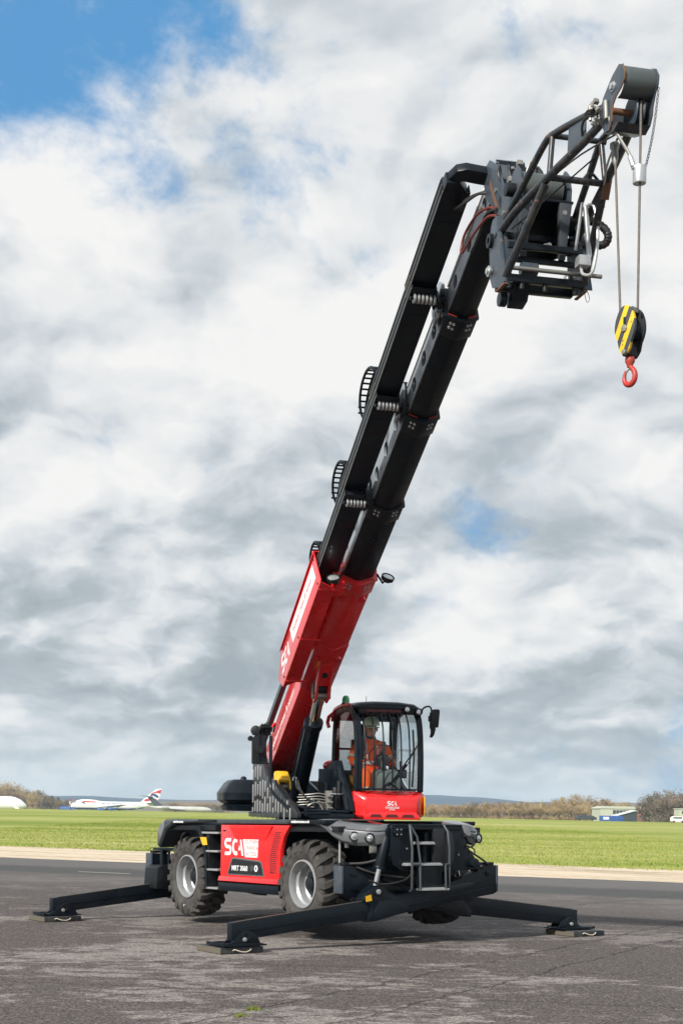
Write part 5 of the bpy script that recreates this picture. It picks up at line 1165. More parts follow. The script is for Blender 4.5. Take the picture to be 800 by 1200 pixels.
# winch: black box, drum, cheek plates, legs
wb_ = MB()
for y in (-0.195, 0.185): wb_.prism([(9.02, 6.42), (9.10, 6.78), (9.42, 6.74), (9.36, 6.34)], 1, YJ + y, YJ + y + 0.012)
wb_.prism([(9.02, 6.42), (9.10, 6.78), (9.115, 6.775), (9.035, 6.415)], 1, YJ - 0.195, YJ + 0.197)
wb_.prism([(9.02, 6.42), (9.20, 6.37), (9.20, 6.36), (9.02, 6.40)], 1, YJ - 0.195, YJ + 0.197)
wbx = part('winch_housing', wb_, DECAL, jib, FT, 0.002)
part('winch_tray', MB().box(9.08, 9.46, YJ - 0.22, YJ + 0.24, 6.745, 6.765), BLACK, wbx, FT, 0.004)
for y in (-0.19, 0.15): part('winch_leg', MB().hexa([(9.36, YJ + y, 6.30), (9.40, YJ + y, 6.30), (9.36, YJ + y + 0.05, 6.30), (9.40, YJ + y + 0.05, 6.30), (9.40, YJ + y - 0.03, 6.76), (9.46, YJ + y - 0.03, 6.76), (9.40, YJ + y + 0.08, 6.76), (9.46, YJ + y + 0.08, 6.76)]), DGREY, wbx, FT, 0.004)
drf = FT @ T3((9.28, YJ, 6.90)) @ rot('X', -90)
pr = [(0.10, -0.19)]
for i in range(22): pr += [(0.129, -0.18 + i * 0.0164), (0.132, -0.18 + (i + 0.5) * 0.0164)]
pr += [(0.10, 0.19)]
part('winch_drum', MB().lathe(pr, None, 30), DRUM, wbx, drf, sharp=60)
for y in (-0.20, 0.22): part('drum_cheek', MB().prism([(9.12, 6.75), (9.44, 6.75), (9.45, 6.86), (9.40, 7.00), (9.32, 7.07), (9.22, 7.04), (9.14, 6.94)], 1, YJ + y - 0.010, YJ + y + 0.010), SLATE, wbx, FT, 0.004)
part('winch_motor', MB().cyl((9.28, YJ - 0.20, 6.88), (9.28, YJ - 0.29, 6.88), 0.055, 18), PLASTIC, wbx, FT, 0.006)
for y, z in ((-0.12, 6.70), (0.17, 6.70), (0.04, 6.42)): part('bolt', MB().cyl((9.34, YJ + y, z), (9.45, YJ + y, z - 0.03), 0.020, 10), SILVER, wbx, FT)
YF = YJ; YJ = -0.09
# tubes of the lattice, left and right chords mirrored about the middle
def jt(name, pts, r=0.033, mat=TUBE, par=None): return part(name, MB().tube(smooth(pts, 4) if len(pts) > 2 else pts, r, 14), mat, par or jib, FT)
for s in (-1, 1):
    Y = lambda d, q=[0]: YF * min(1, max(0, (d - 0.10) / 0.29)) + YJ * (1 - min(1, max(0, (d - 0.10) / 0.29))) + s * d * (1 - 0.14 * min(1, max(0, (d - 0.10) / 0.29)))
    jt('lower_tube', [(9.24, Y(0.395), 6.50), (9.60, Y(0.345), 6.59), (10.10, Y(0.245), 6.68), (10.55, Y(0.155), 6.76), (10.80, Y(0.105), 6.83)])
    jt('brace_tube', [(9.46, Y(0.395), 6.09), (10.02, Y(0.262), 6.635)])
    jt('upper_tube', [(9.20, Y(0.34), 6.60), (9.62, Y(0.28), 6.83), (9.92, Y(0.235), 7.00), (10.06, Y(0.205), 7.02), (10.40, Y(0.15), 6.98), (10.72, Y(0.10), 6.93)], 0.028)
    jt('strut_tube', [(10.02, Y(0.215), 7.01), (10.06, Y(0.25), 6.68)], 0.022)
jt('cross_tube', [(10.03, YJ - 0.21, 7.01), (10.03, YJ + 0.21, 7.01)], 0.022)
ct = jt('cross_tube', [(10.06, YJ - 0.24, 6.67), (10.06, YJ + 0.24, 6.67)], 0.026)
part('lifting_eye', MB().tube([(10.06, YJ + 0.02, 6.69), (10.06, YJ + 0.05, 6.73), (10.06, YJ + 0.10, 6.73), (10.06, YJ + 0.14, 6.69)], 0.012, 8), TUBE, ct, FT)
part('tube_stub', MB().lathe([(0.022, -0.12), (0.034, -0.12), (0.034, 0.06), (0.022, 0.06)], None, 16, closed=True), RUST, ct, FT @ T3((10.10, YJ + 0.20, 6.66)) @ rot('Y', 25))
part('gusset_plate', MB().hexa([(x, YJ - y, z) for (x, z, y) in ((10.30, 6.74, 0.215), (10.55, 6.80, 0.175), (10.26, 6.98, 0.19), (10.50, 6.95, 0.155)) for x, y in ((x, y), (x, y - 0.014))]), SLATE, jib, FT, 0.002)
YH_ = YJ - 0.125
# hydraulic parts on the right of the frame
hy = MB().cyl((9.72, YH_ + 0.34, 6.22), (9.72, YH_ + 0.30, 6.62), 0.022, 12).cyl((9.62, YH_ + 0.26, 6.30), (9.70, YH_ + 0.28, 6.66), 0.014, 8).box(9.66, 9.76, YH_ + 0.24, YH_ + 0.34, 6.14, 6.22)
part('hydraulic_cylinder', hy, SILVER, jib, FT, 0.003)
hose('hydraulic_pipe', [(9.72, YH_ + 0.30, 6.62), (9.80, YH_ + 0.34, 6.60), (9.84, YH_ + 0.36, 6.35), (9.80, YH_ + 0.34, 6.08), (9.74, YH_ + 0.28, 6.07), (9.72, YH_ + 0.27, 6.14)], 0.013, SILVER, jib, FT, 4)
ch = [(9.33, 0.10, 6.66), (9.37, 0.26, 6.66), (9.42, 0.36, 6.60), (9.43, 0.405, 6.53), (9.40, 0.39, 6.47), (9.36, 0.30, 6.46), (9.30, 0.12, 6.47)]
pth = [Vector(p) for p in smooth(ch, 6)]
part('corrugated_hose', MB().tube(pth, 0.04, 12, rs=[0.036 if i % 2 else 0.031 for i in range(len(pth))]), HOSE, jib, FT)
hose('thin_wire', [(9.45, YH_ + 0.42, 6.08), (9.47, YH_ + 0.45, 5.98), (9.46, YH_ + 0.43, 5.95), (9.46, YH_ + 0.41, 6.02)], 0.003, STEEL, jib, FT, 4)
# head of the jib: two plates, a drum guard, a sheave, fittings
hpl = [(11.07, 7.08), (11.13, 7.05), (11.18, 6.98), (11.17, 6.92), (11.13, 6.88), (11.09, 6.80), (11.08, 6.74), (11.04, 6.68), (10.96, 6.65), (10.84, 6.70), (10.74, 6.80), (10.72, 6.88), (10.80, 6.97), (10.95, 7.05)]
hpn = [(11.07, 7.08), (11.13, 7.05), (11.17, 6.98), (11.16, 6.93), (11.10, 6.895), (11.02, 6.875), (10.965, 6.84), (10.95, 6.79), (10.95, 6.73), (10.90, 6.68), (10.84, 6.69), (10.74, 6.80), (10.72, 6.88), (10.80, 6.97), (10.95, 7.05)]
jh = part('jib_head_plate', MB().prism(hpn, 1, YJ - 0.135, YJ - 0.123), SLATE, jib, FT, 0.002)
part('jib_head_plate', MB().prism(hpl, 1, YJ + 0.118, YJ + 0.130), SLATE, jib, FT, 0.002)
part('rusty_edge', MB().tube([(x * 1.0 + 0.001, YJ - 0.129, z) for x, z in hpn[1:10]], 0.0065, 6), RUST, jh, FT)
part('bolt', MB().cyl((10.98, YJ - 0.16, 6.96), (10.98, YJ - 0.12, 6.96), 0.026, 6).cyl((10.98, YJ - 0.142, 6.96), (10.98, YJ - 0.12, 6.96), 0.036, 14), SILVER, jh, FT, 0.002)
gp = [(11.055, 7.068)] + [(11.055 + 0.105 * math.sin(R(a)), 6.963 + 0.105 * math.cos(R(a))) for a in range(15, 181, 15)] + [(11.02, 6.86)]
part('sheave_guard', MB().prism(gp + [(x - 0.012, z) for x, z in reversed(gp[1:-1])], 1, YJ - 0.122, YJ + 0.117), DRUM, jib, FT, 0.002, sharp=50)
part('sheave', MB().lathe([(0.03, -0.035), (0.118, -0.035), (0.125, -0.028), (0.095, -0.004), (0.095, 0.004), (0.125, 0.028), (0.118, 0.035), (0.03, 0.035)], None, 34), SLATE, jib, FT @ T3((10.95, YJ + 0.045, 6.80)) @ rot('X', -90), sharp=40)
part('sheave_axle', MB().cyl((10.95, YJ - 0.13, 6.80), (10.95, YJ + 0.13, 6.80), 0.024, 14), RUST, jib, FT)
part('head_base', MB().prism([(10.70, 6.86), (10.80, 6.70), (10.96, 6.65), (11.05, 6.68), (11.0, 6.70), (10.84, 6.76), (10.78, 6.87)], 1, YJ - 0.122, YJ + 0.117), TUBE, jib, FT, 0.003)
fit = MB(); rb = random.Random(5)
for i in range(14):
    p = Vector((10.78 + rb.uniform(-0.08, 0.10), YJ - 0.16 - rb.uniform(0, 0.05), 6.86 + rb.uniform(-0.08, 0.10))); z_ = rb.uniform(0.008, 0.018)
    fit.obox(T3(p) @ rot('Y', rb.uniform(0, 90)) @ rot('X', rb.uniform(0, 90)), z_ * 2, z_ * 1.6, z_ * 2.2)
fit.cyl((10.88, YJ - 0.15, 6.90), (10.90, YJ - 0.15, 6.76), 0.020, 8)
part('hydraulic_fitting', fit, STEEL, jib, FT, 0.002)
for k in range(3): hose('hose', [(10.76, YJ - 0.16, 6.84 + 0.02 * k), (10.66, YJ - 0.20, 6.88 + 0.02 * k), (10.56, YJ - 0.20, 6.86), (10.52, YJ - 0.18, 6.80)], 0.010, HOSE, jib, FT, 4)
hose('hose', [(9.30, YJ - 0.30, 6.55), (9.8, YJ - 0.20, 6.60), (10.5, YJ - 0.05, 6.68)], 0.006, HOSE, jib, FT, 4)
hose('thin_cable', [(9.32, YJ + 0.05, 7.02), (10.1, YJ - 0.02, 6.86), (10.78, YJ - 0.02, 6.72)], 0.007, ROPE, jib, FT, 3)
hose('thin_cable', [(9.80, YJ + 0.30, 6.60), (10.3, YJ + 0.10, 6.66), (10.75, YJ + 0.0, 6.70)], 0.009, SILVER, jib, FT, 3)
# limit switch hose with its coupling, the weight that hangs on the rope, and the chain
xr = 11.055
hs = hose('limit_hose', [(10.90, YJ - 0.14, 6.78), (10.96, YJ - 0.08, 6.62), (11.01, YJ - 0.02, 6.48), (11.04, YJ - 0.01, 6.41)], 0.012, STEEL, jib, FT, 4)
part('coupling', MB().cyl((11.02, YJ - 0.015, 6.455), (11.05, YJ - 0.0, 6.375), 0.019, 10).box(11.03, 11.07, YJ - 0.01, YJ + 0.02, 6.355, 6.385), SILVER, hs, FT, 0.002)
part('limit_weight', MB().lathe([(0.010, -0.062), (0.046, -0.062), (0.048, -0.055), (0.048, 0.055), (0.046, 0.062), (0.010, 0.062)], None, 26), SILVER, jib, FT @ T3((xr, YJ + 0.045, 6.315)), sharp=40)
link_me = MB().lathe([(0.0045, -0.001)], None, 3) if False else None
lk = MB(); ring = [(0.0085 * math.cos(t), 0, 0.014 * math.sin(t)) for t in [2 * math.pi * i / 8 for i in range(9)]]
lk.tube(ring, 0.0028, 5, cap=False); LKM = lk.mesh('chain_link', PLASTIC)
cA, cB = Vector((11.17, YJ + 0.128, 6.90)), Vector((11.07, YJ + 0.085, 6.375))
for i in range(23):
    t = (i + 0.5) / 23; p = cA.lerp(cB, t); p.z -= 0.035 * math.sin(math.pi * t); p.x += 0.02 * math.sin(math.pi * t)
    part('chain_link', LKM, None, jib, FT @ T3(p) @ rot('Z', 90 * (i % 2) + 20) @ rot('Y', 8))
part('hoist_rope', MB().tube([(11.06, YJ + 0.045, 6.84), (11.062, YJ + 0.045, 6.30), (11.075, YJ + 0.04, 5.35)], 0.0095, 8), ROPE, jib, FT)
an = part('rope_anchor', MB().lathe([(0.012, -0.10), (0.026, -0.05), (0.026, 0.02), (0.034, 0.035), (0.034, 0.07)], None, 12), STEEL, jib, FT @ T3((10.66, YJ + 0.02, 6.64)) @ rot('Y', -8))
part('hoist_rope', MB().tube([(10.67, YJ + 0.02, 6.60), (10.90, YJ - 0.015, 5.33)], 0.0095, 8), ROPE, jib, FT)

# ================================================================== hook block, hanging on the rope
def striped():
    m, t, b = newmat('hazard_stripes'); co = objco(t)
    sp = t.node('ShaderNodeSeparateXYZ'); t.l.new(co, sp.inputs[0])
    v = t.math('ADD', t.math('MULTIPLY', sp.outputs[0], 8.8), t.math('MULTIPLY', sp.outputs[2], 3.9))
    fr = t.math('FRACT', t.math('ADD', v, 0.32)); n = t.noise(co, 22, 6, 0.7)
    c = t.mix(t.rng(fr, 0.50, 0.53), (0.72, 0.44, 0.015, 1), (0.040, 0.045, 0.050, 1))
    c = t.mix(t.rng(n, 0.60, 0.66), c, (0.09, 0.075, 0.06, 1))
    t.put(b.inputs['Base Color'], c); b.inputs['Roughness'].default_value = 0.5; return m
HAZ = striped()
HB = FT @ T3((10.985, YJ + 0.035, 5.345)) @ Matrix.Scale(0.78, 4) @ rot('Z', -153)       # local x across the cheek face, y its normal
hb = thing('hook_block', 'black and yellow striped pulley block with a red hook hanging below the jib', 'hook block', HB)
cheek = []
for i in range(40):
    t = 2 * math.pi * i / 40; z = -0.155 + 0.21 * math.sin(t); k = 1.0 if math.sin(t) > 0 else 1 - 0.42 * (-math.sin(t)) ** 1.5
    cheek.append((0.118 * math.cos(t) * k, z))
for y, m_ in ((-0.055, PLASTIC), (0.085, HAZ)):
    c = part('cheek_plate', MB().prism([(x, z if z > -0.30 else z - 0.045) for x, z in cheek], 1, y - 0.016, y + 0.016), m_, hb, HB, 0.006)
    part('axle_nut', MB().cyl((0, y - (0.03 if y < 0 else -0.03), -0.16), (0, y, -0.16), 0.034, 6), STEEL, c, HB, 0.002)
    part('slot', MB().box(-0.012, 0.012, y - 0.022 if y < 0 else y + 0.016, y - 0.016 if y < 0 else y + 0.022, -0.115, -0.055), DECAL, c, HB, 0.003)
    part('bolt', MB().cyl((0, y - (0.028 if y < 0 else -0.028), -0.375), (0, y, -0.375), 0.024, 6), STEEL, c, HB, 0.002)
for y in (-0.018, 0.015, 0.048):
    part('pulley', MB().lathe([(0.03, -0.015), (0.100, -0.015), (0.085, 0.0), (0.100, 0.015), (0.03, 0.015)], None, 28), BLACK, hb, HB @ T3((0, y, -0.16)) @ rot('X', -90), sharp=40)
part('rope_guide', MB().box(-0.055, 0.055, -0.035, 0.07, -0.005, 0.045), STEEL, hb, HB, 0.008)
part('carry_handle', MB().tube([(0.02, -0.07, -0.05), (0.03, -0.165, -0.10), (0.035, -0.17, -0.20), (0.03, -0.07, -0.27)], 0.008, 8), STEEL, hb, HB)
part('lower_yoke', MB().prism([(-0.05, -0.32), (0.05, -0.32), (0.045, -0.40), (-0.045, -0.40)], 1, -0.04, 0.07), PLASTIC, hb, HB, 0.006)
sh = part('hook_shank', MB().lathe([(0.030, 0.0), (0.032, -0.06), (0.045, -0.09), (0.046, -0.12), (0.03, -0.15), (0.026, -0.17)], None, 18), HOOKRED, hb, HB @ T3((0, 0.015, -0.33)), sharp=60)
hk = [(0.0, -0.47), (-0.012, -0.50), (-0.045, -0.535), (-0.062, -0.58), (-0.052, -0.63), (-0.01, -0.66), (0.04, -0.645), (0.062, -0.60), (0.056, -0.555), (0.044, -0.525)]
hkp = smooth([(x, 0.015, z) for x, z in hk], 4); nn = len(hkp)
part('hook', MB().tube(hkp, 0.02, 12, rs=[lerp(0.022, 0.027, min(1, i / (nn * 0.5))) if i < nn * 0.6 else lerp(0.027, 0.010, (i - nn * 0.6) / (nn * 0.4)) for i in range(nn)]), HOOKRED, hb, HB, sharp=60)
part('safety_latch', MB().tube([(-0.018, 0.015, -0.505), (0.03, 0.015, -0.53), (0.048, 0.015, -0.56)], 0.007, 8), STEEL, hb, HB)
# ================================================================== the operator, seated in the cab
def skin_mesh(name, chains, sub=1, root=None):
    """chains = lists of (point, radius); points closer than 1 mm are shared, so limbs join into one surface"""
    vs, rs_, es = [], [], []
    def idx(p, r):
        for i, q in enumerate(vs):
            if (Vector(q) - Vector(p)).length < 0.001: return i
        vs.append(tuple(p)); rs_.append(r); return len(vs) - 1
    for ch in chains:
        prev = None
        for p, r in ch:
            i = idx(p, r)
            if prev is not None and prev != i: es.append((prev, i))
            prev = i
    me = bpy.data.meshes.new(name); me.from_pydata(vs, es, [])
    o = link(bpy.data.objects.new('tmp', me)); o.modifiers.new('s', 'SKIN'); md = o.modifiers.new('d', 'SUBSURF'); md.levels = sub; md.render_levels = sub
    for d, r in zip(me.skin_vertices[0].data, rs_):
        d.radius = (r, r) if not isinstance(r, tuple) else r; d.use_root = False
    me.skin_vertices[0].data[root or 0].use_root = True
    dg = bpy.context.evaluated_depsgraph_get(); dg.update()
    out = bpy.data.meshes.new_from_object(o.evaluated_get(dg)); bpy.data.objects.remove(o)
    out.name = name
    for p in out.polygons: p.use_smooth = True
    return out
def merge(name, meshes, mat):
    bm = bmesh.new()
    for m in meshes: bm.from_mesh(m)
    me = bpy.data.meshes.new(name); bm.to_mesh(me); bm.free()
    me.materials.clear(); me.materials.append(mat)
    for p in me.polygons: p.use_smooth = True; p.material_index = 0
    return me
yp = 0.775
man = thing('person', 'person in orange hi-vis clothing, pale green helmet and dark glasses sitting at the cab controls', 'person', FT @ T3((0.08, yp, 2.10)))
hipc = (0.08, yp, 2.20)
def pv(x, dy, z): return (x, yp + dy, z)
spine = [(pv(0.08, 0, 2.20), 0.125), (pv(0.09, 0, 2.34), 0.120), (pv(0.12, 0, 2.50), 0.135), (pv(0.15, 0, 2.63), 0.125), (pv(0.17, 0, 2.72), 0.062), (pv(0.19, 0, 2.78), 0.056), (pv(0.20, 0, 2.84), 0.082), (pv(0.205, 0, 2.92), 0.094), (pv(0.20, 0, 2.97), 0.080)]
def arm(s, k):
    hand = pv(0.62, s * 0.175, 2.445)
    return [(pv(0.15, 0, 2.63), 0.125), (pv(0.15, s * 0.16, 2.64), 0.070), (pv(0.17, s * 0.225, 2.60), 0.064), (pv(0.23, s * 0.275, 2.47), 0.052), (pv(0.29, s * 0.285, 2.38), 0.046), (pv(0.42, s * 0.25, 2.39), 0.040), (pv(0.55, s * 0.195, 2.435), 0.030)]
def leg(s):
    return [(pv(0.08, 0, 2.20), 0.125), (pv(0.14, s * 0.10, 2.17), 0.095), (pv(0.35, s * 0.145, 2.22), 0.082), (pv(0.56, s * 0.165, 2.24), 0.066), (pv(0.62, s * 0.165, 2.18), 0.060), (pv(0.68, s * 0.165, 2.00), 0.052), (pv(0.74, s * 0.165, 1.86), 0.042)]
base = skin_mesh('base', [spine, arm(1, 0), arm(-1, 0), leg(1), leg(-1)], 1)
hands = []
for s in (1, -1):
    wr = Vector(pv(0.55, s * 0.195, 2.435)); pal = Vector(pv(0.625, s * 0.180, 2.462))
    hands.append(skin_mesh('palm', [[(wr, (0.026, 0.020)), (wr.lerp(pal, 0.55), (0.034, 0.022)), (pal, (0.036, 0.020))]], 1))
    for k in range(4):
        # four fingers curled over the rim, unequal lengths
        L = (0.90, 1.0, 0.96, 0.80)[k]; off = (k - 1.5) * 0.020
        rdir = Vector((0.30 * 0 + 0.10, s * 0.0, 0)).normalized()
        along = Vector((-0.55, -s * 0.35, 0.76)).normalized()          # along the rim
        b = pal + along * off
        p1 = b + Vector((0.030 * L, -s * 0.004, 0.018 * L)); p2 = p1 + Vector((0.026 * L, -s * 0.012, -0.008)); p3 = p2 + Vector((0.004, -s * 0.016, -0.024 * L))
        hands.append(skin_mesh('finger', [[(b, 0.0098), (p1, 0.0092), (p2, 0.0085), (p3, 0.0074)]], 1))
    t0 = pal + Vector((-0.03, -s * 0.02, 0.004)); t1 = t0 + Vector((0.022, -s * 0.026, 0.012)); t2 = t1 + Vector((0.026, -s * 0.010, -0.006))
    hands.append(skin_mesh('thumb', [[(t0, 0.0125), (t1, 0.0105), (t2, 0.0085)]], 1))
# nose, ears and mouth are part of the head
face = MB()
hx, hz = 0.205, 2.895
face.sphere((hx + 0.088, yp, hz - 0.012), 0.017, 10, 7, (1.1, 0.75, 1.5))
face.sphere((hx + 0.076, yp, hz - 0.050), 0.016, 10, 6, (0.6, 1.5, 0.5)); face.sphere((hx + 0.062, yp, hz - 0.085), 0.026, 10, 6, (1, 1.2, 0.8))
for s in (-1, 1): face.sphere((hx - 0.005, yp + s * 0.088, hz - 0.015), 0.028, 10, 7, (0.7, 0.35, 1.15))
body = part('body', merge('body', [base] + hands + [face.mesh('face', SKIN)], SKIN), None, man, FT)
def inflate(chain, k, d): return [(p, tuple(q * k + d for q in r) if isinstance(r, tuple) else r * k + d) for p, r in chain]
torso = [(pv(0.08, 0, 2.14), 0.155), (pv(0.09, 0, 2.34), 0.155), (pv(0.12, 0, 2.50), 0.165), (pv(0.15, 0, 2.63), 0.150), (pv(0.165, 0, 2.70), 0.085), (pv(0.175, 0, 2.735), 0.078)]
aj = [[torso[3]] + inflate(arm(s, 0)[1:], 1.0, 0.016) for s in (1, -1)]
jacket = part('jacket', merge('jacket', [skin_mesh('j', [torso] + aj, 2)], ORANGE), None, man, FT)
tr = [[(pv(0.08, 0, 2.20), 0.15)] + inflate(leg(s)[1:], 1.0, 0.018) for s in (1, -1)]
trousers = part('trousers', merge('trousers', [skin_mesh('t', tr, 2)], ORANGE), None, man, FT)
part('collar', MB().lathe([(0.085, 0.0), (0.078, 0.05), (0.070, 0.055), (0.075, 0.0)], None, 22, closed=True), ORANGE, jacket, FT @ T3((0.178, yp, 2.70)) @ rot('Y', 12), sharp=70)
part('neck_scarf', MB().lathe([(0.066, 0.0), (0.070, 0.03), (0.062, 0.06), (0.055, 0.06)], None, 20), HAIR, jacket, FT @ T3((0.19, yp, 2.725)) @ rot('Y', 12), sharp=70)
# reflective bands wrap the sleeves, chest and shins
def ringband(name, c, r, h_, frame_rot, par, sx=1.0, sy=1.0):
    me = MB().lathe([(r, -h_ / 2), (r + 0.004, 0), (r, h_ / 2), (r - 0.004, 0)], Matrix.Diagonal((sx, sy, 1, 1)), 26, closed=True)
    return part(name, me, REFLECT, par, FT @ T3(c) @ frame_rot, sharp=80)
ringband('reflective_band', (0.10, yp, 2.40), 0.166, 0.05, Matrix(), jacket)
ringband('reflective_band', (0.085, yp, 2.24), 0.162, 0.05, Matrix(), jacket)
for s in (-1, 1):
    d = Vector(arm(s, 0)[3][0]) - Vector(arm(s, 0)[2][0]); ringband('reflective_band', Vector(arm(s, 0)[3][0]), 0.072, 0.045, d.to_track_quat('Z', 'Y').to_matrix().to_4x4(), jacket)
    d = Vector(arm(s, 0)[5][0]) - Vector(arm(s, 0)[4][0]); ringband('reflective_band', Vector(arm(s, 0)[5][0]), 0.060, 0.045, d.to_track_quat('Z', 'Y').to_matrix().to_4x4(), jacket)
    d = Vector(leg(s)[5][0]) - Vector(leg(s)[4][0]); ringband('reflective_band', Vector(leg(s)[5][0]), 0.073, 0.05, d.to_track_quat('Z', 'Y').to_matrix().to_4x4(), trousers)
    part('boot', merge('boot', [skin_mesh('b', [[(pv(0.72, s * 0.165, 1.92), 0.056), (pv(0.75, s * 0.165, 1.83), 0.052), (pv(0.80, s * 0.165, 1.815), (0.048, 0.038)), (pv(0.87, s * 0.165, 1.81), (0.046, 0.030))]], 2)], HAIR), None, man, FT)
for s in (-1, 1):
    part('reflective_strip', MB().tube(smooth([(0.258, yp + s * 0.09, 2.44), (0.265, yp + s * 0.085, 2.55), (0.24, yp + s * 0.08, 2.66), (0.18, yp + s * 0.08, 2.745)], 3), 0.012, 6), REFLECT, jacket, FT)
hel = part('helmet', MB().lathe([(0.118, 0.0), (0.122, 0.012), (0.118, 0.03), (0.112, 0.065), (0.088, 0.105), (0.05, 0.128), (0.01, 0.134)], Matrix.Diagonal((1.12, 1.0, 1, 1)), 30), HELMET, man, FT @ T3((0.20, yp, 2.935)) @ rot('Y', 2), sharp=60)
part('helmet_peak', MB().prism([(0.09, -0.10), (0.155, -0.075), (0.180, 0.0), (0.155, 0.075), (0.09, 0.10)], 2, -0.002, 0.012), HELMET, hel, FT @ T3((0.20, yp, 2.925)) @ rot('Y', 12), 0.004)
part('helmet_ridge', MB().tube([(0.115, 0, 0.07), (0.07, 0, 0.118), (0.0, 0, 0.136), (-0.07, 0, 0.120)], 0.010, 8), HELMET, hel, FT @ T3((0.20, yp, 2.925)) @ rot('Y', 4))
gl = MB()
for s in (-1, 1): gl.sphere((hx + 0.094, yp + s * 0.034, hz + 0.004), 0.029, 12, 7, (0.5, 1.05, 0.75))
gl.tube([(hx + 0.096, yp - 0.06, hz + 0.014), (hx + 0.106, yp, hz + 0.014), (hx + 0.096, yp + 0.06, hz + 0.014)], 0.005, 6)
for s in (-1, 1): gl.tube([(hx + 0.090, yp + s * 0.065, hz + 0.012), (hx - 0.01, yp + s * 0.095, hz + 0.015)], 0.004, 6)
part('sunglasses', gl, DECAL, man, FT, sharp=60)
# ================================================================== far things
def far(px, y):                       # world x at distance y for an angle given as offset from the axis
    return (px - 400) / FPX * y
# --- trees: bare early-spring woodland
def bark_mat():
    m, t, b = newmat('bark'); n = t.noise(objco(t), 3, 5, 0.6)
    t.put(b.inputs['Base Color'], t.mix(n, (0.06, 0.05, 0.04, 1), (0.16, 0.13, 0.10, 1))); b.inputs['Roughness'].default_value = 0.95; return m
BARK = bark_mat()
def crown_mat(name, a, b_, c):
    m, t, b = newmat(name)
    oi = t.node('ShaderNodeObjectInfo').outputs['Random']; g = pos(t)
    n = t.noise(g, 0.35, 5, 0.6)
    col = t.mix(t.rng(n, 0.35, 0.65), (*a, 1), (*b_, 1)); col = t.mix(t.math('MULTIPLY', oi, 0.6), col, (*c, 1))
    t.put(b.inputs['Base Color'], col); b.inputs['Roughness'].default_value = 0.95; b.inputs['Specular IOR Level'].default_value = 0.1
    return m
CR = [crown_mat('twigs_brown', (0.26, 0.175, 0.10), (0.34, 0.235, 0.14), (0.19, 0.145, 0.10)),
      crown_mat('twigs_grey', (0.15, 0.12, 0.09), (0.21, 0.17, 0.125), (0.12, 0.095, 0.08)),
      crown_mat('twigs_ochre', (0.33, 0.245, 0.115), (0.40, 0.31, 0.16), (0.27, 0.18, 0.10)),
      crown_mat('leaves_dark', (0.055, 0.075, 0.035), (0.085, 0.105, 0.05), (0.07, 0.07, 0.05))]
def tree_meshes(seed, h, spread, n, kind):
    rg = random.Random(seed); tb2 = MB()
    tb2.tube([(0, 0, -0.6), (0, 0, h * 0.25), (rg.uniform(-.3, .3), rg.uniform(-.3, .3), h * 0.6)], 0.3, 6, rs=[h * 0.022, h * 0.018, h * 0.010])
    limbs = []
    for i in range(11):
        a = rg.uniform(0, 6.28); z0 = h * rg.uniform(0.18, 0.5); L = spread * rg.uniform(0.6, 1.0); up = rg.uniform(0.15, 0.55) * h
        e = Vector((math.cos(a) * L, math.sin(a) * L, min(h * 0.97, z0 + up))); m_ = Vector((0, 0, z0)).lerp(e, 0.5) + Vector((0, 0, h * 0.05))
        tb2.tube([(0, 0, z0), m_, e], 0.1, 5, rs=[h * 0.011, h * 0.007, h * 0.003]); limbs.append((Vector((0, 0, z0)), m_, e))
    cbm = MB(); verts = []; faces = []
    cl = []
    for i in range(26):
        l = limbs[i % len(limbs)]; c = l[1].lerp(l[2], rg.uniform(0.1, 1.1)); cl.append((c, rg.uniform(0.13, 0.26) * spread + 0.05 * h))
    cl.append((Vector((0, 0, h * 0.85)), 0.22 * h)); cl.append((Vector((0, 0, h * 0.6)), 0.3 * h))
    for i in range(9):
        a = rg.uniform(0, 6.28); q = spread * rg.uniform(0.2, 0.9); cl.append((Vector((math.cos(a) * q, math.sin(a) * q, h * rg.uniform(0.08, 0.22))), 0.16 * h))
    for i in range(n):
        c, r = cl[i % len(cl)]
        d = Vector((rg.gauss(0, 1), rg.gauss(0, 1), rg.gauss(0, 0.9))).normalized() * r * (rg.random() ** 0.4)
        p = c + d
        if p.z < h * 0.01: p.z = h * 0.01 + abs(rg.gauss(0, h * 0.04))
        s_ = rg.uniform(0.10, 0.32) * h / 11
        u = Vector((rg.gauss(0, 1), rg.gauss(0, 1), rg.gauss(0, 1))).normalized(); w_ = u.orthogonal().normalized()
        k = len(verts); verts += [tuple(p - u * s_), tuple(p + w_ * s_ * 0.55), tuple(p + u * s_), tuple(p - w_ * s_ * 0.55)]; faces.append((k, k + 1, k + 2, k + 3))
    cm2 = bpy.data.meshes.new('crown'); cm2.from_pydata(verts, [], faces); cm2.materials.append(CR[kind])
    return tb2.mesh('trunk', BARK), cm2
PROTO = [tree_meshes(10 + i, 11, (4.2, 5.0, 3.2)[i % 3], 1900, k) for i, k in enumerate((0, 0, 1, 1, 2, 3, 2, 0))]
LAB = {0: 'bare brown tree of the wood along the far edge of the airfield', 1: 'bare grey tree of the wood along the far edge of the airfield', 2: 'pale ochre tree of the wood along the far edge of the airfield', 3: 'dark green tree of the wood along the far edge of the airfield'}
KIND = (0, 0, 1, 1, 2, 3, 2, 0)
rt = random.Random(21)
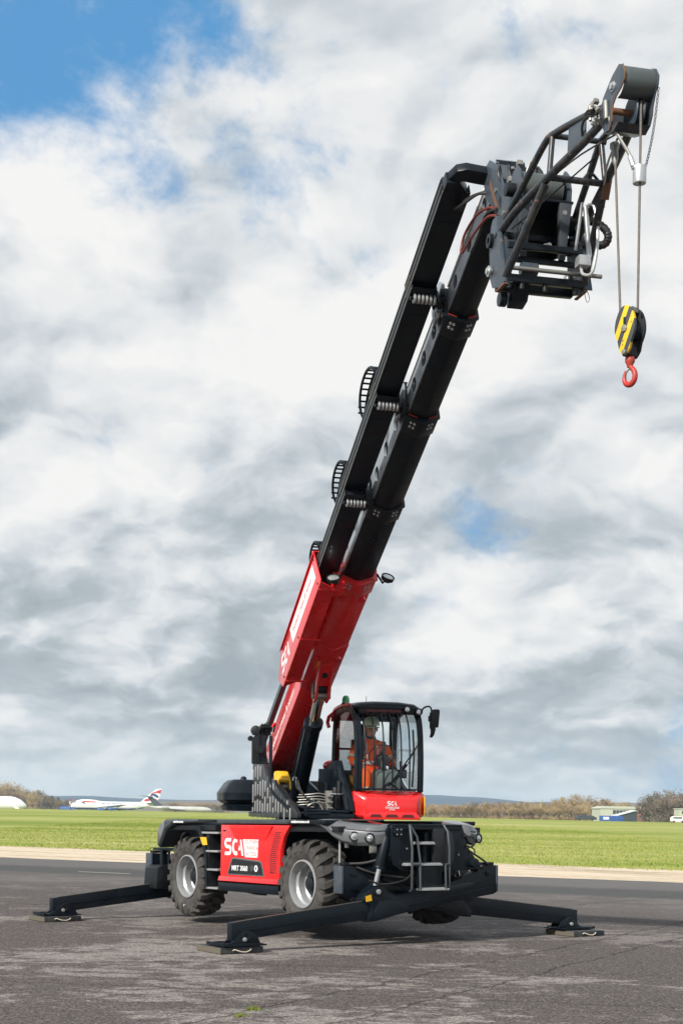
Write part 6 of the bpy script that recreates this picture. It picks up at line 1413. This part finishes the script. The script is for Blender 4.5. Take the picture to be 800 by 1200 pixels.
def tree(px, y, hgt, pi, wide=1.0):
    x = far(px, y); z = ground_z(x, y) - 0.4
    tm, cm3 = PROTO[pi]; k = hgt / 11.0
    fr = T3((x, y, z)) @ rot('Z', rt.uniform(0, 360)) @ Matrix.Diagonal((k * wide, k * wide, k, 1))
    o = bpy.data.objects.new('bare_tree', None); link(o); o.matrix_world = fr
    kd = ('bare brown', 'bare grey', 'pale ochre', 'dark green')[KIND[pi]]
    big = 'tall' if hgt > 11.5 else ('mid-sized' if hgt > 7.5 else 'low')
    where = next(t for lim, t in ((36, 'behind the plain white jet'), (58, 'right of the plain white jet'), (90, 'left of the jumbo jet nose'), (300, 'behind the weathered airliner'), (545, 'under the hill right of the cab'), (610, 'right of the cab, past the hill'), (655, 'left of the grey van'), (700, 'beside the hangar, on its left'), (752, 'behind the hangar roof'), (9999, 'in the dark wood right of the hangar')) if px < lim)
    tag(o, f'{big} {kd} tree {where}', 'tree', f'{big} {kd} trees {where}')
    for nm, me in (('trunk', tm), ('crown', cm3)):
        c = bpy.data.objects.new(nm, me); link(c); c.parent = o
# left wood: high at the picture's edge, falling to the right
def height_px(px, table):
    for (a, ha), (b, hb_) in zip(table, table[1:]):
        if a <= px <= b: return lerp(ha, hb_, (px - a) / (b - a))
    return table[-1][1]
LT = [(-60, 40), (0, 34), (20, 31), (30, 27), (40, 20), (44, 24), (52, 22), (58, 16), (80, 13), (120, 9), (190, 6), (262, 6)]
for row, (yy, st, dk) in enumerate(((1240, 6.0, (0, 4, 6, 0)), (1170, 6.5, (4, 0, 1, 6)), (1090, 7.5, (0, 7, 2, 4)))):
    px = -50 + row * 3
    while px < 79:
        H = height_px(px, LT) * rt.uniform(0.80, 1.05) * (1.0, 0.9, 0.72)[row]
        y = yy * rt.uniform(0.97, 1.03); hm = H * y / FPX + 2.2
        pi = rt.choice(dk) if px < 40 else rt.choice((2, 3, 5, 2, 0))
        tree(px, y, hm, pi, 1.0 if hm > 9 else 1.25); px += st * rt.uniform(0.7, 1.3)
for px, y, H in ((37, 960, 22), (68, 1000, 18), (43, 980, 24)): tree(px, y, H * y / FPX + 1.0, 6 if px < 60 else 0, 0.62)
# low brown wood behind the second aircraft
px = 196
while px < 268:
    for yy in (1500, 1430): tree(px + rt.uniform(-2, 2), yy * rt.uniform(.98, 1.02), rt.uniform(8.5, 11.5) * yy / 1450, rt.choice((0, 7, 0, 1)), 1.5)
    px += 6.5
# right wood
RT = [(480, 9), (500, 12), (515, 15), (540, 14), (560, 17), (580, 19), (600, 18), (620, 21), (640, 20), (655, 25), (690, 27), (715, 24), (735, 19), (748, 17), (760, 25), (775, 29), (800, 35), (830, 37), (870, 34)]
for row, (yy, st) in enumerate(((900, 7.0), (800, 7.0), (700, 6.0), (620, 6.5))):
    px = 478 + row * 2.5
    while px < 850:
        if row == 3 and (690 < px < 752): px += st; continue
        if row >= 2 and 686 < px < 756 : px += st; continue
        Hs = height_px(px, RT) * 0.92 + 3.0
        H = Hs * rt.uniform(0.78, 1.02) * (1.0, 0.92, 0.75, 0.55)[row]
        y = yy * rt.uniform(0.97, 1.03); hm = H * y / FPX + 2.2
        if px > 748: pi = rt.choice((2, 3, 3, 2)); 
        elif px < 640: pi = rt.choice((0, 4, 6, 0, 1))
        else: pi = rt.choice((6, 4, 0, 7))
        tree(px, y, hm, pi, 1.0 if hm > 8 else 1.3); px += st * rt.uniform(0.75, 1.3)
for px, y, H in ((757, 560, 24), (768, 575, 27), (780, 560, 30), (792, 570, 33), (770, 545, 20), (785, 548, 22), (752, 560, 15), (800, 548, 26)): tree(px, y, (H + 5) * y / FPX + 1.5, 2 if px % 2 else 3, 1.15)

# --- hills
def hill(name, y, table, depth, col, z0=-6):
    m, t, b = newmat(name + '_cover'); n = t.noise(pos(t), 0.012, 8, 0.7)
    t.put(b.inputs['Base Color'], t.mix(n, (*col, 1), tuple(c * 1.5 for c in col) + (1,))); b.inputs['Roughness'].default_value = 1.0
    v = []; n_ = 260; xa, xb = table[0][0], table[-1][0]
    for i in range(n_ + 1):
        px = lerp(xa, xb, i / n_); h_ = height_px(px, table) * y / FPX + CAM_H
        rough = noise.noise(Vector((px * 0.5, y, 0))) * 0.8 + noise.noise(Vector((px * 1.9, y, 4))) * 0.5
        h_ += rough * y / FPX
        for dy_, f_ in ((-depth, 0.0), (-depth * 0.45, 0.72), (0, 1.0), (depth, 0.6)):
            v.append((far(px, y) * (y + dy_) / y, y + dy_, lerp(z0, h_, f_) if f_ else z0))
    f = [(i * 4 + j, i * 4 + 4 + j, i * 4 + 5 + j, i * 4 + 1 + j) for i in range(n_) for j in range(3)]
    return structure(mesh_obj(name, v, f, m, True))
hill('hills', 4200, [(-2500, 12), (-600, 8), (-100, 7), (60, 7), (110, 8), (140, 6.5), (180, 5.5), (215, 5), (260, 6), (330, 9), (420, 13), (480, 15.5), (520, 16), (560, 14.5), (590, 12), (620, 9.5), (640, 10), (680, 9), (760, 8), (900, 10), (2800, 14)], 900, (0.010, 0.030, 0.060), -8)  # blue of the distant haze is put into the hills' base colour
hill('near_ridge', 1900, [(-2500, 4), (-300, 3), (0, 3), (150, 1.5), (200, 3.5), (250, 4.5), (330, 5), (480, 5.0), (560, 5.5), (640, 9), (700, 11), (760, 11), (900, 12), (2500, 6)], 300, (0.12, 0.10, 0.075), -8)

# --- aircraft
WHITEP = paint('aircraft_white', (0.78, 0.79, 0.80), 0.35, (0.5, 0.5, 0.5), 0.15, 0.4)
NAVY = paint('aircraft_navy', (0.02, 0.05, 0.16), 0.3, (0.1, 0.1, 0.15), 0.1, 0.4)
AGREY = paint('aircraft_grey', (0.30, 0.31, 0.31), 0.45, (0.22, 0.22, 0.20), 0.4, 0.3)
AGREEN = paint('weathered_fuselage', (0.46, 0.47, 0.44), 0.5, (0.26, 0.27, 0.22), 0.6, 0.25)
DARKV = paint('dark_cladding', (0.03, 0.045, 0.055), 0.5, (0.08, 0.08, 0.08), 0.3, 0.3)
SIGRED = paint('tail_red', (0.50, 0.012, 0.02), 0.4, (0.4, 0.1, 0.1), 0.1, 0.5)
ABLUE = paint('engine_blue', (0.03, 0.09, 0.30), 0.35, (0.1, 0.1, 0.15), 0.1, 0.5)
def fuselage(prof, n=20):             # (x, z centre, half height, half width)
    return MB().loft([[(x, hw * math.cos(2 * math.pi * j / n), zc + hh * math.sin(2 * math.pi * j / n)) for j in range(n)] for x, zc, hh, hw in prof])
def jumbo(name, lab, fr, livery=True):
    """four engined wide-body: x runs from nose to tail, z up from the ground"""
    a = thing(name, lab, 'aircraft', fr)
    pr = [(0, 4.6, 0.1, 0.1), (0.7, 4.8, 1.1, 0.9), (2.2, 5.2, 2.1, 1.9), (4.2, 5.7, 3.0, 2.6), (6.5, 6.1, 3.6, 3.1), (9, 6.3, 3.95, 3.25), (15, 6.35, 4.0, 3.25), (19, 6.2, 3.85, 3.25), (23, 5.9, 3.45, 3.25), (27, 5.7, 3.25, 3.25), (45, 5.7, 3.25, 3.25), (52, 6.0, 2.95, 2.9), (60, 6.8, 2.05, 1.9), (67, 7.7, 1.0, 0.8), (70, 8.1, 0.35, 0.3)]
    part('fuselage', fuselage(pr, 24), WHITEP, a, fr, sharp=60)
    if livery:
        part('belly_band', fuselage([(1.5, 4.0, 0.5, 1.3), (3.5, 3.8, 1.05, 2.1), (8, 3.75, 1.30, 2.75), (30, 3.7, 1.28, 2.75), (48, 3.85, 1.2, 2.6), (56, 4.9, 1.0, 1.9), (62, 6.0, .4, 1.0)], 16), NAVY, a, fr, sharp=60)
    for s in (-1, 1):
        part('wing', MB().loft([[(21, s * 2.5, 4.2), (25, s * 2.5, 5.0), (36, s * 2.5, 4.5), (25, s * 2.5, 3.8)], [(45, s * 30, 6.6), (46, s * 30, 6.8), (49.5, s * 30, 6.65), (46, s * 30, 6.5)]]), AGREY, a, fr)
        part('tailplane', MB().loft([[(58, s * 1, 8.1), (60, s * 1, 8.5), (66, s * 1, 8.2), (60, s * 1, 7.9)], [(66, s * 11, 8.8), (67, s * 11, 8.95), (69, s * 11, 8.85), (67, s * 11, 8.75)]]), AGREY, a, fr)
        for x, y, z in ((23.5, 12, 2.7), (33.0, 21, 3.3)):
            e = part('engine', MB().lathe([(1.1, 0), (1.32, 0.5), (1.38, 1.8), (1.25, 3.4), (0.9, 5.0), (0.45, 6.0)], rot('Y', 90), 18), ABLUE if livery else AGREY, a, fr @ T3((x, s * y, z)))
            part('pylon', MB().prism([(1.2, 1.2), (6.0, 1.9), (9.5, 1.9), (5.2, 0.6)], 1, -0.2, 0.2), AGREY, e, fr @ T3((x, s * y, z)))
        for x in (30, 34): part('landing_gear', MB().cyl((x, s * 3.6, 0.6), (x, s * 3.6, 4), 0.3, 8).cyl((x - 0.9, s * 3.2, 0.6), (x - 0.9, s * 4.4, 0.6), 0.62, 12).cyl((x + 0.9, s * 3.2, 0.6), (x + 0.9, s * 4.4, 0.6), 0.62, 12), PLASTIC, a, fr)
    part('nose_gear', MB().cyl((7, 0, 0.6), (7, 0, 3), 0.2, 8).cyl((7, -0.6, 0.6), (7, 0.6, 0.6), 0.6, 12), PLASTIC, a, fr)
    fin = part('tail_fin', MB().loft([[(54, -0.35, 8.6), (54, 0.35, 8.6), (67.5, 0.25, 8.8), (67.5, -0.25, 8.8)], [(66.6, -0.12, 19.4), (66.6, 0.12, 19.4), (71.2, 0.08, 19.4), (71.2, -0.08, 19.4)]]), WHITEP, a, fr)
    if livery:
        for s in (-1, 1):
            y0 = s * 0.42
            part('tail_mark', MB().prism([(57.5, 9.6), (60, 9.6), (64, 11.2), (67.5, 9.4), (67.9, 11.0), (64, 12.6), (60.5, 11.7), (57.9, 11.2)], 1, y0 - 0.03, y0 + 0.03), SIGRED, fin, fr)
            part('tail_mark', MB().prism([(61.5, 13.4), (64, 14.2), (67.6, 12.2), (68.6, 13.6), (66, 15.6), (63, 15.2)], 1, y0 - 0.03, y0 + 0.03), NAVY, fin, fr)
            part('tail_mark', MB().prism([(62.0, 15.0), (63.6, 16.2), (70.2, 18.9), (70.6, 18.9), (69.6, 15.8), (66.2, 16.4)], 1, y0 - 0.03, y0 + 0.03), SIGRED, fin, fr)
            part('cheat_mark', MB().prism([(9, 8.4), (12, 9.1), (19, 8.9), (24, 8.5), (19, 8.3), (12, 8.1)], 1, s * 3.16, s * 3.30), SIGRED, a, fr)
            part('cheat_mark', MB().prism([(9, 8.2), (11, 7.2), (13.5, 6.6), (12, 7.6), (11, 8.0)], 1, s * 3.24, s * 3.34), NAVY, a, fr)
            wr = MB()
            for i in range(48): wr.box(14 + i * 0.86, 14.35 + i * 0.86, min(s * 3.20, s * 3.28), max(s * 3.20, s * 3.28), 6.15, 6.6)
            part('cabin_window', wr, AGREY, a, fr)
        sd_ = Matrix(((1, 0, 0, 0), (0, 0, -1, 0), (0, 1, 0, 0), (0, 0, 0, 1)))
        text('lettering', 'BRITISH AIRWAYS', 2.0, fr @ T3((25.0, -3.28, 6.9)) @ sd_, NAVY, a, 0.02)
        part('cockpit_window', MB().box(3.6, 5.4, -2.3, 2.3, 7.75, 8.35), DECAL, a, fr)
    return a
YA = 1150
jumbo('jumbo_jet', 'white jumbo jet with navy belly and red and blue tail, side on beyond the grass', T3((far(82, YA), YA, -6.0)))
fr2 = T3((far(32, 880), 880, -5.6)) @ Matrix.Rotation(R(180), 4, 'Z')
jumbo('white_jet', 'plain white jumbo jet at the left edge with only its nose in view', fr2, False)
part('air_stairs', MB().prism([(1.0, 0.0), (-5.0, 5.2), (-6.2, 5.2), (-6.2, 4.3), (-2.0, 0.0)], 1, -5.5, -3.8), WHITEP, None, T3((far(33, 860), 860, -5.6)))
bpy.data.objects['air_stairs'].matrix_world = T3((far(33, 860), 856, -5.6)); tag(bpy.data.objects['air_stairs'], 'white boarding stairs beside the nose of the plain white jet', 'stairs')
# T-tailed airliner facing right
YV = 1120
frv = T3((far(178, YV), YV, -5.9))
vc = thing('airliner', 'weathered grey green airliner with a high tail, facing right beyond the grass', 'aircraft', frv)
part('fuselage', fuselage([(-2, 5.6, 0.2, 0.2), (4, 5.0, 1.1, 1.1), (10, 4.5, 1.8, 1.8), (14, 4.3, 1.9, 1.9), (38, 4.2, 1.9, 1.9), (42, 4.0, 1.6, 1.6), (44.5, 3.7, 0.9, 0.9), (45.6, 3.5, 0.1, 0.1)], 18), AGREEN, vc, frv, sharp=60)
part('tail_fin', MB().loft([[(2, -0.3, 5.8), (2, 0.3, 5.8), (9, 0.3, 6.0), (9, -0.3, 6.0)], [(-3.5, -0.15, 13.0), (-3.5, 0.15, 13.0), (0.5, 0.15, 13.0), (0.5, -0.15, 13.0)]]), DARKV, vc, frv)
for s in (-1, 1):
    part('tailplane', MB().loft([[(-4.5, s * 0.2, 13.2), (0.5, s * 0.2, 13.2), (0.5, s * 0.2, 12.9), (-4.5, s * 0.2, 12.9)], [(-9, s * 7, 13.7), (-6.5, s * 7, 13.7), (-6.5, s * 7, 13.5), (-9, s * 7, 13.5)]]), AGREY, vc, frv)
    part('wing', MB().loft([[(16, s * 1.5, 3.4), (26, s * 1.5, 3.6), (26, s * 1.5, 3.2), (16, s * 1.5, 3.0)], [(6, s * 21, 4.8), (8.5, s * 21, 4.8), (8.5, s * 21, 4.6), (6, s * 21, 4.6)]]), AGREY, vc, frv)
    part('engine', MB().lathe([(0.7, 0), (0.85, 0.6), (0.85, 4.0), (0.55, 5.2)], rot('Y', -90), 14), AGREY, vc, frv @ T3((13, s * 2.9, 4.9)))
    part('landing_gear', MB().cyl((18, s * 3, 0.5), (18, s * 3, 3.3), 0.25, 8).cyl((18, s * 2.6, 0.5), (18, s * 3.4, 0.5), 0.5, 10), PLASTIC, vc, frv)

# --- small things by the aircraft
part('blue_fuel_bowser', MB(), NAVY, None, Matrix()) if False else None
bz = T3((far(70, 1000), 1000, -5.5))
bo = thing('tank_lorry', 'blue tank lorry standing left of the jumbo jet nose', 'lorry', bz)
part('tank', MB().lathe([(1.2, 0), (1.6, 0.3), (1.6, 7.0), (1.2, 7.3)], rot('Y', 90), 18), ABLUE, bo, bz @ T3((0.5, 0, 2.9)))
part('lorry_cab', MB().box(8.2, 10.4, -1.2, 1.2, 0.9, 3.7), ABLUE, bo, bz, 0.2); part('chassis', MB().box(0, 10.2, -1.0, 1.0, 0.8, 1.3), PLASTIC, bo, bz)
for x in (1.6, 3.0, 9.2): part('wheel', MB().cyl((x, -1.2, 0.55), (x, 1.2, 0.55), 0.55, 16), PLASTIC, bo, bz)
mz = T3((far(82.5, 1010), 1010, -5.5))
mo = thing('warning_mast', 'red and white banded mast at the jumbo jet nose', 'mast', mz)
for i in range(5): part('mast_band', MB().cyl((0, 0, i * 2.0), (0, 0, i * 2.0 + 2.0), 0.42, 10), SIGRED if i % 2 == 0 else WHITEP, mo, mz)

# --- hangar group on the right
CREAM = paint('hangar_cream', (0.42, 0.44, 0.36), 0.7, (0.35, 0.36, 0.30), 0.3, 0.15)
BRICK = paint('brick_red', (0.36, 0.13, 0.08), 0.85, (0.22, 0.10, 0.07), 0.4, 0.8)
ROOFW = paint('pale_roof', (0.60, 0.61, 0.62), 0.5, (0.4, 0.4, 0.4), 0.3, 0.3)
YH = 640; hz_ = T3((far(703, YH), YH, -2.5))
hg = thing('hangar', 'cream sheet-clad hangar with a band of high windows, right of the bare wood', 'hangar', hz_)
part('hangar_wall', MB().box(0, 17.5, 0, 22, 0, 5.6), CREAM, hg, hz_)
part('roof', MB().prism([(-0.4, 5.6), (0.0, 6.0), (2.5, 6.7), (17.5, 6.6), (17.5, 5.6)], 1, -0.3, 22.3), CREAM, hg, hz_)
part('window_band', MB().box(5.2, 17.0, -0.06, 0.0, 3.4, 5.0), DARKV, hg, hz_)
for i in range(9): part('window_mullion', MB().box(5.2 + i * 1.45, 5.35 + i * 1.45, -0.12, -0.05, 3.4, 5.0), CREAM, hg, hz_)
part('side_wing', MB().box(17.5, 26, 2, 22, 0, 5.2), CREAM, hg, hz_); part('wing_roof', MB().box(17.5, 26.3, 1.6, 22, 5.2, 6.2), ROOFW, hg, hz_)
s2 = T3((far(716, 600), 600, -2.2))
sh_ = thing('workshop', 'low workshop with pale sloping roof and brick bay before the cream hangar', 'building', s2)
part('wall', MB().prism([(0.5, 0), (0.5, 1.6), (9.5, 4.3), (13.5, 3.2), (13.5, 0)], 1, 0, 9), DARKV, sh_, s2)
part('roof', MB().prism([(-0.3, 1.6), (-0.3, 1.9), (9.5, 4.8), (14.0, 3.5), (14.0, 3.2), (9.5, 4.4)], 1, -0.5, 9.5), ROOFW, sh_, s2)
part('brick_bay', MB().box(10.4, 13.8, -0.8, 0.0, 0, 3.3), BRICK, sh_, s2)
part('window', MB().box(10.9, 11.9, -0.86, -0.78, 1.2, 2.8).box(12.5, 13.5, -0.86, -0.78, 1.2, 2.8), DARKV, sh_, s2)
part('white_front', MB().box(-2.0, 3.0, -0.5, 0, 0, 1.9), WHITEP, sh_, s2)
c1 = T3((far(703, 585), 585, -2.1))
co_ = thing('shipping_container', 'blue shipping container with a white mark at the hangar corner', 'container', c1)
part('container_box', MB().box(0, 9.0, 0, 2.4, 0.0, 2.3), ABLUE, co_, c1, 0.05)
part('white_mark', MB().box(1.2, 3.4, -0.04, 0.0, 0.8, 1.8), WHITEP, co_, c1)
for i in range(24): part('corrugation', MB().box(0.2 + i * 0.49, 0.4 + i * 0.49, -0.03, 0, 0.2, 3.3), ABLUE, co_, c1) if False else None
e1 = T3((far(795.5, 480), 480, -1.4))
eb = thing('edge_building', 'cream and pink building cut off by the right edge of the picture', 'building', e1)
part('upper_wall', MB().box(0, 9, 0, 8, 2.2, 4.4), CREAM, eb, e1); part('lower_wall', MB().box(0, 9, 0.03, 8, 0, 2.2), paint('pink_wall', (0.50, 0.33, 0.28), 0.8, (0.3, 0.2, 0.18), 0.3, 0.5), eb, e1)
part('roof', MB().box(-0.2, 9.2, -0.3, 8.2, 4.4, 4.6), ROOFW, eb, e1)
part('window', MB().box(0.8, 1.6, -0.05, 0.0, 2.9, 3.8), DARKV, eb, e1)
for k, (px, y, col, w_) in enumerate(((674, 560, DGREY, 8), (786, 470, WHITEP, 4.4), (732, 640, WHITEP, 3))):
    v1 = T3((far(px, y), y, ground_z(far(px, y), y))); nm = ('grey_van', 'white_car', 'white_van')[k]
    vo = thing(nm, ('grey van parked at the foot of the bare wood left of the hangar', 'small white car on the grass edge near the right of the picture', 'white van hidden behind the low workshop')[k], 'vehicle', v1)
    part('body', MB().prism([(0, 0.4), (0, 1.5), (w_ * 0.12, 2.0), (w_ * 0.8, 2.0), (w_, 1.2), (w_, 0.4)], 1, 0, 1.8), col, vo, v1, 0.06)
    part('window', MB().box(w_ * 0.15, w_ * 0.78, -0.02, 0, 1.3, 1.8), DARKV, vo, v1)
    for x in (w_ * 0.2, w_ * 0.8): part('wheel', MB().cyl((x, -0.05, 0.35), (x, 0.2, 0.35), 0.35, 12), PLASTIC, vo, v1)

# --- grass blades along the near part of the field, one mass
npg = np.random.RandomState(3)
N = 170000
gx = npg.uniform(-22, 22, N); dist = npg.power(0.55, N); gy = (50.6 - 0.55 * gx) + (1 - npg.uniform(0, 1, N) ** 0.5) * 190 - 0.4
clump = np.array([noise.noise(Vector((x * 0.9, y * 0.5, 0))) for x, y in zip(gx, gy)])
keep = (clump > -0.25) | (npg.uniform(0, 1, N) < 0.4); gx, gy, clump = gx[keep], gy[keep], clump[keep]; N = len(gx)
ang = npg.uniform(0, 6.28, N); hgt = npg.uniform(0.02, 0.065, N) * (1 + np.clip(clump, 0, 1)); wd = npg.uniform(0.012, 0.03, N)
bl_ = npg.uniform(-0.05, 0.05, (N, 2))
V = np.empty((N, 3, 3)); V[:, 0] = np.stack([gx - np.cos(ang) * wd, gy - np.sin(ang) * wd, np.full(N, -0.01)], 1)
V[:, 1] = np.stack([gx + np.cos(ang) * wd, gy + np.sin(ang) * wd, np.full(N, -0.01)], 1); V[:, 2] = np.stack([gx + bl_[:, 0], gy + bl_[:, 1], hgt], 1)
me = bpy.data.meshes.new('grass_blades'); me.vertices.add(N * 3); me.vertices.foreach_set('co', V.reshape(-1)); me.loops.add(N * 3); me.loops.foreach_set('vertex_index', np.arange(N * 3, dtype=np.int32))
me.polygons.add(N); me.polygons.foreach_set('loop_start', np.arange(0, N * 3, 3, dtype=np.int32)); me.update(); me.validate(); me.materials.append(GRASS)
gb = link(bpy.data.objects.new('grass_blades', me)); gb['kind'] = 'stuff'; gb['label'] = 'short green grass blades along the near edge of the airfield'
# loose stones and two tufts of moss and weed on the tarmac
vs, fs = [], []
for i in range(900):
    x = npg.uniform(-9, 10); y = npg.uniform(12.2, 36 - 0.45 * x); s_ = npg.uniform(0.004, 0.011)
    k = len(vs); vs += [(x - s_, y, 0.009), (x, y - s_, 0.009), (x + s_, y, 0.009), (x, y + s_, 0.009), (x, y, 0.009 + s_ * 1.1)]; fs += [(k, k + 1, k + 4), (k + 1, k + 2, k + 4), (k + 2, k + 3, k + 4), (k + 3, k, k + 4)]
st_ = mesh_obj('loose_stones', vs, fs, paint('stone', (0.20, 0.18, 0.16), 0.9, (0.12, 0.11, 0.10), 0.6, 30)); st_['kind'] = 'stuff'; st_['label'] = 'loose stones scattered on the tarmac'
for k, (x, y, n_, lab) in enumerate(((-0.80, 12.30, 70, 'small patch of green weed in a crack, nearer the bottom'), (-0.72, 12.72, 90, 'patch of green weed in a crack near the bottom of the picture'), (-5.85, 21.0, 60, 'tiny weed beside the far left mat'))):
    vs, fs = [], []
    for i in range(n_):
        px_, py2 = npg.normal(0, 0.030), npg.normal(0, 0.025); a = npg.uniform(0, 6.28); h_ = npg.uniform(0.01, 0.045)
        j = len(vs); vs += [(px_ - 0.005 * math.cos(a), py2 - 0.008 * math.sin(a), 0), (px_ + 0.005 * math.cos(a), py2 + 0.008 * math.sin(a), 0), (px_ + npg.uniform(-.02, .02), py2 + npg.uniform(-.02, .02), h_)]; fs.append((j, j + 1, j + 2))
    o = mesh_obj('weed', vs, fs, GRASS); o.location = (x, y, 0.009); tag(o, lab, 'weed')

# --- air: one box of thin haze round everything
hzm, t, b = newmat('haze'); t.n.remove(b)
pvn = t.node('ShaderNodeVolumePrincipled'); pvn.inputs['Color'].default_value = (0.68, 0.86, 1.0, 1); pvn.inputs['Density'].default_value = 0.00012; pvn.inputs['Anisotropy'].default_value = 0.0
t.l.new(pvn.outputs[0], t.n['Material Output'].inputs['Volume'])
hb2 = MB().box(-6200, 6200, -70, 7100, -12, 90).mesh('haze', hzm)
ho = link(bpy.data.objects.new('haze', hb2)); ho['kind'] = 'stuff'
